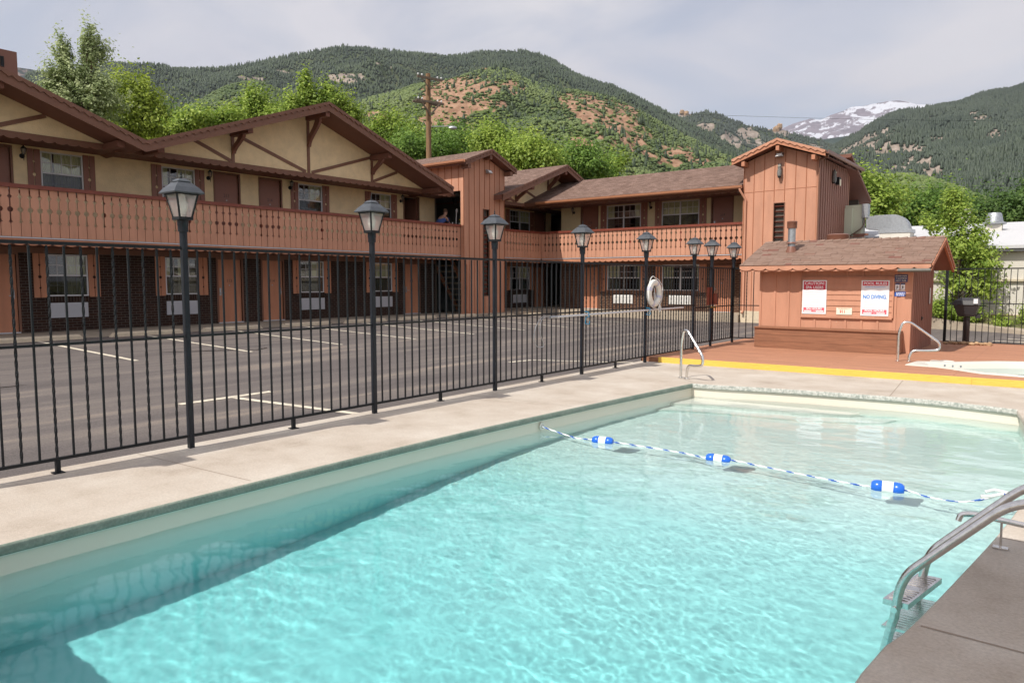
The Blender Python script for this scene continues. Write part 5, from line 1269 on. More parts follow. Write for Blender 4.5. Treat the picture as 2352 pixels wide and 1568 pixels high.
def clip(y, label, tail):
    t = thing('pole_hook', label, 'hook', (FX+.05, y, .98), 'blue hooks holding the rescue pole'); mb = MB()
    mb.tube([(FX+.034, y, 1.05), (FX+.11, y, 1.04), (FX+.115, y, .965), (FX+.06, y, .955), (FX+.04, y, .96-tail), (FX+.10, y+.03, .95-tail), (FX+.11, y+.03, 1.0-tail)], .009, 7); mb.build('hook', M['cyan'], t, smooth=True)
clip(10.25, 'longer blue hook tied on the fourth lamp post', .11); clip(12.44, 'shorter blue hook below the life ring', .04)

# ---------------------------------------------------------------- rope with floats, wall anchor
fl = thing('float_line', 'blue and white twisted rope with three floats strung across the pool', 'safety rope', (-2.6, 6.7, WATER))
def ropez(x):
    return 0
RP = [(-4.86, 6.79, -.13), (-4.6, 6.76, -.165), (-4.3, 6.72, WATER+.004), (-4.08, 6.70, WATER+.02), (-3.86, 6.76, WATER+.012), (-3.5, 6.80, WATER+.004), (-3.1, 6.80, WATER+.002), (-2.78, 6.72, WATER+.01), (-2.56, 6.76, WATER+.015), (-2.2, 6.74, WATER+.004), (-1.7, 6.66, WATER+.003), (-1.28, 6.60, WATER+.012), (-1.02, 6.64, WATER+.02), (-.85, 6.60, WATER+.003), (-.6, 6.62, WATER+.006), (-.34, 6.80, -.12), (-.26, 6.85, -.09)]
fine = [p for p in smooth_line([np.array(p) for p in RP], 420)]
mb = MB(); n = 8; vs = []; tw = []
for i, p in enumerate(fine):
    d = fine[min(i+1, len(fine)-1)]-fine[max(i-1, 0)]; d = Vector(d).normalized(); a = d.cross(Vector((0, 0, 1))).normalized(); b = d.cross(a)
    for k in range(n): r = .0078*(1+.13*cos(2*(2*pi*k/n-i*.38))); q = Vector(p)+a*cos(2*pi*k/n)*r+b*sin(2*pi*k/n)*r; vs.append(tuple(q))
mb.v = vs
for i in range(len(fine)-1):
    for k in range(n):
        mb.f.append([i*n+k, i*n+(k+1) % n, (i+1)*n+(k+1) % n, (i+1)*n+k]); ph = (2*pi*k/n-i*.38) % (2*pi); mb.mi.append(1 if ph < 2.4 else 0)
mb.build('rope', [M['rope_white'], M['rope_blue']], fl, smooth=True)
mb = MB(); mb.tube([(-.36, 6.78, -.12), (-.44, 6.72, -.14), (-.50, 6.70, -.145)], .014, 7); mb.tube([(-.33, 6.80, -.11), (-.42, 6.84, -.11), (-.48, 6.80, -.13)], .012, 7); mb.build('knot', M['rope_white'], fl, smooth=True)
def float_(c, d, L_, r):
    c = Vector(c); d = Vector(d).normalized()
    up_ = Vector((0, 0, 1)); a = d.cross(up_).normalized(); b = a.cross(d)
    def ring_mesh(pr):
        m_ = MB(); n = 20; vs = []
        for rr, h in pr: vs += [c+d*h+(a*cos(2*pi*k/n)+b*sin(2*pi*k/n))*rr for k in range(n)]
        m_.add(vs, [(i*n+k, i*n+(k+1) % n, (i+1)*n+(k+1) % n, (i+1)*n+k) for i in range(len(pr)-1) for k in range(n)]+[list(range(n)), [(len(pr)-1)*n+k for k in range(n)]]); return m_
    h = L_/2
    o = ring_mesh([(.012, -h), (r*.62, -h+.002), (r*.9, -h+.02), (r, -h+.045), (r, -h*.40), (r*.93, -h*.36), (r*.93, h*.36), (r, h*.40), (r, h-.045), (r*.9, h-.02), (r*.62, h-.002), (.012, h)]).build('float', M['blue'], fl, smooth=True)
    ring_mesh([(r*.94, -h*.34), (r*.985, -h*.32), (r*.985, h*.32), (r*.94, h*.34)]).build('white_band', M['white_bright'], o, smooth=True)
float_((-3.97, 6.73, WATER+.014), (.98, .22, 0), .235, .050); float_((-2.67, 6.74, WATER+.006), (.97, .2, -.04), .235, .052); float_((-1.15, 6.62, WATER+.022), (.97, .16, -.02), .25, .056)
an = thing('rope_anchor', 'round white rope anchor cup in the left pool wall', 'anchor', (-4.83, 6.8, -.13))
mb = MB(); mb.lathe((-4.835, 6.80, -.135), [(.045, 0), (.045, .006), (.03, .009), (.028, .004), (.004, .003)], 18, 'x'); mb.build('cup', M['whiteplastic'], an, smooth=True)
mb = MB(); mb.tube([(-4.83, 6.78, -.12), (-4.81, 6.79, -.125), (-4.81, 6.80, -.15), (-4.83, 6.81, -.155)], .006, 7); mb.build('eye', M['steel'], an)
# ---------------------------------------------------------------- ladder and low rail at the right
ld = thing('pool_ladder', 'steel pool ladder with treads at the near right deck edge', 'pool ladder', (-.3, 4.3, 0))
for y, dx in ((4.09, 0), (4.54, .052)):
    P = [(.42, y, 0), (.40, y, .36), (.22, y, .53), (.0, y, .545), (-.19, y, .50), (-.60, y, .06), (-.635, y, -.03), (-.665, y, -.30), (-.70, y, -.75)]
    mb = MB(); mb.tube(arc_pts([(a+dx, b, c) for a, b, c in P], .10, 6), .0225, 14); mb.build('rail', M['steel_dull'], ld, smooth=True)
    mb = MB(); mb.lathe((.42+dx, y, 0), [(.045, 0), (.047, .012), (.026, .022)], 16); mb.build('escutcheon', M['steel_dull'], ld)
    mb = MB(); mb.lathe((-.652+dx, y, -.14), [(.016, -.035), (.016, -.025)], 10, 'y'); mb.build('bolt', M['steel'], ld)
for k, z in enumerate((-.115, -.36, -.60)):
    mb = MB(); mb.hexa([(-.715, 4.115, z-.03), (-.595, 4.115, z-.03), (-.505, 4.60, z-.03), (-.625, 4.60, z-.03), (-.715, 4.115, z), (-.595, 4.115, z), (-.505, 4.60, z), (-.625, 4.60, z)]); to = mb.build('tread', M['steel_dull'], ld)
    mb = MB()
    for i in range(14):
        yy = 4.15+i*.031; q = (yy-4.115)*.186
        if 5 < i < 8: continue
        mb.box(-.70+q, -.61+q, yy, yy+.014, z+.0005, z+.005)
    mb.build('grip_rib', M['steel_dull'], to)
lw = thing('low_rail', 'short low steel rail on one stanchion beyond the pool ladder', 'rail', (-.26, 4.98, 0))
mb = MB(); mb.tube(arc_pts([(-.475, 4.955, .13), (-.465, 4.96, .17), (-.40, 4.965, .182), (-.1, 4.93, .172), (.6, 4.85, .165), (.62, 4.85, 0)], .03, 5), .0165, 12); mb.build('tube', M['steel'], lw, smooth=True)
mb = MB(); mb.bar((-.262, 4.98, .012), (-.262, 4.965, .165), .018, .012, up=(1, 0, 0)); mb.build('stanchion', M['steel_dull'], lw)
mb = MB(); mb.box(-.30, -.225, 4.955, 5.005, .001, .010); mb.build('foot', M['steel_dull'], lw)
# ---------------------------------------------------------------- added canopy, out of view, put there to shade the near right deck
cn = thing('added_canopy', 'added, unseen tan canvas canopy on timber legs to shade the near right deck corner', 'canopy', (1.2, .5, 0))
mb = MB(); mb.hexa([(-1.12, -.35, 3.5), (1.5, -.35, 3.5), (1.5, 2.33, 3.5), (-1.12, 2.33, 3.5), (-1.12, -.35, 3.56), (1.5, -.35, 3.56), (1.5, 2.33, 3.56), (-1.12, 2.33, 3.56)]); mb.build('roof_panel', M['canvas'], cn)
mb = MB()
for k in range(4): y = -.25+k*.8; mb.box(-1.1, 1.48, y-.03, y+.03, 3.38, 3.497)
build_split(mb, 'rafter', M['bench'], cn)
mb = MB()
for x in (-1.0, .2, 1.4): mb.box(x-.04, x+.04, -.32, 2.30, 3.26, 3.375)
build_split(mb, 'cantilever_beam', M['bench'], cn)
for x, y in ((-1.0, -.28), (.2, -.28), (1.4, -.28)): mb = MB(); mb.box(x-.05, x+.05, y-.05, y+.05, 0, 3.255); mb.build('leg', M['bench'], cn)
# ---------------------------------------------------------------- pump hut
def Yp(px, py, y):
    d = ray(px, py); return Vector(CAM + d*(y/d[1]))
HX0, HX1, HY0, HY1 = -5.65, -2.58, 16.5, 19.15
HE, HR, HS = 16.13, 17.80, .345
hz = lambda y: 1.875+HS*(min(y, 2*HR-y)-HE)
FH = frame((0, HY0, 0), (1, 0, 0), (0, -1, 0)); FHS = frame((HX1, 0, 0), (0, 1, 0), (1, 0, 0))
hut = thing('pump_hut', 'small salmon board hut with brown shingle roof on the redwood deck', 'hut', (-4.1, 17.8, ZD))
mb = MB(); mb.box(HX0, HX1, HY0, HY0+.1, ZD, 1.80); mb.box(HX0, HX0+.1, HY0+.1, HY1, ZD, 1.80); mb.box(HX0+.1, HX1-.1, HY1-.1, HY1, ZD, 1.80); mb.build('board_wall', M['salmon'], hut)
mb = MB(); mb.prism([(HX1, HY0+.1, ZD), (HX1, HY1, ZD), (HX1, HY1, hz(HY1)-.11), (HX1, HR, hz(HR)-.11), (HX1, HY0+.1, hz(HY0+.1)-.11)], (-.1, 0, 0)); mb.build('side_wall', M['salmon_shaded'], hut)
bt = MB(); fbt = lambda x, a, b, w=.022: bt.fb(FH, x-w, x+w, a, b, .001, .018)
for x in (-5.63, -5.31, -5.01, -4.755, -2.87): fbt(x, ZD, 1.79)
for x in (-4.44, -4.12, -3.81, -3.50, -3.19): fbt(x, 1.645, 1.79, .02); fbt(x, ZD, .765, .02)
bt.fb(FH, HX1-.20, HX1, ZD, 1.79, .001, .012); bt.build('batten', M['salmon'], hut)
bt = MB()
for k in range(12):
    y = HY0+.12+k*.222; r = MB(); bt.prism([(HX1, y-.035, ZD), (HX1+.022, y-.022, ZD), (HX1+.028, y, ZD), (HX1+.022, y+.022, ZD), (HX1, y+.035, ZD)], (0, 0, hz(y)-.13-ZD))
bt.build('side_batten', M['salmon_shaded'], hut)
pn = MB()
for k in range(7):
    z = .80+k*.117; pn.hexa([FH(-4.72, z, .02), FH(-2.93, z, .02), FH(-2.93, z, .042), FH(-4.72, z, .042), FH(-4.72, z+.116, .02), FH(-2.93, z+.116, .02), FH(-2.93, z+.116, .028), FH(-4.72, z+.116, .028)])
pn.fb(FH, -4.73, -2.92, .765, .798, .002, .05); pn.fb(FH, -4.73, -2.92, 1.622, 1.645, .002, .05); pn.fb(FH, -2.928, -2.90, .80, 1.62, .002, .05)
pn.build('sign_board', M['salmon'], hut)
X0r, X1r = -5.99, -2.20
rf = roof_slab(hut, (X0r, HR, hz(HR)), (X1r, HR, hz(HR)), (X1r, HE, hz(HE)), (X0r, HE, hz(HE)), .075, M['shing_hut'], M['salmon_shaded'])
roof_slab(hut, (X0r, HR, hz(HR)), (X1r, HR, hz(HR)), (X1r, 2*HR-HE, hz(HE)), (X0r, 2*HR-HE, hz(HE)), .075, M['shing_hut'], M['salmon_shaded'])
# real shingle courses: staggered tabs with a small lift
sg = MB(); nrow = 15; L_ = math.hypot(HR-HE, HS*(HR-HE))
for r in range(nrow):
    t0 = r/nrow; t1 = (r+1)/nrow; x = X0r-random.uniform(0, .15)
    while x < X1r:
        w = random.choice((.13, .16, .2, .24)); a = max(x, X0r-.005); b = min(x+w-.004, X1r+.005); x += w
        if b-a < .02: continue
        lift = random.choice((.004, .006, .011, .015)); q0 = t0-random.choice((0, 0, .012, .02)) if r > 0 else t0-.012
        ya, yb = HE+(HR-HE)*q0, HE+(HR-HE)*t1; za, zb_ = 1.875+HS*(ya-HE)+.032, 1.875+HS*(yb-HE)+.032
        sg.hexa([(a, ya, za), (b, ya, za), (b, yb, zb_), (a, yb, zb_), (a, ya, za+lift), (b, ya, za+lift), (b, yb, zb_+.002), (a, yb, zb_+.002)])
shm_ = bpy.data.materials.new('brown_hut_tabs'); shm_.use_nodes = True; t = shm_.node_tree; p = t.nodes['Principled BSDF']; p.inputs['Roughness'].default_value = .95; p.inputs['Specular IOR Level'].default_value = .15
g_ = t.nodes.new('ShaderNodeNewGeometry'); rr_ = t.nodes.new('ShaderNodeValToRGB'); rr_.color_ramp.elements[0].color = (.20, .13, .10, 1); rr_.color_ramp.elements[1].color = (.245, .165, .130, 1); rr_.color_ramp.elements[1].position = .5
e = rr_.color_ramp.elements.new(.93); e.color = (.23, .15, .115, 1); e = rr_.color_ramp.elements.new(.98); e.color = (.19, .085, .068, 1)
n_ = t.nodes.new('ShaderNodeTexNoise'); n_.inputs['Scale'].default_value = 60; t.links.new(g_.outputs['Position'], n_.inputs['Vector'])
mr_ = t.nodes.new('ShaderNodeMapRange'); mr_.inputs[3].default_value = .8; mr_.inputs[4].default_value = 1.2; t.links.new(n_.outputs[0], mr_.inputs[0])
s_ = t.nodes.new('ShaderNodeVectorMath'); s_.operation = 'SCALE'; t.links.new(g_.outputs['Random Per Island'], rr_.inputs[0]); t.links.new(rr_.outputs[0], s_.inputs[0]); t.links.new(mr_.outputs[0], s_.inputs['Scale']); t.links.new(s_.outputs[0], p.inputs['Base Color'])
sg.build('shingles', shm_, rf)
sg = MB(); x = X0r
while x < X1r:
    w = .19; sg.hexa([(x, HR-.10, hz(HR-.10)+.035), (min(x+w, X1r), HR-.10, hz(HR-.1)+.045), (min(x+w, X1r), HR, hz(HR)+.055), (x, HR, hz(HR)+.043), (x, HR-.10, hz(HR-.10)+.040), (min(x+w, X1r), HR-.10, hz(HR-.1)+.055), (min(x+w, X1r), HR, hz(HR)+.068), (x, HR, hz(HR)+.05)]); x += w-.02
sg.build('ridge_caps', shm_, rf)
mb = MB(); scallops(mb, (X0r, HE-.003, 1.885), (X1r-.01, HE-.003, 1.885), .055, .045, .292, (0, -.022, 0), n=10); mb.build('scalloped_trim', M['salmon'], hut)
mb = MB(); mb.box(X0r, X1r-.01, HE, HE+.025, 1.765, 1.872); mb.build('fascia', M['salmon'], hut)
gable_front(hut, X1r+.002, HR, hz(HR)+.02, HE, hz(HE)+.02, 2*HR-HE, hz(HE)+.02, M['salmon_dark'], M['salmon_dark'], axis='x', hw=.085, hb=.05, pitch=.15, thick=.018)
mb = MB(); mb.tube([(-2.78, HE-.06, 1.765), (-2.21, HE-.06, 1.765)], .036, 12); mb.build('gutter_piece', mat('grey_plastic_gutter', (.12, .115, .10), .45), hut, smooth=True)
mb = MB(); mb.fb(FHS, 17.55, 17.61, .72, .80, .03, .045); mb.fb(FHS, 17.53, 17.66, .755, .775, .045, .06); mb.build('hasp', M['black'], hut)
mb = MB(); mb.fb(FHS, 18.55, 18.60, 1.05, 1.40, .03, .045); mb.build('thermometer', M['white_bright'], hut)
# flue
def roofhit(px, py):
    d = ray(px, py); t = (1.875+HS*(-HE)+.03-H)/(d[2]-HS*d[1]); return Vector(CAM+d*t)
fp_ = roofhit(1815, 580); fx, fy, fz = fp_
fu = thing('flue_pipe', 'galvanised flue pipe with brown cap on the hut roof', 'flue', (fx, fy+.08, fz))
fy += .08
mb = MB(); mb.lathe((fx, fy, fz-.06), [(.135, 0), (.115, .10), (.085, .20)], 20); mb.build('boot', M['vent'], fu, smooth=True)
mb = MB(); mb.lathe((fx, fy, fz+.10), [(.082, 0), (.082, .04), (.082, .52), (.082, .54)], 20); mb.build('pipe', M['galv'], fu, smooth=True)
mb = MB(); mb.lathe((fx, fy, fz+.22), [(.085, 0), (.125, -.015), (.125, -.005), (.085, .02)], 20); mb.build('storm_collar', M['vent'], fu, smooth=True)
mb = MB(); mb.lathe((fx, fy, fz+.55), [(.105, 0), (.108, .01), (.108, .13), (.112, .135), (.112, .15), (.09, .165), (.02, .17)], 20); mb.build('cap', M['vent'], fu, smooth=True)
vp = Yp(1925, 553, 18.6)
vt = thing('roof_vent', 'wide low brown vent cap just behind the hut ridge', 'vent', (vp.x, 18.6, vp.z-.3))
mb = MB(); mb.lathe((vp.x, 18.6, vp.z-.25), [(.16, 0), (.16, .2), (.245, .22), (.25, .235), (.25, .36), (.255, .37), (.255, .39), (.2, .41), (.02, .415)], 24); mb.build('cap', M['vent'], vt, smooth=True)
# bench box
bn = thing('bench_box', 'redwood plank box bench along the front of the hut', 'bench', (-4.14, 16.28, ZD))
mb = MB()
for k in range(3): mb.box(-5.57, -2.75, 16.07, 16.10, ZD+.004+k*.143, ZD+.004+k*.143+.139)
mb.build('front_boards', M['bench'], bn)
mb = MB()
for k in range(3): mb.box(-2.748, -2.70, 16.072, 16.495, ZD+.004+k*.143, ZD+.004+k*.143+.139); mb.box(-5.60, -5.572, 16.072, 16.478, ZD+.004+k*.143, ZD+.004+k*.143+.139)
mb.build('end_boards', M['bench'], bn)
mb = MB(); mb.box(-5.61, -2.71, 16.04, 16.255, .52, .545); mb.box(-5.61, -2.71, 16.26, 16.478, .52, .545); mb.build('seat', M['bench'], bn)
# ---------------------------------------------------------------- signs
def panel(t, name, F, x0, x1, z0, z1, w0, w1, m): mb = MB(); mb.fb(F, x0, x1, z0, z1, w0, w1); return mb.build(name, m, t)
def lines(t, F, x0, x1, z0, z1, n, seed, m, hgt=.006):
    r = random.Random(seed); mb = MB(); dz = (z1-z0)/n
    for i in range(n):
        z = z1-(i+.5)*dz; x = x0+r.uniform(0, .01); e = x1-r.uniform(0, .25)*(x1-x0)
        while x < e:
            w = r.uniform(.012, .04); mb.fb(F, x, min(x+w, e), z-hgt/2, z+hgt/2, .0525, .0535); x += w+.008
    mb.build('small_print', m, t)
s1 = thing('spa_sign', 'white and red CAUTION SPA USERS sign on the left of the hut board', 'sign', (-4.45, HY0-.05, .84))
o = panel(s1, 'plate', FH, -4.70, -4.20, .845, 1.575, .046, .05, M['signwhite'])
panel(s1, 'header', FH, -4.675, -4.225, 1.37, 1.55, .0505, .0515, M['signred']); panel(s1, 'footer', FH, -4.67, -4.235, .885, .985, .0505, .0515, M['signpink'])
text(s1, 'lettering', 'CAUTION:', FH, -4.45, 1.505, .052, .088, M['signwhite'], sx=.98, bold=.0022); text(s1, 'lettering', 'SPA USERS', FH, -4.45, 1.415, .052, .085, M['signwhite'], sx=.93, bold=.0022)
text(s1, 'lettering', 'SPA HOURS', FH, -4.45, .955, .052, .062, M['signwhite'], sx=1.0, bold=.002); text(s1, 'lettering', 'TO', FH, -4.45, .905, .052, .035, M['signwhite'])
panel(s1, 'hours_strip', FH, -4.655, -4.50, .893, .92, .052, .053, M['signwhite']); panel(s1, 'hours_strip', FH, -4.41, -4.25, .893, .92, .052, .053, M['signwhite'])
lines(s1, FH, -4.66, -4.25, 1.02, 1.34, 9, 3, M['greytext'], .004)
s2 = thing('pool_sign', 'white and red POOL RULES sign with blue NO DIVING lettering', 'sign', (-3.25, HY0-.05, .83))
panel(s2, 'plate', FH, -3.515, -2.985, .835, 1.57, .046, .05, M['signwhite'])
panel(s2, 'header', FH, -3.49, -3.01, 1.46, 1.55, .0505, .0515, M['signred']); panel(s2, 'footer', FH, -3.485, -3.02, .87, .965, .0505, .0515, M['signpink'])
text(s2, 'lettering', 'POOL RULES', FH, -3.25, 1.503, .052, .079, M['signwhite'], sx=.98, bold=.002); text(s2, 'lettering', 'WARNING: NO LIFEGUARD ON DUTY.', FH, -3.25, 1.43, .052, .024, M['signblue'], sx=.95)
text(s2, 'lettering', 'NO DIVING.', FH, -3.25, 1.225, .052, .112, M['signblue'], sx=.74, bold=.0028)
text(s2, 'lettering', 'POOL HOURS', FH, -3.25, .938, .052, .058, M['signwhite'], sx=1.02, bold=.002); text(s2, 'lettering', 'TO', FH, -3.25, .89, .052, .033, M['signwhite'])
panel(s2, 'hours_strip', FH, -3.46, -3.30, .878, .902, .052, .053, M['signwhite']); panel(s2, 'hours_strip', FH, -3.21, -3.05, .878, .902, .052, .053, M['signwhite'])
lines(s2, FH, -3.46, -3.05, 1.31, 1.40, 3, 5, M['greytext'], .005); lines(s2, FH, -3.46, -3.05, .98, 1.14, 5, 8, M['greytext'], .005)
s3 = thing('emergency_sign', 'small cream EMERGENCY 911 card between the two large signs', 'sign', (-3.83, HY0-.05, .84))
panel(s3, 'plate', FH, -3.99, -3.68, .845, .99, .046, .050, mat('sign_cream', (.86, .80, .66), .5))
text(s3, 'lettering', 'EMERGENCY', FH, -3.835, .968, .051, .034, M['orangeink'], sx=1.15); text(s3, 'lettering', '911', FH, -3.865, .905, .051, .092, M['orangered'], sx=.85, bold=.002)
s4 = thing('hot_tub_sign', 'navy sign reading NO ONE UNDER 14 ALLOWED IN HOT TUB', 'sign', (-2.78, HY0-.02, 1.52))
panel(s4, 'plate', FH, -2.90, -2.665, 1.535, 1.685, .019, .023, M['navy'])
for k, (s_, z, c) in enumerate((('NO ONE UNDER', 1.655, .030), ('14 ALLOWED IN', 1.611, .030), ('HOT TUB.', 1.563, .036))): text(s4, 'lettering', s_, FH, -2.783, z, .0235, c, M['cream'], sx=.92 if k < 2 else 1.2, bold=.0008, thick=.0006)
for k, (xa_, l) in enumerate(((-2.885, 'left small grey pictogram card under the navy sign'), (-2.785, 'right small grey pictogram card under the navy sign'))):
    q = thing('pictogram_card', l, 'sign', (xa_+.035, HY0-.02, 1.37), 'pictogram cards')
    panel(q, 'plate', FH, xa_, xa_+.078, 1.375, 1.485, .019, .022, M['signwhite']); panel(q, 'header', FH, xa_, xa_+.078, 1.4855, 1.515, .019, .022, M['navy'])
    mb = MB(); timber(mb, FH, (xa_+.04, 1.46), (xa_+.035, 1.43), .016, .0222, .0232); timber(mb, FH, (xa_+.032, 1.43), (xa_+.05, 1.405), .012, .0222, .0232); timber(mb, FH, (xa_+.018, 1.445), (xa_+.058, 1.44), .008, .0222, .0232); timber(mb, FH, (xa_+.035, 1.425), (xa_+.02, 1.39), .010, .0233, .0240); mb.build('symbol', M['ink'], q)
s5 = thing('hours_sign', 'small mid-blue sign with white lines under the pictogram cards', 'sign', (-2.79, HY0-.02, 1.24))
panel(s5, 'plate', FH, -2.89, -2.69, 1.245, 1.335, .019, .023, M['signmid']); panel(s5, 'strip', FH, -2.885, -2.70, 1.345, 1.357, .019, .022, M['signwhite'])
for z in (1.313, 1.290, 1.267):
    mb = MB(); x = -2.86
    while x < -2.72: w = random.uniform(.018, .035); mb.fb(FH, x, x+w, z-.006, z+.006, .0235, .0245); x += w+.009
    mb.build('white_line', M['signwhite'], s5)
# ---------------------------------------------------------------- grill and its stones
GX, GY = -1.96, 20.02
gr = thing('charcoal_grill', 'black lidded grill on a single post by the side fence', 'grill', (GX, GY, ZD))
mb = MB(); mb.lathe((GX, GY, ZD-.1), [(.058, 0), (.058, .36), (.064, .37), (.064, .72), (.05, .73)], 18); mb.build('post', M['grill'], gr, smooth=True)
def loft(rects, m, name, par):
    mb = MB(); vs = []
    for (x0, x1, y0, y1, z) in rects: vs += [(x0, y0, z), (x1, y0, z), (x1, y1, z), (x0, y1, z)]
    n = len(rects); mb.add(vs, [(4*i+k, 4*i+(k+1) % 4, 4*i+4+(k+1) % 4, 4*i+4+k) for i in range(n-1) for k in range(4)]+[(0, 3, 2, 1), (4*n-4, 4*n-3, 4*n-2, 4*n-1)]); return mb.build(name, m, par)
tubb = loft([(GX-.17, GX+.15, GY-.16, GY+.16, .73), (GX-.19, GX+.18, GY-.18, GY+.18, .78), (GX-.26, GX+.24, GY-.22, GY+.22, 1.0)], M['grill'], 'firebox', gr)
lid = loft([(GX-.285, GX+.265, GY-.24, GY+.24, 1.002), (GX-.28, GX+.26, GY-.235, GY+.235, 1.02), (GX-.25, GX+.245, GY-.21, GY+.21, 1.10), (GX-.16, GX+.215, GY-.14, GY+.14, 1.155), (GX-.12, GX+.18, GY-.10, GY+.10, 1.163)], M['grill'], 'lid', gr)
mb = MB(); mb.tube([(GX-.27, GY-.1, .99), (GX-.34, GY, 1.01), (GX-.27, GY+.1, .99)], .012, 6); mb.tube([(GX+.25, GY-.1, .98), (GX+.36, GY, .985), (GX+.25, GY+.1, .98)], .012, 6); build_split(mb, 'handle', M['black'], gr)
mb = MB(); mb.box(GX+.14, GX+.225, GY-.262, GY-.255, 1.035, 1.145); mb.build('label', M['signwhite'], lid)
mb = MB(); mb.tube([(GX+.20, GY-.08, .80), (GX+.32, GY-.12, .80), (GX+.34, GY-.13, .76)], .012, 6); mb.box(GX+.17, GX+.27, GY-.12, GY-.02, .70, .78); mb.build('drawer', M['grill'], gr)
pit = MB(); pit.box(-2.42, -2.38, 19.05, 19.75, ZD+.001, ZD+.02); pit.box(-1.40, -1.36, 19.05, 19.75, ZD+.001, ZD+.02)
r = random.Random(4)
def stone(name, c, s, seed):
    rr = random.Random(seed); bm = bmesh.new(); bmesh.ops.create_icosphere(bm, subdivisions=2, radius=1)
    for v in bm.verts:
        k = 1+rr.uniform(-.18, .18); v.co = Vector((v.co.x*s[0]*k, v.co.y*s[1]*k, v.co.z*s[2]*k))
    me = bpy.data.meshes.new(name); bm.to_mesh(me); bm.free(); me.materials.append(M['rock']); o = bpy.data.objects.new(name, me); COL.objects.link(o); o.location = c; WL[o.name] = Vector(c); o.rotation_euler = (0, 0, rr.uniform(0, 6)); return o
for k in range(11):
    x = -2.30+k*.085+r.uniform(-.02, .02); y = 19.62+r.uniform(-.14, .10)
    o = stone('river_stone', (x, y, ZD+.03), (r.uniform(.055, .095), r.uniform(.05, .07), r.uniform(.03, .05)), k)
    tag(o, 'tan rounded stone among the heap on the deck at the foot of the grill post', 'stone', 'stones at the foot of the grill')

# ---------------------------------------------------------------- white building and its roof plant
wbd = thing('white_building', 'long low white building with sloping white roof behind the side fence', 'building', (0, 30, 0))
WY = 28.4
mb = MB(); mb.box(-9.0, 12, WY, WY+.3, -.3, 2.50); mb.box(-9.0, 12, 37.7, 38, -.3, 3.9); mb.prism([(-9.0, WY+.3, -.3), (-9.0, 37.7, -.3), (-9.0, 37.7, 3.9), (-9.0, WY+.3, 2.6)], (.3, 0, 0)); mb.build('wall', M['creamwall'], wbd)
mb = MB(); mb.box(-9.0, 12, WY-.10, WY, 1.55, 1.62); mb.build('ledge', mat('cream_ledge', (.55, .48, .36), .8), wbd)
mb = MB(); mb.box(-9.1, 12.1, WY-.25, WY-.02, 2.51, 2.60); mb.build('eave_gutter', mat('dark_grey_gutter', (.10, .10, .10), .5), wbd)
mb = MB(); mb.prism([(-9.2, WY-.28, 2.602), (-9.2, WY-.28, 2.70), (-9.2, 37.0, 4.02), (-9.2, 38.2, 4.02), (-9.2, 38.2, 3.92), (-9.2, 37.0, 3.92)], (21.4, 0, 0)); mb.build('roof', M['roofwhite'], wbd)
mb = MB(); mb.box(-3.4, 12, WY-.14, WY-.002, -.3, .47); mb.build('stone_base', M['stone'], wbd)
def roofz(y): return 2.70+(y-WY+.28)*(4.02-2.70)/(37.0-WY+.28)
a = Yp(1952, 525, 31.5); b = Yp(1981, 470, 31.5)
eq = thing('rooftop_cabinet', 'tall cream equipment cabinet on the white roof right of the tower', 'equipment', (a.x+.4, 31.5, roofz(31.5)))
mb = MB(); mb.box(a.x-.3, b.x, 31.5, 32.1, roofz(31.5)+.12, b.z); mb.box(a.x-.3, b.x-.35, 31.4, 31.498, roofz(31.5)+.12, b.z-.12); mb.build('cabinet', M['equip'], eq)
mb = MB(); mb.box(b.x+.002, b.x+.22, 31.45, 31.8, b.z-.52, b.z+.02); mb.build('control_box', M['galv'], eq)
mb = MB(); mb.tube(arc_pts([(b.x+.12, 31.45, b.z-.52), (b.x+.10, 31.4, roofz(31.5)+.5), (b.x-.4, 31.3, roofz(31.5)+.12), (b.x-1.2, 31.3, roofz(31.5)+.08)], .2, 5), .03, 8); mb.build('conduit', M['pole_grey'], eq, smooth=True)
mb = MB(); mb.box(a.x-.3, b.x+.1, 31.3, 32.2, roofz(31.5)-.1, roofz(31.5)+.118); mb.build('plinth', M['creamwall'], eq)
c0 = Yp(1998, 530, 31.8); c1 = Yp(2092, 545, 31.8); ct = Yp(2050, 494, 31.8)
du = thing('rooftop_duct', 'silver ribbed air duct with rounded elbow on the white roof', 'duct', ((c0.x+c1.x)/2, 31.8, roofz(31.8)))
mb = MB(); xe_ = Yp(2092, 530, 31.8).x; xs_ = Yp(1993, 520, 31.8).x; zb_ = Yp(2050, 528, 31.8).z; zt_ = ct.z; rr = (zt_-zb_)
xm = xe_-rr*1.05
prof = [(xs_, zb_+.06), (xs_, zt_-.03), (xm-.65, zt_-.02), (xm-.64, zt_)]+[(xm+rr*1.0*sin(t), zb_+rr*cos(t)) for t in np.linspace(0, pi/2, 9)]+[(xm-.3, zb_)]
mb.prism([(x, 31.5, z) for x, z in prof], (0, .7, 0)); mb.build('duct', M['galv'], du)
mb = MB()
for k in range(14): x = xs_+.1+k*(xm-xs_-.1)/14; mb.box(x, x+.015, 31.485, 31.4995, zb_+.08, zt_-.06)
mb.build('rib', M['galv'], du)
mb = MB(); mb.box(xm-.42, xe_+.04, 31.40, 32.3, roofz(31.5)-.1, zb_-.14); mb.build('curb', M['creamwall'], du)
mb = MB(); mb.box(xm-.46, xe_+.08, 31.37, 32.33, zb_-.138, zb_-.002); mb.build('flange', M['galv'], du)
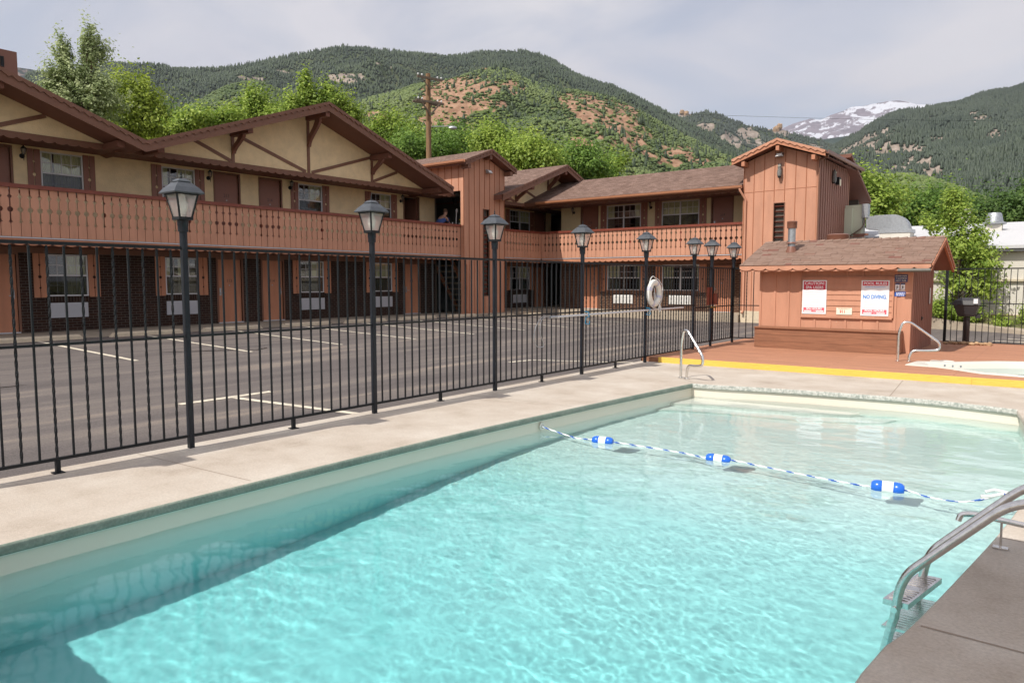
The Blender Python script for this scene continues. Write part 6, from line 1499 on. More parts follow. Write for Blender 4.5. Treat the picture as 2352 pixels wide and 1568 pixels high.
mb = MB(); mb.box(a.x+.2, xm-.8, 31.2, 31.4, roofz(31.4)+.16, roofz(31.4)+.24); mb.tube([(a.x-.2, 31.15, roofz(31.2)+.12), (xm-.9, 31.15, roofz(31.2)+.16)], .025, 8); mb.build('brown_pipe', M['vent'], du)
f0 = Yp(2283, 518, 33.5); f1 = Yp(2283, 489, 33.5)
fn = thing('roof_fan', 'silver mushroom exhaust fan on a white curb on the white roof', 'exhaust fan', (f0.x, 33.5, roofz(33.5)))
hh = f1.z-f0.z; mb = MB(); mb.lathe((f0.x, 33.5, f0.z), [(.25, hh*.02), (.40, hh*.10), (.42, hh*.20), (.30, hh*.30), (.27, hh*.6), (.24, hh*.9), (.20, hh), (.02, hh*1.01)], 24); mb.build('hood', M['galv'], fn, smooth=True)
mb = MB(); mb.box(f0.x-.27, f0.x+.27, 33.25, 33.8, roofz(33.25)-.1, f0.z+hh*.04); mb.build('curb', M['creamwall'], fn)
k0 = Yp(2190, 500, 36); k1 = Yp(2226, 478, 36); cb = thing('block_chimney', 'squat white block chimney half hidden by the ash tree', 'chimney', ((k0.x+k1.x)/2, 36, roofz(36)))
mb = MB(); mb.box(k0.x, k1.x, 36, 36.6, roofz(36)-.1, k1.z-.1); mb.build('stack', M['creamwall'], cb); mb = MB(); mb.box(k0.x-.05, k1.x+.05, 35.95, 36.65, k1.z-.099, k1.z); mb.build('cap', M['creamwall'], cb)
# bed in front of the white wall
KP = [(-4.6, 27.9, .46), (-3.7, 27.35, .36), (-2.9, 26.95, .27), (-2.1, 26.45, .18), (-1.1, 25.8, .10), (0.2, 25.4, .06), (3, 25.2, .05), (8, 25.2, .05)]
mb = MB(); mb.strip(KP, [(x, y, z-.4) for x, y, z in KP], (.03, .16, 0)); struct(mb.build('kerb', M['walk']))
A = [(x+.03, y+.17, z-.004) for x, y, z in KP]; B_ = [(x+.05, y+.75, z+.02) for x, y, z in KP]; mb = MB(); n = len(A); mb.add(A+B_, [(i, i+1, n+i+1, n+i) for i in range(n-1)]); struct(mb.build('pavement', M['walk']))
C2 = [(x+.05, WY-.1, .46) if x > -4 else (x, WY-.1, .48) for x, y, z in KP]; mb = MB(); mb.add(B_+C2, [(i, i+1, n+i+1, n+i) for i in range(n-1)]); struct(mb.build('planting_bed', M['ground']))
for k in range(3):
    mb = MB(); y = 22.4+k*.9; mb.box(-1.6+k*.25, .9, y, y+.09, az(-1, y)+.03, az(-1, y)+.034); mb.build('stall_line', M['tanline'], lot)
# ---------------------------------------------------------------- utility pole
up_ = at(985, 369, 46.0); PXx, PYy = up_[0], up_[1]; tz_ = at(987, 170, 46.0)[2]
ut = thing('utility_pole', 'brown wooden utility pole with two crossarms behind the motel roofs', 'utility pole', (PXx, PYy, 0))
mb = MB(); mb.lathe((PXx, PYy, 0), [(.20, -.3), (.19, 3), (.145, tz_)], 14); mb.build('shaft', M['pole'], ut, smooth=True)
ca = Vector((rgt[0], rgt[1], 0)).normalized(); cbk = Vector((-ca.y, ca.x, 0)); ca = (ca*.8+cbk*.6).normalized(); cf = Vector((ca.y, -ca.x, 0))
def P3(s, z, o=0): q = Vector((PXx, PYy, z))+ca*s+cf*o; return q
zA = at(985, 182, 46)[2]; zB = at(985, 236, 46)[2]
for z, o, L2 in ((zA, .2, .88), (zB, .2, .98), (zB, -.2, .98)):
    mb = MB(); mb.bar(P3(-L2, z, o), P3(L2, z, o), .10, .13); mb.build('crossarm', M['pole_grey'], ut)
mb = MB()
for s in (-1, 1):
    mb.bar(P3(s*.6, zA-.05, .24), P3(0, zA-.65, .2), .03, .06); mb.bar(P3(s*.65, zB-.05, .27), P3(0, zB-.8, .22), .05, .09)
build_split(mb, 'brace', M['pole_grey'], ut)
mb = MB()
for z in (zA, zB):
    for s in (-.82, -.55, .55, .82): mb.lathe(P3(s, z+.06, .2), [(.02, 0), (.02, .05), (.055, .06), (.05, .11), (.02, .14)], 8)
mb.build('insulator', M['porcelain'], ut)
for i, (s, z, dx, dy, dz) in enumerate(((-.82, zA+.2, -40, 22, 1), (.82, zA+.2, -40, 24, 1), (-.82, zB+.2, -40, 22, 0), (.82, zB+.2, 45, 40, 0), (.9, zB-3.8, 30, 24, -1))):
    p0 = P3(s, z, .2); mb = MB(); mb.tube([p0+Vector((dx*t, dy*t, dz*t-3.0*t*(1-t)*1.0)) for t in np.linspace(0, 1, 14)], .008, 5); mb.build('wire', M['black'], ut)
sl_ = at(1040, 294, 46)
mb = MB(); mb.tube([P3(0, sl_[2]+.05, 0), Vector(sl_)+Vector((0, 0, .1))], .025, 7); mb.build('lamp_arm', M['galv'], ut)
q = Vector(sl_); dd = (q-P3(0, sl_[2], 0)).normalized(); mb = MB(); mb.tube([q-dd*.25, q-dd*.1, q+dd*.12, q+dd*.25], [.04, .11, .12, .05], 12); mb.build('lamp_head', M['galv'], ut, smooth=True)
# ---------------------------------------------------------------- trees
LM = {
 'bright': leafmat('bright_green_leaves', (.16, .26, .035), (.45, .56, .11)),
 'yellow': leafmat('yellow_green_leaves', (.18, .25, .025), (.44, .53, .09)),
 'poplar': leafmat('grey_green_leaves', (.22, .29, .11), (.56, .62, .34)),
 'dark': leafmat('deep_green_leaves', (.05, .11, .025), (.17, .27, .07)),
 'mid': leafmat('mid_green_leaves', (.09, .18, .03), (.26, .40, .08)),
}
def leaf_quads(C, s, tone, g, upb=.5, asp=.55, ell=None):
    n = len(C); nrm = g.normal(size=(n, 3)); nrm[:, 2] = np.abs(nrm[:, 2])*.6+upb
    if ell is not None:
        cc = np.array([e[0] for e in ell]); rr = np.array([e[1] for e in ell]); k = np.argmin((((C[:, None]-cc[None])/rr[None])**2).sum(2), 1); o_ = (C-cc[k])/rr[k]; o_ /= np.linalg.norm(o_, axis=1)[:, None]+1e-6; nrm = nrm*.75+o_*1.1
    nrm /= np.linalg.norm(nrm, axis=1)[:, None]
    a = g.normal(size=(n, 3)); a -= nrm*(a*nrm).sum(1)[:, None]; a /= np.linalg.norm(a, axis=1)[:, None]; b = np.cross(nrm, a)
    L1 = (s*g.uniform(.6, 1.3, n))[:, None]; a = a*L1; b = b*L1*asp
    V = np.stack([C-a, C-b*1.0+a*.1, C+a, C+b*1.0+a*.1], 1).reshape(-1, 3)
    F = np.arange(4*n).reshape(n, 4); return V, F, np.repeat(tone, 4)
def crown_points(ell, ncl, nleaf, g, spread, hollow=.55):
    """leaf clumps through the crown; ell = list of (centre, radii, weight)"""
    w = np.array([e[2] for e in ell], float); w /= w.sum(); P = []; T = []
    ks = g.choice(len(ell), size=ncl, p=w); cl = []
    for k in ks:
        c, r = np.array(ell[k][0]), np.array(ell[k][1]); d = g.normal(size=3); d /= np.linalg.norm(d); q = hollow+(1-hollow)*g.random()**.7
        cl.append((c+d*r*q*(1+g.normal()*.13), g.random(), g.uniform(.55, 1.35)))
    per = max(4, nleaf//ncl)
    cen = np.mean([np.array(e[0]) for e in ell], 0)
    for c, tn, sz in cl:
        m = max(3, int(per*sz*sz)); sp = spread*sz
        ax = (c-cen)/(np.linalg.norm(c-cen)+1e-6)+np.array([0, 0, .75]); ax /= np.linalg.norm(ax)
        p = c+g.normal(size=(m, 3))*sp*.42+ax*(g.normal(size=(m, 1))*sp*1.15); P.append(p); T.append(np.clip(tn*.9+.03+g.normal(size=m)*.16, 0, 1))
    return np.vstack(P), np.concatenate(T), cl
TREES = 0
def tree(name, label, base, ell, nleaf, leaf, mk, spread, ncl=None, seed=1, group=None, limbs=14, tr=.16, cat='tree', upb=.5, hollow=.55):
    g = np.random.default_rng(seed); t = thing(name, label, cat, base, group)
    nleaf = int(nleaf*1.9); leaf = leaf*.70
    ncl = int((ncl or max(20, nleaf//45))*1.25)
    P, T, cl = crown_points(ell, ncl, nleaf, g, spread, hollow)
    V, F, tone = leaf_quads(P, np.full(len(P), leaf), T, g, upb, ell=ell)
    np_mesh('crown', V, F, LM[mk], t, attr={'tone': tone})
    mb = MB(); b = Vector(base); top = Vector(np.mean([e[0] for e in ell], axis=0)); topz = top.z+.15*(max(e[0][2]+e[1][2] for e in ell)-top.z); mb.tube([b, b.lerp(Vector((top.x, top.y, topz)), .35)+Vector((tr*.5, 0, 0)), b.lerp(Vector((top.x, top.y, topz)), .7), Vector((top.x, top.y, topz))], [tr, tr*.75, tr*.45, tr*.1], 9)
    hh = topz-b.z
    for i in range(limbs):
        c = Vector(cl[g.integers(len(cl))][0]); f = g.uniform(.25, .75); p0 = Vector((b.x+(top.x-b.x)*f, b.y+(top.y-b.y)*f, b.z+hh*f*.85))
        if c.z < p0.z: p0.z = max(b.z+hh*.15, c.z-.5)
        mid = p0.lerp(c, .5)+Vector((0, 0, .1*(c-p0).length)); mb.tube([p0, mid, c], [tr*.35, tr*.2, tr*.05], 6)
    mb.build('trunk', M['bark'], t, smooth=True)
    return t
def ell_px(px, py, rx, ry, D, w=1.0, rd=None):
    """ellipsoid given by its picture centre and half sizes at a distance"""
    c = at(px, py, D); k = D/ (1660/ math.cos(math.atan(abs(px-1176)/1660)))
    k = math.hypot(c[0], c[1])*math.cos(math.atan((px-1176)/1660.))/1660.
    R_ = rx*k; Z_ = ry*k; return (tuple(c), (R_, rd or R_, Z_), w)
def gz(px, D): c = at(px, 646, D); return (c[0], c[1], -.3)
tree('poplar_tree', 'tall grey-green poplar with two ragged spires behind the left roof', gz(185, 50),
     [ell_px(148, 225, 36, 52, 50, 1.0), ell_px(205, 218, 42, 56, 50, 1.2), ell_px(172, 175, 46, 36, 50, .7), ell_px(148, 130, 17, 52, 50, .55), ell_px(205, 108, 20, 54, 50, .65), ell_px(235, 225, 45, 60, 50, 1.0), ell_px(165, 270, 60, 45, 50, 1.2), ell_px(232, 120, 20, 22, 50, .22), ell_px(118, 190, 14, 45, 50, .35)], 15000, .125, 'poplar', .26, ncl=640, seed=3, limbs=26, tr=.25, hollow=.25)
tree('maple_tree', 'rounded yellow-green tree to the right of the tall poplar', gz(310, 56),
     [ell_px(305, 245, 52, 62, 56, 1.3), ell_px(335, 280, 45, 40, 56, .8), ell_px(270, 290, 40, 40, 56, .6)], 12000, .17, 'yellow', .5, ncl=300, seed=4, limbs=8)
tree('dark_shrub_tree', 'dull deep green tree low between the poplar and the bright saplings', gz(400, 62), [ell_px(395, 300, 45, 32, 62, 1), ell_px(450, 290, 30, 22, 62, .5)], 5000, .17, 'dark', .5, seed=5, limbs=4)
SAP = [('bright leafy tree with a narrow top left of the gable slope', 585, [(585, 240, 28, 48), (560, 275, 50, 30), (620, 265, 35, 30)], 52, 9000, 6),
       ('low bright bushy tree over the shallow valley of the roofs', 480, [(470, 278, 50, 28), (430, 292, 30, 16), (520, 275, 35, 25)], 48, 7500, 7),
       ('thin bright tree with a slender spire behind the gable slope', 690, [(700, 205, 17, 42), (680, 240, 28, 25), (665, 262, 40, 20)], 50, 5500, 8),
       ('bright spreading tree just above the tall gable peak', 760, [(755, 212, 22, 22), (770, 235, 40, 22), (800, 262, 26, 24), (730, 235, 22, 22)], 50, 7000, 9)]
for l, px, es, D, n, sd_ in SAP:
    tree('leafy_tree', l, gz(px, D), [ell_px(e[0], e[1]+6, e[2]*.82, e[3]*.82, D, e[2]*e[3]/1000) for e in es], int(n*.8), .15, 'bright', .33, ncl=n//32, seed=sd_, group='bright trees behind the long wing', limbs=12, hollow=.3)
MID = [('pale green tree standing left of the utility pole', 910, [(905, 300, 42, 40), (930, 335, 55, 42), (870, 300, 20, 25)], 58, 10000, 11, 'bright'),
       ('green tree filling the gap below the utility pole', 960, [(955, 350, 60, 34), (1010, 350, 30, 30)], 54, 8000, 12, 'mid'),
       ('broad rounded tree right of the utility pole', 1045, [(1040, 325, 52, 32), (1030, 350, 60, 30)], 60, 9000, 13, 'mid'),
       ('green tree with rounded top above the left tower roof', 1130, [(1130, 325, 55, 32), (1160, 350, 60, 35)], 56, 9000, 14, 'bright'),
       ('pale leafy tree behind the small corner gable', 1215, [(1215, 352, 50, 32), (1240, 370, 50, 28)], 52, 8000, 15, 'bright'),
       ('bright rounded tree above the end wing roof', 1335, [(1325, 362, 48, 28), (1345, 385, 62, 24), (1300, 385, 40, 22)], 56, 9500, 16, 'mid'),
       ('small bright bush tree at the right end of the tree belt', 1400, [(1412, 372, 22, 11), (1395, 385, 25, 14)], 62, 2500, 17, 'bright')]
for l, px, es, D, n, sd_, mk in MID:
    tree('leafy_tree', l, gz(px, D), [ell_px(e[0], e[1]+5, e[2]*.85, e[3]*.82, D, e[2]*e[3]/1000) for e in es], n, .17, mk, .5, ncl=n//38, seed=sd_, group='tree belt behind the corner of the motel', limbs=6, hollow=.4)
RT = [('bright tree directly right of the tall tower', 1985, [(1985, 450, 38, 38), (2010, 480, 45, 38)], 60, 8000, 21, 'bright'),
      ('dense green tree behind the silver duct', 2110, [(2110, 475, 62, 42), (2150, 500, 50, 32), (2060, 495, 45, 32)], 72, 12000, 22, 'mid'),
      ('dark green tree at the right edge above the white roof', 2320, [(2320, 485, 55, 38), (2375, 475, 45, 45)], 78, 11000, 23, 'dark'),
      ('dark tree peeping between the ash tree and the roof fan', 2240, [(2240, 500, 45, 22)], 80, 5000, 24, 'dark'),
      ('olive scrub tree low behind the white roof centre', 2190, [(2190, 470, 40, 18)], 95, 4000, 25, 'dark')]
for l, px, es, D, n, sd_, mk in RT:
    tree('leafy_tree', l, gz(px, D), [ell_px(*e, D, e[2]*e[3]/1000) for e in es], n, .2, mk, .6, ncl=n//38, seed=sd_, group='trees behind the white building', limbs=5, hollow=.4)
ash_D = 27.6
tree('ash_tree', 'young light green ash tree in front of the white building', gz(2190, ash_D),
     [ell_px(2195, 490, 34, 40, ash_D, .9), ell_px(2145, 512, 34, 20, ash_D, .45), ell_px(2205, 560, 46, 46, ash_D, 1.3), ell_px(2240, 545, 30, 36, ash_D, .6), ell_px(2255, 600, 38, 40, ash_D, .9), ell_px(2200, 640, 40, 40, ash_D, .9), ell_px(2195, 455, 20, 20, ash_D, .25), ell_px(2262, 655, 22, 28, ash_D, .35)], 6200, .078, 'bright', .15, ncl=330, seed=31, limbs=34, tr=.09, hollow=.15)
for l, x, y, z, sx__, sz_, n, sd_ in (('leafy bush under the ash tree, left half', -3.3, 27.6, .42, .55, .33, 3000, 41), ('leafy bush under the ash tree, nearer the grill', -2.75, 27.35, .36, .5, .28, 3000, 42), ('small weedy tuft at the kerb before the stone base', -1.75, 26.9, .22, .22, .14, 500, 43), ('green weeds against the stone base at the right edge', -.95, 27.3, .3, .4, .28, 1200, 44)):
    tree('bush', l, (x, y, z), [((x, y, z+sz_*.7), (sx__, sx__*.8, sz_), 1)], n, .055, 'bright', .12, ncl=n//25, seed=sd_, group='bushes in the bed of the white building', limbs=6, tr=.02, cat='bush')
# ---------------------------------------------------------------- hills and mountains
def hill(name, sky, D, D0, zfoot, amp, mt, step=5, rows=110, p=1.15, seed=1, masks=None, back=.25, smooth_sky=3, scale=.004, rough=0.0, pxr=None):
    sky = np.array(sky, float); x = np.arange(sky[0, 0], sky[-1, 0]+1, step); yv = np.interp(x, sky[:, 0], sky[:, 1])
    k = np.ones(smooth_sky)/smooth_sky; yp = np.pad(yv, smooth_sky//2, mode='edge'); yv = np.convolve(yp, k, 'valid')[:len(x)]
    if rough: yv = yv+fbm(x*.05, x*0+seed, 4, seed)*rough
    Df = np.interp(x, sky[:, 0], D) if not np.isscalar(D) else np.full(len(x), float(D))
    az_ = []; zr_ = []
    for a, b, d in zip(x, yv, Df):
        q = at(a, b, d); az_.append((q[0]/d, q[1]/d)); zr_.append(q[2])
    az_ = np.array(az_); zr_ = np.array(zr_); nb = 8
    t = np.concatenate([np.linspace(0, 1, rows), 1+np.linspace(0, 1, nb+1)[1:]*back]); V = np.zeros((len(t), len(x), 3)); 
    for i, tt in enumerate(t):
        d = D0+(Df-D0)*tt; X = az_[:, 0]*d; Y = az_[:, 1]*d
        s = min(tt, 1.0); prof = s**p; n = fbm(X*scale, Y*scale, 6, seed); rg = 1-np.abs(fbm(X*scale*.7+9, Y*scale*.7, 5, seed+50))*2.2
        win = np.sin(pi*min(tt, 1)**.8)**.8 if tt < 1 else 0
        z = zfoot+(zr_-zfoot)*prof+(n*.7+rg*.35-.15)*amp*win
        if tt > 1: z = zr_-(zr_-zfoot)*((tt-1)/back)**1.3*.6
        V[i] = np.stack([X, Y, z], -1)
    nr, nc = V.shape[:2]; idx = np.arange(nr*nc).reshape(nr, nc); F = np.stack([idx[:-1, :-1], idx[:-1, 1:], idx[1:, 1:], idx[1:, :-1]], -1).reshape(-1, 4)
    # picture position of each vertex, used only to lay out where rock, scrub and forest grow
    P = V.reshape(-1, 3)-CAM; zc = P@fwd; pxv = 1176+1660*(P@rgt)/zc; pyv = 784-1660*(P@upv)/zc
    attr = {}
    if masks:
        for an, blobs in masks.items():
            m_ = np.zeros(len(pxv))
            for (cx, cy, rx, ry, s) in blobs:
                q = ((pxv-cx)/(rx*1.2))**2+((pyv-cy)/(ry*1.25))**2; m_ = np.maximum(m_, s*np.clip(1.5-q, 0, 1))
            nz = fbm(V[..., 0].ravel()*scale*6, V[..., 1].ravel()*scale*6+V[..., 2].ravel()*scale*4, 5, seed+7); attr[an] = np.clip(m_*1.25+nz*1.5*(m_ > .01), 0, 1)
    o = np_mesh(name, V.reshape(-1, 3), F, mt, attr=attr, smooth=True); struct(o)
    return V, attr, pxv.reshape(nr, nc), pyv.reshape(nr, nc)

def hillmat(name, greens, rock, scale, rockscale, rb=(.45, .62), attrs=('rock',), base_rock=0.0, snow=False, bump=1.0):
    m = bpy.data.materials.new(name); m.use_nodes = True; t = m.node_tree; p = t.nodes['Principled BSDF']; p.inputs['Roughness'].default_value = .95; p.inputs['Specular IOR Level'].default_value = .05
    g = t.nodes.new('ShaderNodeNewGeometry'); n = t.nodes.new('ShaderNodeTexNoise'); n.inputs['Scale'].default_value = scale; n.inputs['Detail'].default_value = 9; n.inputs['Roughness'].default_value = .7; t.links.new(g.outputs['Position'], n.inputs['Vector'])
    r = t.nodes.new('ShaderNodeValToRGB')
    while len(r.color_ramp.elements) < len(greens): r.color_ramp.elements.new(.5)
    for e, (pos, c) in zip(r.color_ramp.elements, greens): e.position = pos; e.color = (*c, 1)
    t.links.new(n.outputs[0], r.inputs[0])
    n2 = t.nodes.new('ShaderNodeTexNoise'); n2.inputs['Scale'].default_value = rockscale; n2.inputs['Detail'].default_value = 10; n2.inputs['Roughness'].default_value = .75; t.links.new(g.outputs['Position'], n2.inputs['Vector'])
    rr = t.nodes.new('ShaderNodeValToRGB')
    while len(rr.color_ramp.elements) < len(rock): rr.color_ramp.elements.new(.5)
    for e, (pos, c) in zip(rr.color_ramp.elements, rock): e.position = pos; e.color = (*c, 1)
    t.links.new(n2.outputs[0], rr.inputs[0])
    a = t.nodes.new('ShaderNodeAttribute'); a.attribute_name = 'rock'; ad = t.nodes.new('ShaderNodeMath'); ad.operation = 'ADD'; ad.inputs[1].default_value = base_rock
    t.links.new(a.outputs['Fac'], ad.inputs[0])
    n3 = t.nodes.new('ShaderNodeTexNoise'); n3.inputs['Scale'].default_value = rockscale*1.7; n3.inputs['Detail'].default_value = 6; t.links.new(g.outputs['Position'], n3.inputs['Vector'])
    s3 = t.nodes.new('ShaderNodeMath'); s3.operation = 'MULTIPLY_ADD'; s3.inputs[1].default_value = 1.2; s3.inputs[2].default_value = -.6; t.links.new(n3.outputs[0], s3.inputs[0])
    a2 = t.nodes.new('ShaderNodeMath'); a2.operation = 'ADD'; t.links.new(ad.outputs[0], a2.inputs[0]); t.links.new(s3.outputs[0], a2.inputs[1])
    mr = t.nodes.new('ShaderNodeMapRange'); mr.inputs[1].default_value = rb[0]; mr.inputs[2].default_value = rb[1]; t.links.new(a2.outputs[0], mr.inputs[0])
    x = t.nodes.new('ShaderNodeMix'); x.data_type = 'RGBA'; t.links.new(mr.outputs[0], x.inputs[0]); t.links.new(r.outputs[0], x.inputs[6]); t.links.new(rr.outputs[0], x.inputs[7]); t.links.new(x.outputs[2], p.inputs['Base Color'])
    b = t.nodes.new('ShaderNodeBump'); b.inputs['Strength'].default_value = bump; b.inputs['Distance'].default_value = 1.2/rockscale*.02+1.0; t.links.new(n2.outputs[0], b.inputs['Height']); t.links.new(b.outputs[0], p.inputs['Normal'])
    return m

def forest(name, label, hv, n, h, w, mt, dens=None, seed=1, kind='cone', rockavoid=.45, pxlim=None, pylim=None, tmin=.25):
    """a far wood or scrub cover that reads as one mass"""
    V, attr, PX, PYv = hv; g = np.random.default_rng(seed); nr, nc = PX.shape; ridge = nr-9
    u = g.random(n*3)*(nc-1.01); v = (tmin+(1-tmin)*g.random(n*3)**.8)*(ridge-.01)
    extra = g.random(n//5)*(nc-1.01); u = np.concatenate([u, extra]); v = np.concatenate([v, np.full(len(extra), ridge-.02)-g.random(len(extra))*1.0])
    i = v.astype(int); j = u.astype(int); fi = v-i; fj = u-j
    def bl(A): return (A[i, j]*(1-fj)[..., None]+A[i, j+1]*fj[..., None])*(1-fi)[..., None]+(A[i+1, j]*(1-fj)[..., None]+A[i+1, j+1]*fj[..., None])*fi[..., None]
    P = bl(V); px = bl(PX[..., None])[:, 0]; py = bl(PYv[..., None])[:, 0]; keep = np.ones(len(px), bool)
    if 'rock' in attr: rk = bl(attr['rock'].reshape(nr, nc)[..., None])[:, 0]; keep &= (rk < rockavoid) | (g.random(len(px)) < .12)
    if dens is not None: keep &= g.random(len(px)) < dens(px, py, P, g)
    P = P[keep][:n]; m_ = len(P); hh = h*g.uniform(.4, 1.5, m_)*(1+.5*fbm(P[:, 0]*.02, P[:, 1]*.02, 2, seed+3)); ww = w*g.uniform(.7, 1.25, m_); tone = np.clip(g.normal(.5, .15, m_)+fbm(P[:, 0]*.01, P[:, 1]*.01, 3, seed)*.5, 0, 1)
    k = 5; ang = np.arange(k)*2*pi/k+g.random((m_, 1))*6
    if kind == 'cone':
        rings = [(1.0, .12), (.72, .45), (.34, .78)]; tip = 1.0; bot = 0.0
    else:
        rings = [(.75, .15), (1.0, .5), (.7, .85)]; tip = 1.02; bot = -.1
    vs = [P+np.array([0, 0, -.3])*1.0]
    vs[0] = P+np.stack([np.zeros(m_), np.zeros(m_), hh*bot], -1)
    for r_, z_ in rings:
        j_ = g.uniform(.75, 1.25, (m_, k)); 
        for q in range(k): vs.append(P+np.stack([ww*r_*j_[:, q]*np.cos(ang[:, q]), ww*r_*j_[:, q]*np.sin(ang[:, q]), hh*z_*g.uniform(.9, 1.1, m_)], -1))
    vs.append(P+np.stack([g.normal(0, .08, m_)*ww, g.normal(0, .08, m_)*ww, hh*tip], -1)); nv_ = len(vs); VV = np.stack(vs, 1); 
    F = []
    for q in range(k): F.append((0, 1+(q+1) % k, 1+q))
    for L_ in range(2):
        for q in range(k): a, b = 1+L_*k+q, 1+L_*k+(q+1) % k; F += [(a, b, b+k), (a, b+k, a+k)]
    for q in range(k): F.append((1+2*k+q, 1+2*k+(q+1) % k, nv_-1))
    F = np.array(F); FF = (F[None]+(np.arange(m_)*nv_)[:, None, None]).reshape(-1, 3)
    o = np_mesh(name, VV.reshape(-1, 3), FF, mt, attr={'tone': np.repeat(tone, nv_)})
    return tag(o, label, 'trees', None, 'stuff')

PINE = leafmat('dark_pine', (.022, .042, .020), (.070, .098, .044), .0)
PINEB = leafmat('far_dark_pine', (.027, .043, .031), (.072, .094, .060), .0)
SCRUB = leafmat('scrub_oak_leaves', (.060, .100, .030), (.19, .24, .078), .1)
RED = [(.30, (.12, .068, .045)), (.43, (.25, .145, .093)), (.56, (.36, .225, .15)), (.75, (.47, .33, .24))]
GREYR = [(.3, (.12, .10, .08)), (.48, (.27, .22, .18)), (.66, (.42, .35, .30))]
GR1 = [(.3, (.035, .052, .026)), (.5, (.065, .085, .04)), (.68, (.12, .125, .065)), (.8, (.20, .17, .11))]
GR2 = [(.3, (.06, .09, .03)), (.52, (.11, .14, .05)), (.66, (.20, .18, .085)), (.8, (.34, .24, .14))]
# snow peak, farthest
def peakmat():
    m = bpy.data.materials.new('snow_streaked_rock'); m.use_nodes = True; t = m.node_tree; p = t.nodes['Principled BSDF']; p.inputs['Roughness'].default_value = .9; p.inputs['Specular IOR Level'].default_value = .1
    g = t.nodes.new('ShaderNodeNewGeometry'); n = t.nodes.new('ShaderNodeTexNoise'); n.inputs['Scale'].default_value = .0042; n.inputs['Detail'].default_value = 12; n.inputs['Roughness'].default_value = .72; n.inputs['Distortion'].default_value = .4
    mp_ = t.nodes.new('ShaderNodeMapping'); mp_.inputs['Rotation'].default_value = (0, .0, .6); mp_.inputs['Scale'].default_value = (2.6, 1.6, .55); t.links.new(g.outputs['Position'], mp_.inputs[0]); t.links.new(mp_.outputs[0], n.inputs['Vector'])
    a = t.nodes.new('ShaderNodeAttribute'); a.attribute_name = 'snow'; ad = t.nodes.new('ShaderNodeMath'); ad.operation = 'MULTIPLY_ADD'; ad.inputs[1].default_value = 3.4; ad.inputs[2].default_value = -1.7; t.links.new(n.outputs[0], ad.inputs[0])
    s = t.nodes.new('ShaderNodeMath'); s.operation = 'ADD'; t.links.new(a.outputs['Fac'], s.inputs[0]); t.links.new(ad.outputs[0], s.inputs[1]); mr = t.nodes.new('ShaderNodeMapRange'); mr.inputs[1].default_value = .47; mr.inputs[2].default_value = .56; t.links.new(s.outputs[0], mr.inputs[0])
    n2 = t.nodes.new('ShaderNodeTexNoise'); n2.inputs['Scale'].default_value = .006; n2.inputs['Detail'].default_value = 8; t.links.new(g.outputs['Position'], n2.inputs['Vector']); r = t.nodes.new('ShaderNodeValToRGB'); r.color_ramp.elements[0].color = (.13, .105, .125, 1); r.color_ramp.elements[1].color = (.25, .20, .225, 1); r.color_ramp.elements[0].position = .3; r.color_ramp.elements[1].position = .7; t.links.new(n2.outputs[0], r.inputs[0])
    x = t.nodes.new('ShaderNodeMix'); x.data_type = 'RGBA'; t.links.new(mr.outputs[0], x.inputs[0]); t.links.new(r.outputs[0], x.inputs[6]); x.inputs[7].default_value = (.64, .65, .70, 1); t.links.new(x.outputs[2], p.inputs['Base Color'])
    b = t.nodes.new('ShaderNodeBump'); b.inputs['Strength'].default_value = .8; b.inputs['Distance'].default_value = 60; t.links.new(n2.outputs[0], b.inputs['Height']); t.links.new(b.outputs[0], p.inputs['Normal']); return m
hill('snowy_mountain', [(1700, 330), (1740, 315), (1790, 297), (1820, 285), (1862, 272), (1885, 276), (1905, 266), (1935, 256), (1955, 246), (1985, 243), (2020, 236), (2060, 231), (2085, 233), (2105, 239), (2140, 240), (2160, 246), (2230, 265), (2300, 290)], 14000, 9500, 200, 420, peakmat(), step=2, rows=190, p=1.0, seed=21, masks={'snow': [(2050, 242, 90, 16, .55), (1975, 256, 50, 14, .42), (2010, 272, 60, 24, .30), (1900, 285, 90, 40, .14), (2075, 238, 50, 10, .62)]}, scale=.0011, rough=1.2)
hill('far_hill', [(1600, 360), (1700, 345), (1800, 338), (1860, 325), (1905, 318), (1950, 312), (1990, 316), (2060, 330), (2150, 345)], 6000, 4800, 200, 60, hillmat('blue_green_far_slope', [(.3, (.018, .034, .024)), (.7, (.045, .068, .045))], GREYR, .01, .02, rb=(.8, .9)), step=4, rows=60, seed=22, scale=.002)
h0 = hill('far_left_hill', [(-60, 175), (0, 160), (40, 155), (75, 160), (105, 170), (160, 176), (260, 200)], 5200, 3800, 200, 120, hillmat('purple_grey_far_slope', [(.3, (.02, .033, .026)), (.7, (.05, .062, .05))], [(.3, (.12, .09, .085)), (.7, (.30, .22, .19))], .01, .02, rb=(.45, .6), base_rock=.42), step=4, rows=70, seed=23, scale=.003)
# middle ridge with boulders
h3 = hill('boulder_hill', [(1480, 300), (1540, 266), (1566, 262), (1590, 262), (1618, 257), (1650, 262), (1680, 274), (1715, 288), (1745, 294), (1775, 298), (1800, 298), (1822, 309), (1870, 318), (1900, 328), (1960, 345), (2040, 372)], 3400, 1900, 60, 240, hillmat('mid_ridge_slope', GR1, GREYR, .015, .03, base_rock=.0), step=3, rows=120, seed=24, masks={'rock': [(1570, 262, 14, 6, .9), (1615, 290, 20, 10, .6), (1690, 325, 30, 18, .75), (1720, 305, 22, 10, .6), (1790, 302, 22, 9, .9), (1750, 330, 18, 10, .6), (1860, 350, 30, 14, .6)]}, scale=.003)
forest('far_forest', 'dark pine wood on the boulder ridge left of the snowy peak', h3, 14000, 11, 4.2, PINEB, seed=24)
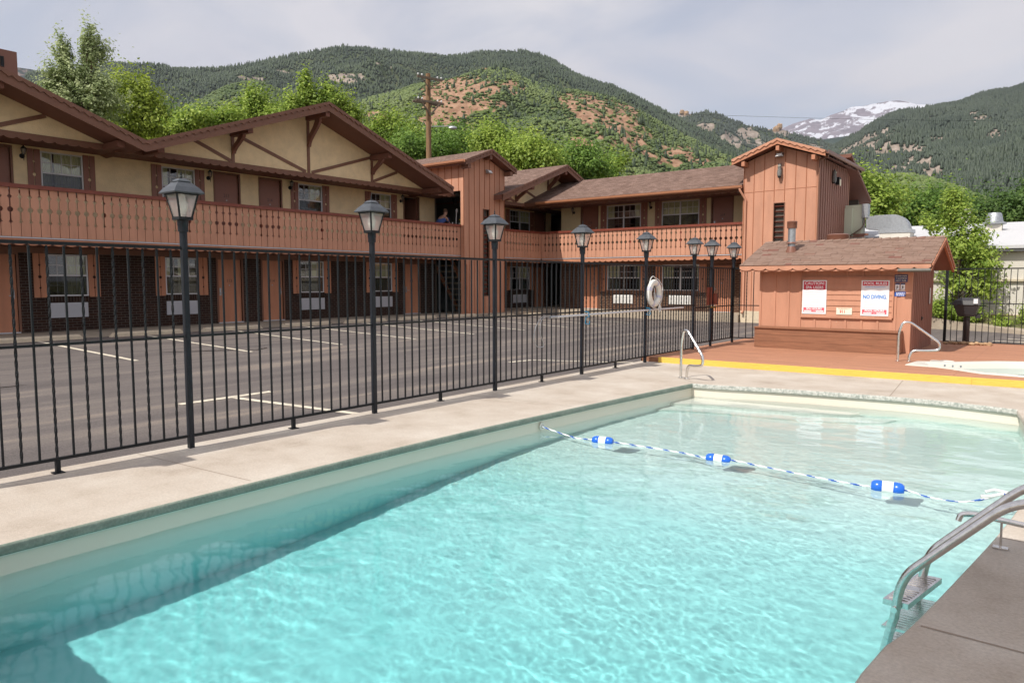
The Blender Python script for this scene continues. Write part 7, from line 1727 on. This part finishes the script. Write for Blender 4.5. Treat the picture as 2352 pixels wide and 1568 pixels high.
# main dark ridge
h1 = hill('forest_ridge', [(60, 190), (150, 175), (250, 151), (300, 152), (340, 157), (400, 160), (440, 158), (490, 161), (525, 159), (560, 152), (600, 143), (640, 135), (700, 125), (735, 117), (775, 111), (830, 111), (870, 116), (930, 125), (980, 129), (1040, 133), (1080, 130), (1110, 123), (1160, 120), (1205, 119), (1240, 127), (1270, 142), (1300, 160), (1350, 182), (1400, 199), (1450, 219), (1500, 243), (1545, 266), (1600, 292), (1660, 322), (1720, 356), (1780, 395)], 2600, 1150, 40, 230, hillmat('forest_floor', GR1, GREYR, .015, .03), step=4, rows=140, seed=25, p=1.05,
          masks={'rock': [(800, 181, 42, 9, .85), (700, 152, 20, 5, .55), (890, 155, 18, 5, .6), (640, 170, 25, 6, .45), (1465, 217, 8, 5, .9), (865, 148, 14, 4, .8), (580, 178, 30, 8, .4), (330, 168, 16, 4, .6)]}, scale=.0032)
def d1(px, py, P, g): return np.where((px > 620) & (px < 900) & (py < 140), .7, 1.0)
forest('far_forest', 'dark pine forest covering the long main ridge', h1, 52000, 10, 3.4, PINE, dens=d1, seed=26)
# right mountain
h6 = hill('rocky_mountain', [(1860, 372), (1905, 345), (1945, 322), (1965, 310), (2000, 287), (2030, 274), (2060, 263), (2100, 255), (2140, 250), (2170, 246), (2200, 239), (2235, 226), (2270, 216), (2310, 207), (2352, 196), (2450, 170)], 2300, 700, 10, 115, hillmat('rocky_mountain_slope', GR1, GREYR, .015, .04, base_rock=.02), step=3, rows=170, seed=27, p=1.1,
          masks={'rock': [(1985, 300, 32, 16, .75), (2030, 330, 40, 26, .7), (2060, 360, 55, 30, .72), (2000, 370, 60, 40, .62), (2090, 330, 50, 25, .6), (2130, 300, 40, 20, .5), (2120, 252, 30, 7, .6), (2240, 270, 25, 16, .5), (2290, 310, 30, 14, .45), (1960, 350, 30, 24, .5), (2100, 395, 50, 20, .55), (1930, 400, 40, 24, .5)]}, scale=.0035)
forest('far_forest', 'pine wood scattered between boulders on the right mountain', h6, 40000, 8.5, 2.8, PINEB, seed=28, rockavoid=.62, tmin=.1)
# red rock hill in the middle
h2 = hill('red_rock_hill', [(330, 285), (400, 262), (450, 238), (480, 219), (520, 200), (560, 190), (590, 187), (625, 200), (655, 225), (700, 240), (750, 250), (800, 242), (850, 226), (900, 214), (950, 196), (1000, 190), (1035, 181), (1060, 176), (1090, 166), (1112, 159), (1140, 156), (1165, 161), (1190, 174), (1210, 184), (1240, 195), (1290, 203), (1340, 209), (1385, 219), (1420, 230), (1470, 255), (1520, 285), (1570, 312), (1620, 338), (1680, 362), (1740, 384), (1810, 400), (1900, 420)], 1000, 330, 0, 42, hillmat('red_hill_slope', GR2, RED, .05, .12, rb=(.38, .5)), step=3, rows=190, seed=29, p=1.0,
          masks={'rock': [(1015, 222, 40, 26, .95), (1060, 205, 45, 22, .8), (1030, 250, 45, 22, .9), (1100, 240, 50, 14, .65), (1000, 275, 28, 14, .6), (1120, 200, 45, 20, .5), (1180, 200, 30, 14, .55), (1330, 235, 38, 18, .85), (1370, 262, 48, 24, .85), (1410, 290, 50, 26, .8), (1440, 318, 50, 18, .55), (1520, 350, 70, 12, .55), (1430, 262, 30, 18, .6), (870, 268, 22, 12, .5), (1330, 330, 24, 10, .5), (1560, 372, 60, 8, .5), (650, 300, 30, 14, .4), (1116, 160, 6, 3, 1.0)]}, scale=.012)
def d2(px, py, P, g): return np.clip(.9+fbm(P[:, 0]*.012, P[:, 1]*.012, 3, 5)*.6, .15, 1)
forest('scrub_cover', 'bright green scrub oak covering the red rock hill', h2, 60000, 2.1, 1.9, SCRUB, dens=d2, seed=30, kind='round', rockavoid=.30, tmin=.05)
def d4(px, py, P, g):
    a = np.where((px > 690) & (px < 830) & (py > 190), 1.0, .05); a = np.where((px > 1150) & (px < 1300) & (py > 190) & (py < 330), .22, a); a = np.where((px > 1080) & (px < 1200) & (py < 215), .35, a); a = np.where((px > 1380), .10, a); a = np.where((px < 640) & (py < 235), .03, a); return np.where((px > 600) & (px < 700) & (py > 240), .8, a)
forest('hill_pines', 'dark pines dotted over the red rock hill', h2, 5200, 7.0, 2.0, PINE, dens=d4, seed=31, rockavoid=.8, tmin=.05)
# foothill at the right
h7 = hill('foothill', [(1840, 420), (1900, 415), (1960, 414), (2010, 412), (2060, 410), (2100, 412), (2150, 425), (2200, 441), (2250, 462), (2300, 474), (2400, 480)], 420, 150, 0, 9, hillmat('foothill_slope', GR2, RED, .08, .2, rb=(.45, .6)), step=4, rows=90, seed=33, p=.9, masks={'rock': [(2060, 425, 50, 8, .7), (2000, 440, 40, 8, .5)]}, scale=.02)
forest('scrub_cover', 'olive scrub oak on the low foothill behind the white building', h7, 9000, 2.2, 1.7, SCRUB, seed=34, kind='round', rockavoid=.4, tmin=.05)
hb_ = thing('hilltop_block', 'small square stone block on top of the red rock hill', 'ruin', tuple(at(1114, 163, 985)))
q = Vector(at(1114, 160, 985)); mb = MB(); mb.box(q.x-3.2, q.x+3.2, q.y-2, q.y+2, q.z-4, q.z+1.2); mb.box(q.x-3.6, q.x-1.8, q.y-2.3, q.y+1.7, q.z+1.2, q.z+2.2); mb.build('masonry', M['rock'], hb_)
for px, py, D, s_, l in ((1791, 291, 3390, 14, 'tall rounded boulder tower on the ridge left of the snowy peak'), (1783, 298, 3380, 16, 'broader boulder below the rounded rock tower'), (1566, 258, 3390, 12, 'rock outcrop on the skyline of the boulder ridge'), (1576, 262, 3390, 14, 'lower rock lump beside the skyline outcrop')):
    c = at(px, py, D); o = stone('boulder', tuple(c), (s_*.9, s_*.9, s_), int(px)); tag(o, l, 'rock', 'rock outcrops on the far ridge')
HAZE = True
if HAZE:
    hz_ = MB(); hz_.box(-19000, 14000, -600, 19500, -1.6, 5200)
    hm = bpy.data.materials.new('haze_air'); hm.use_nodes = True; t = hm.node_tree; t.nodes.clear(); o_ = t.nodes.new('ShaderNodeOutputMaterial'); v = t.nodes.new('ShaderNodeVolumePrincipled')
    v.inputs['Color'].default_value = (.80, .86, 1.0, 1); v.inputs['Density'].default_value = 4.2e-5; v.inputs['Anisotropy'].default_value = .0
    t.links.new(v.outputs[0], o_.inputs['Volume']); ho = hz_.build('haze', hm); ho['kind'] = 'stuff'
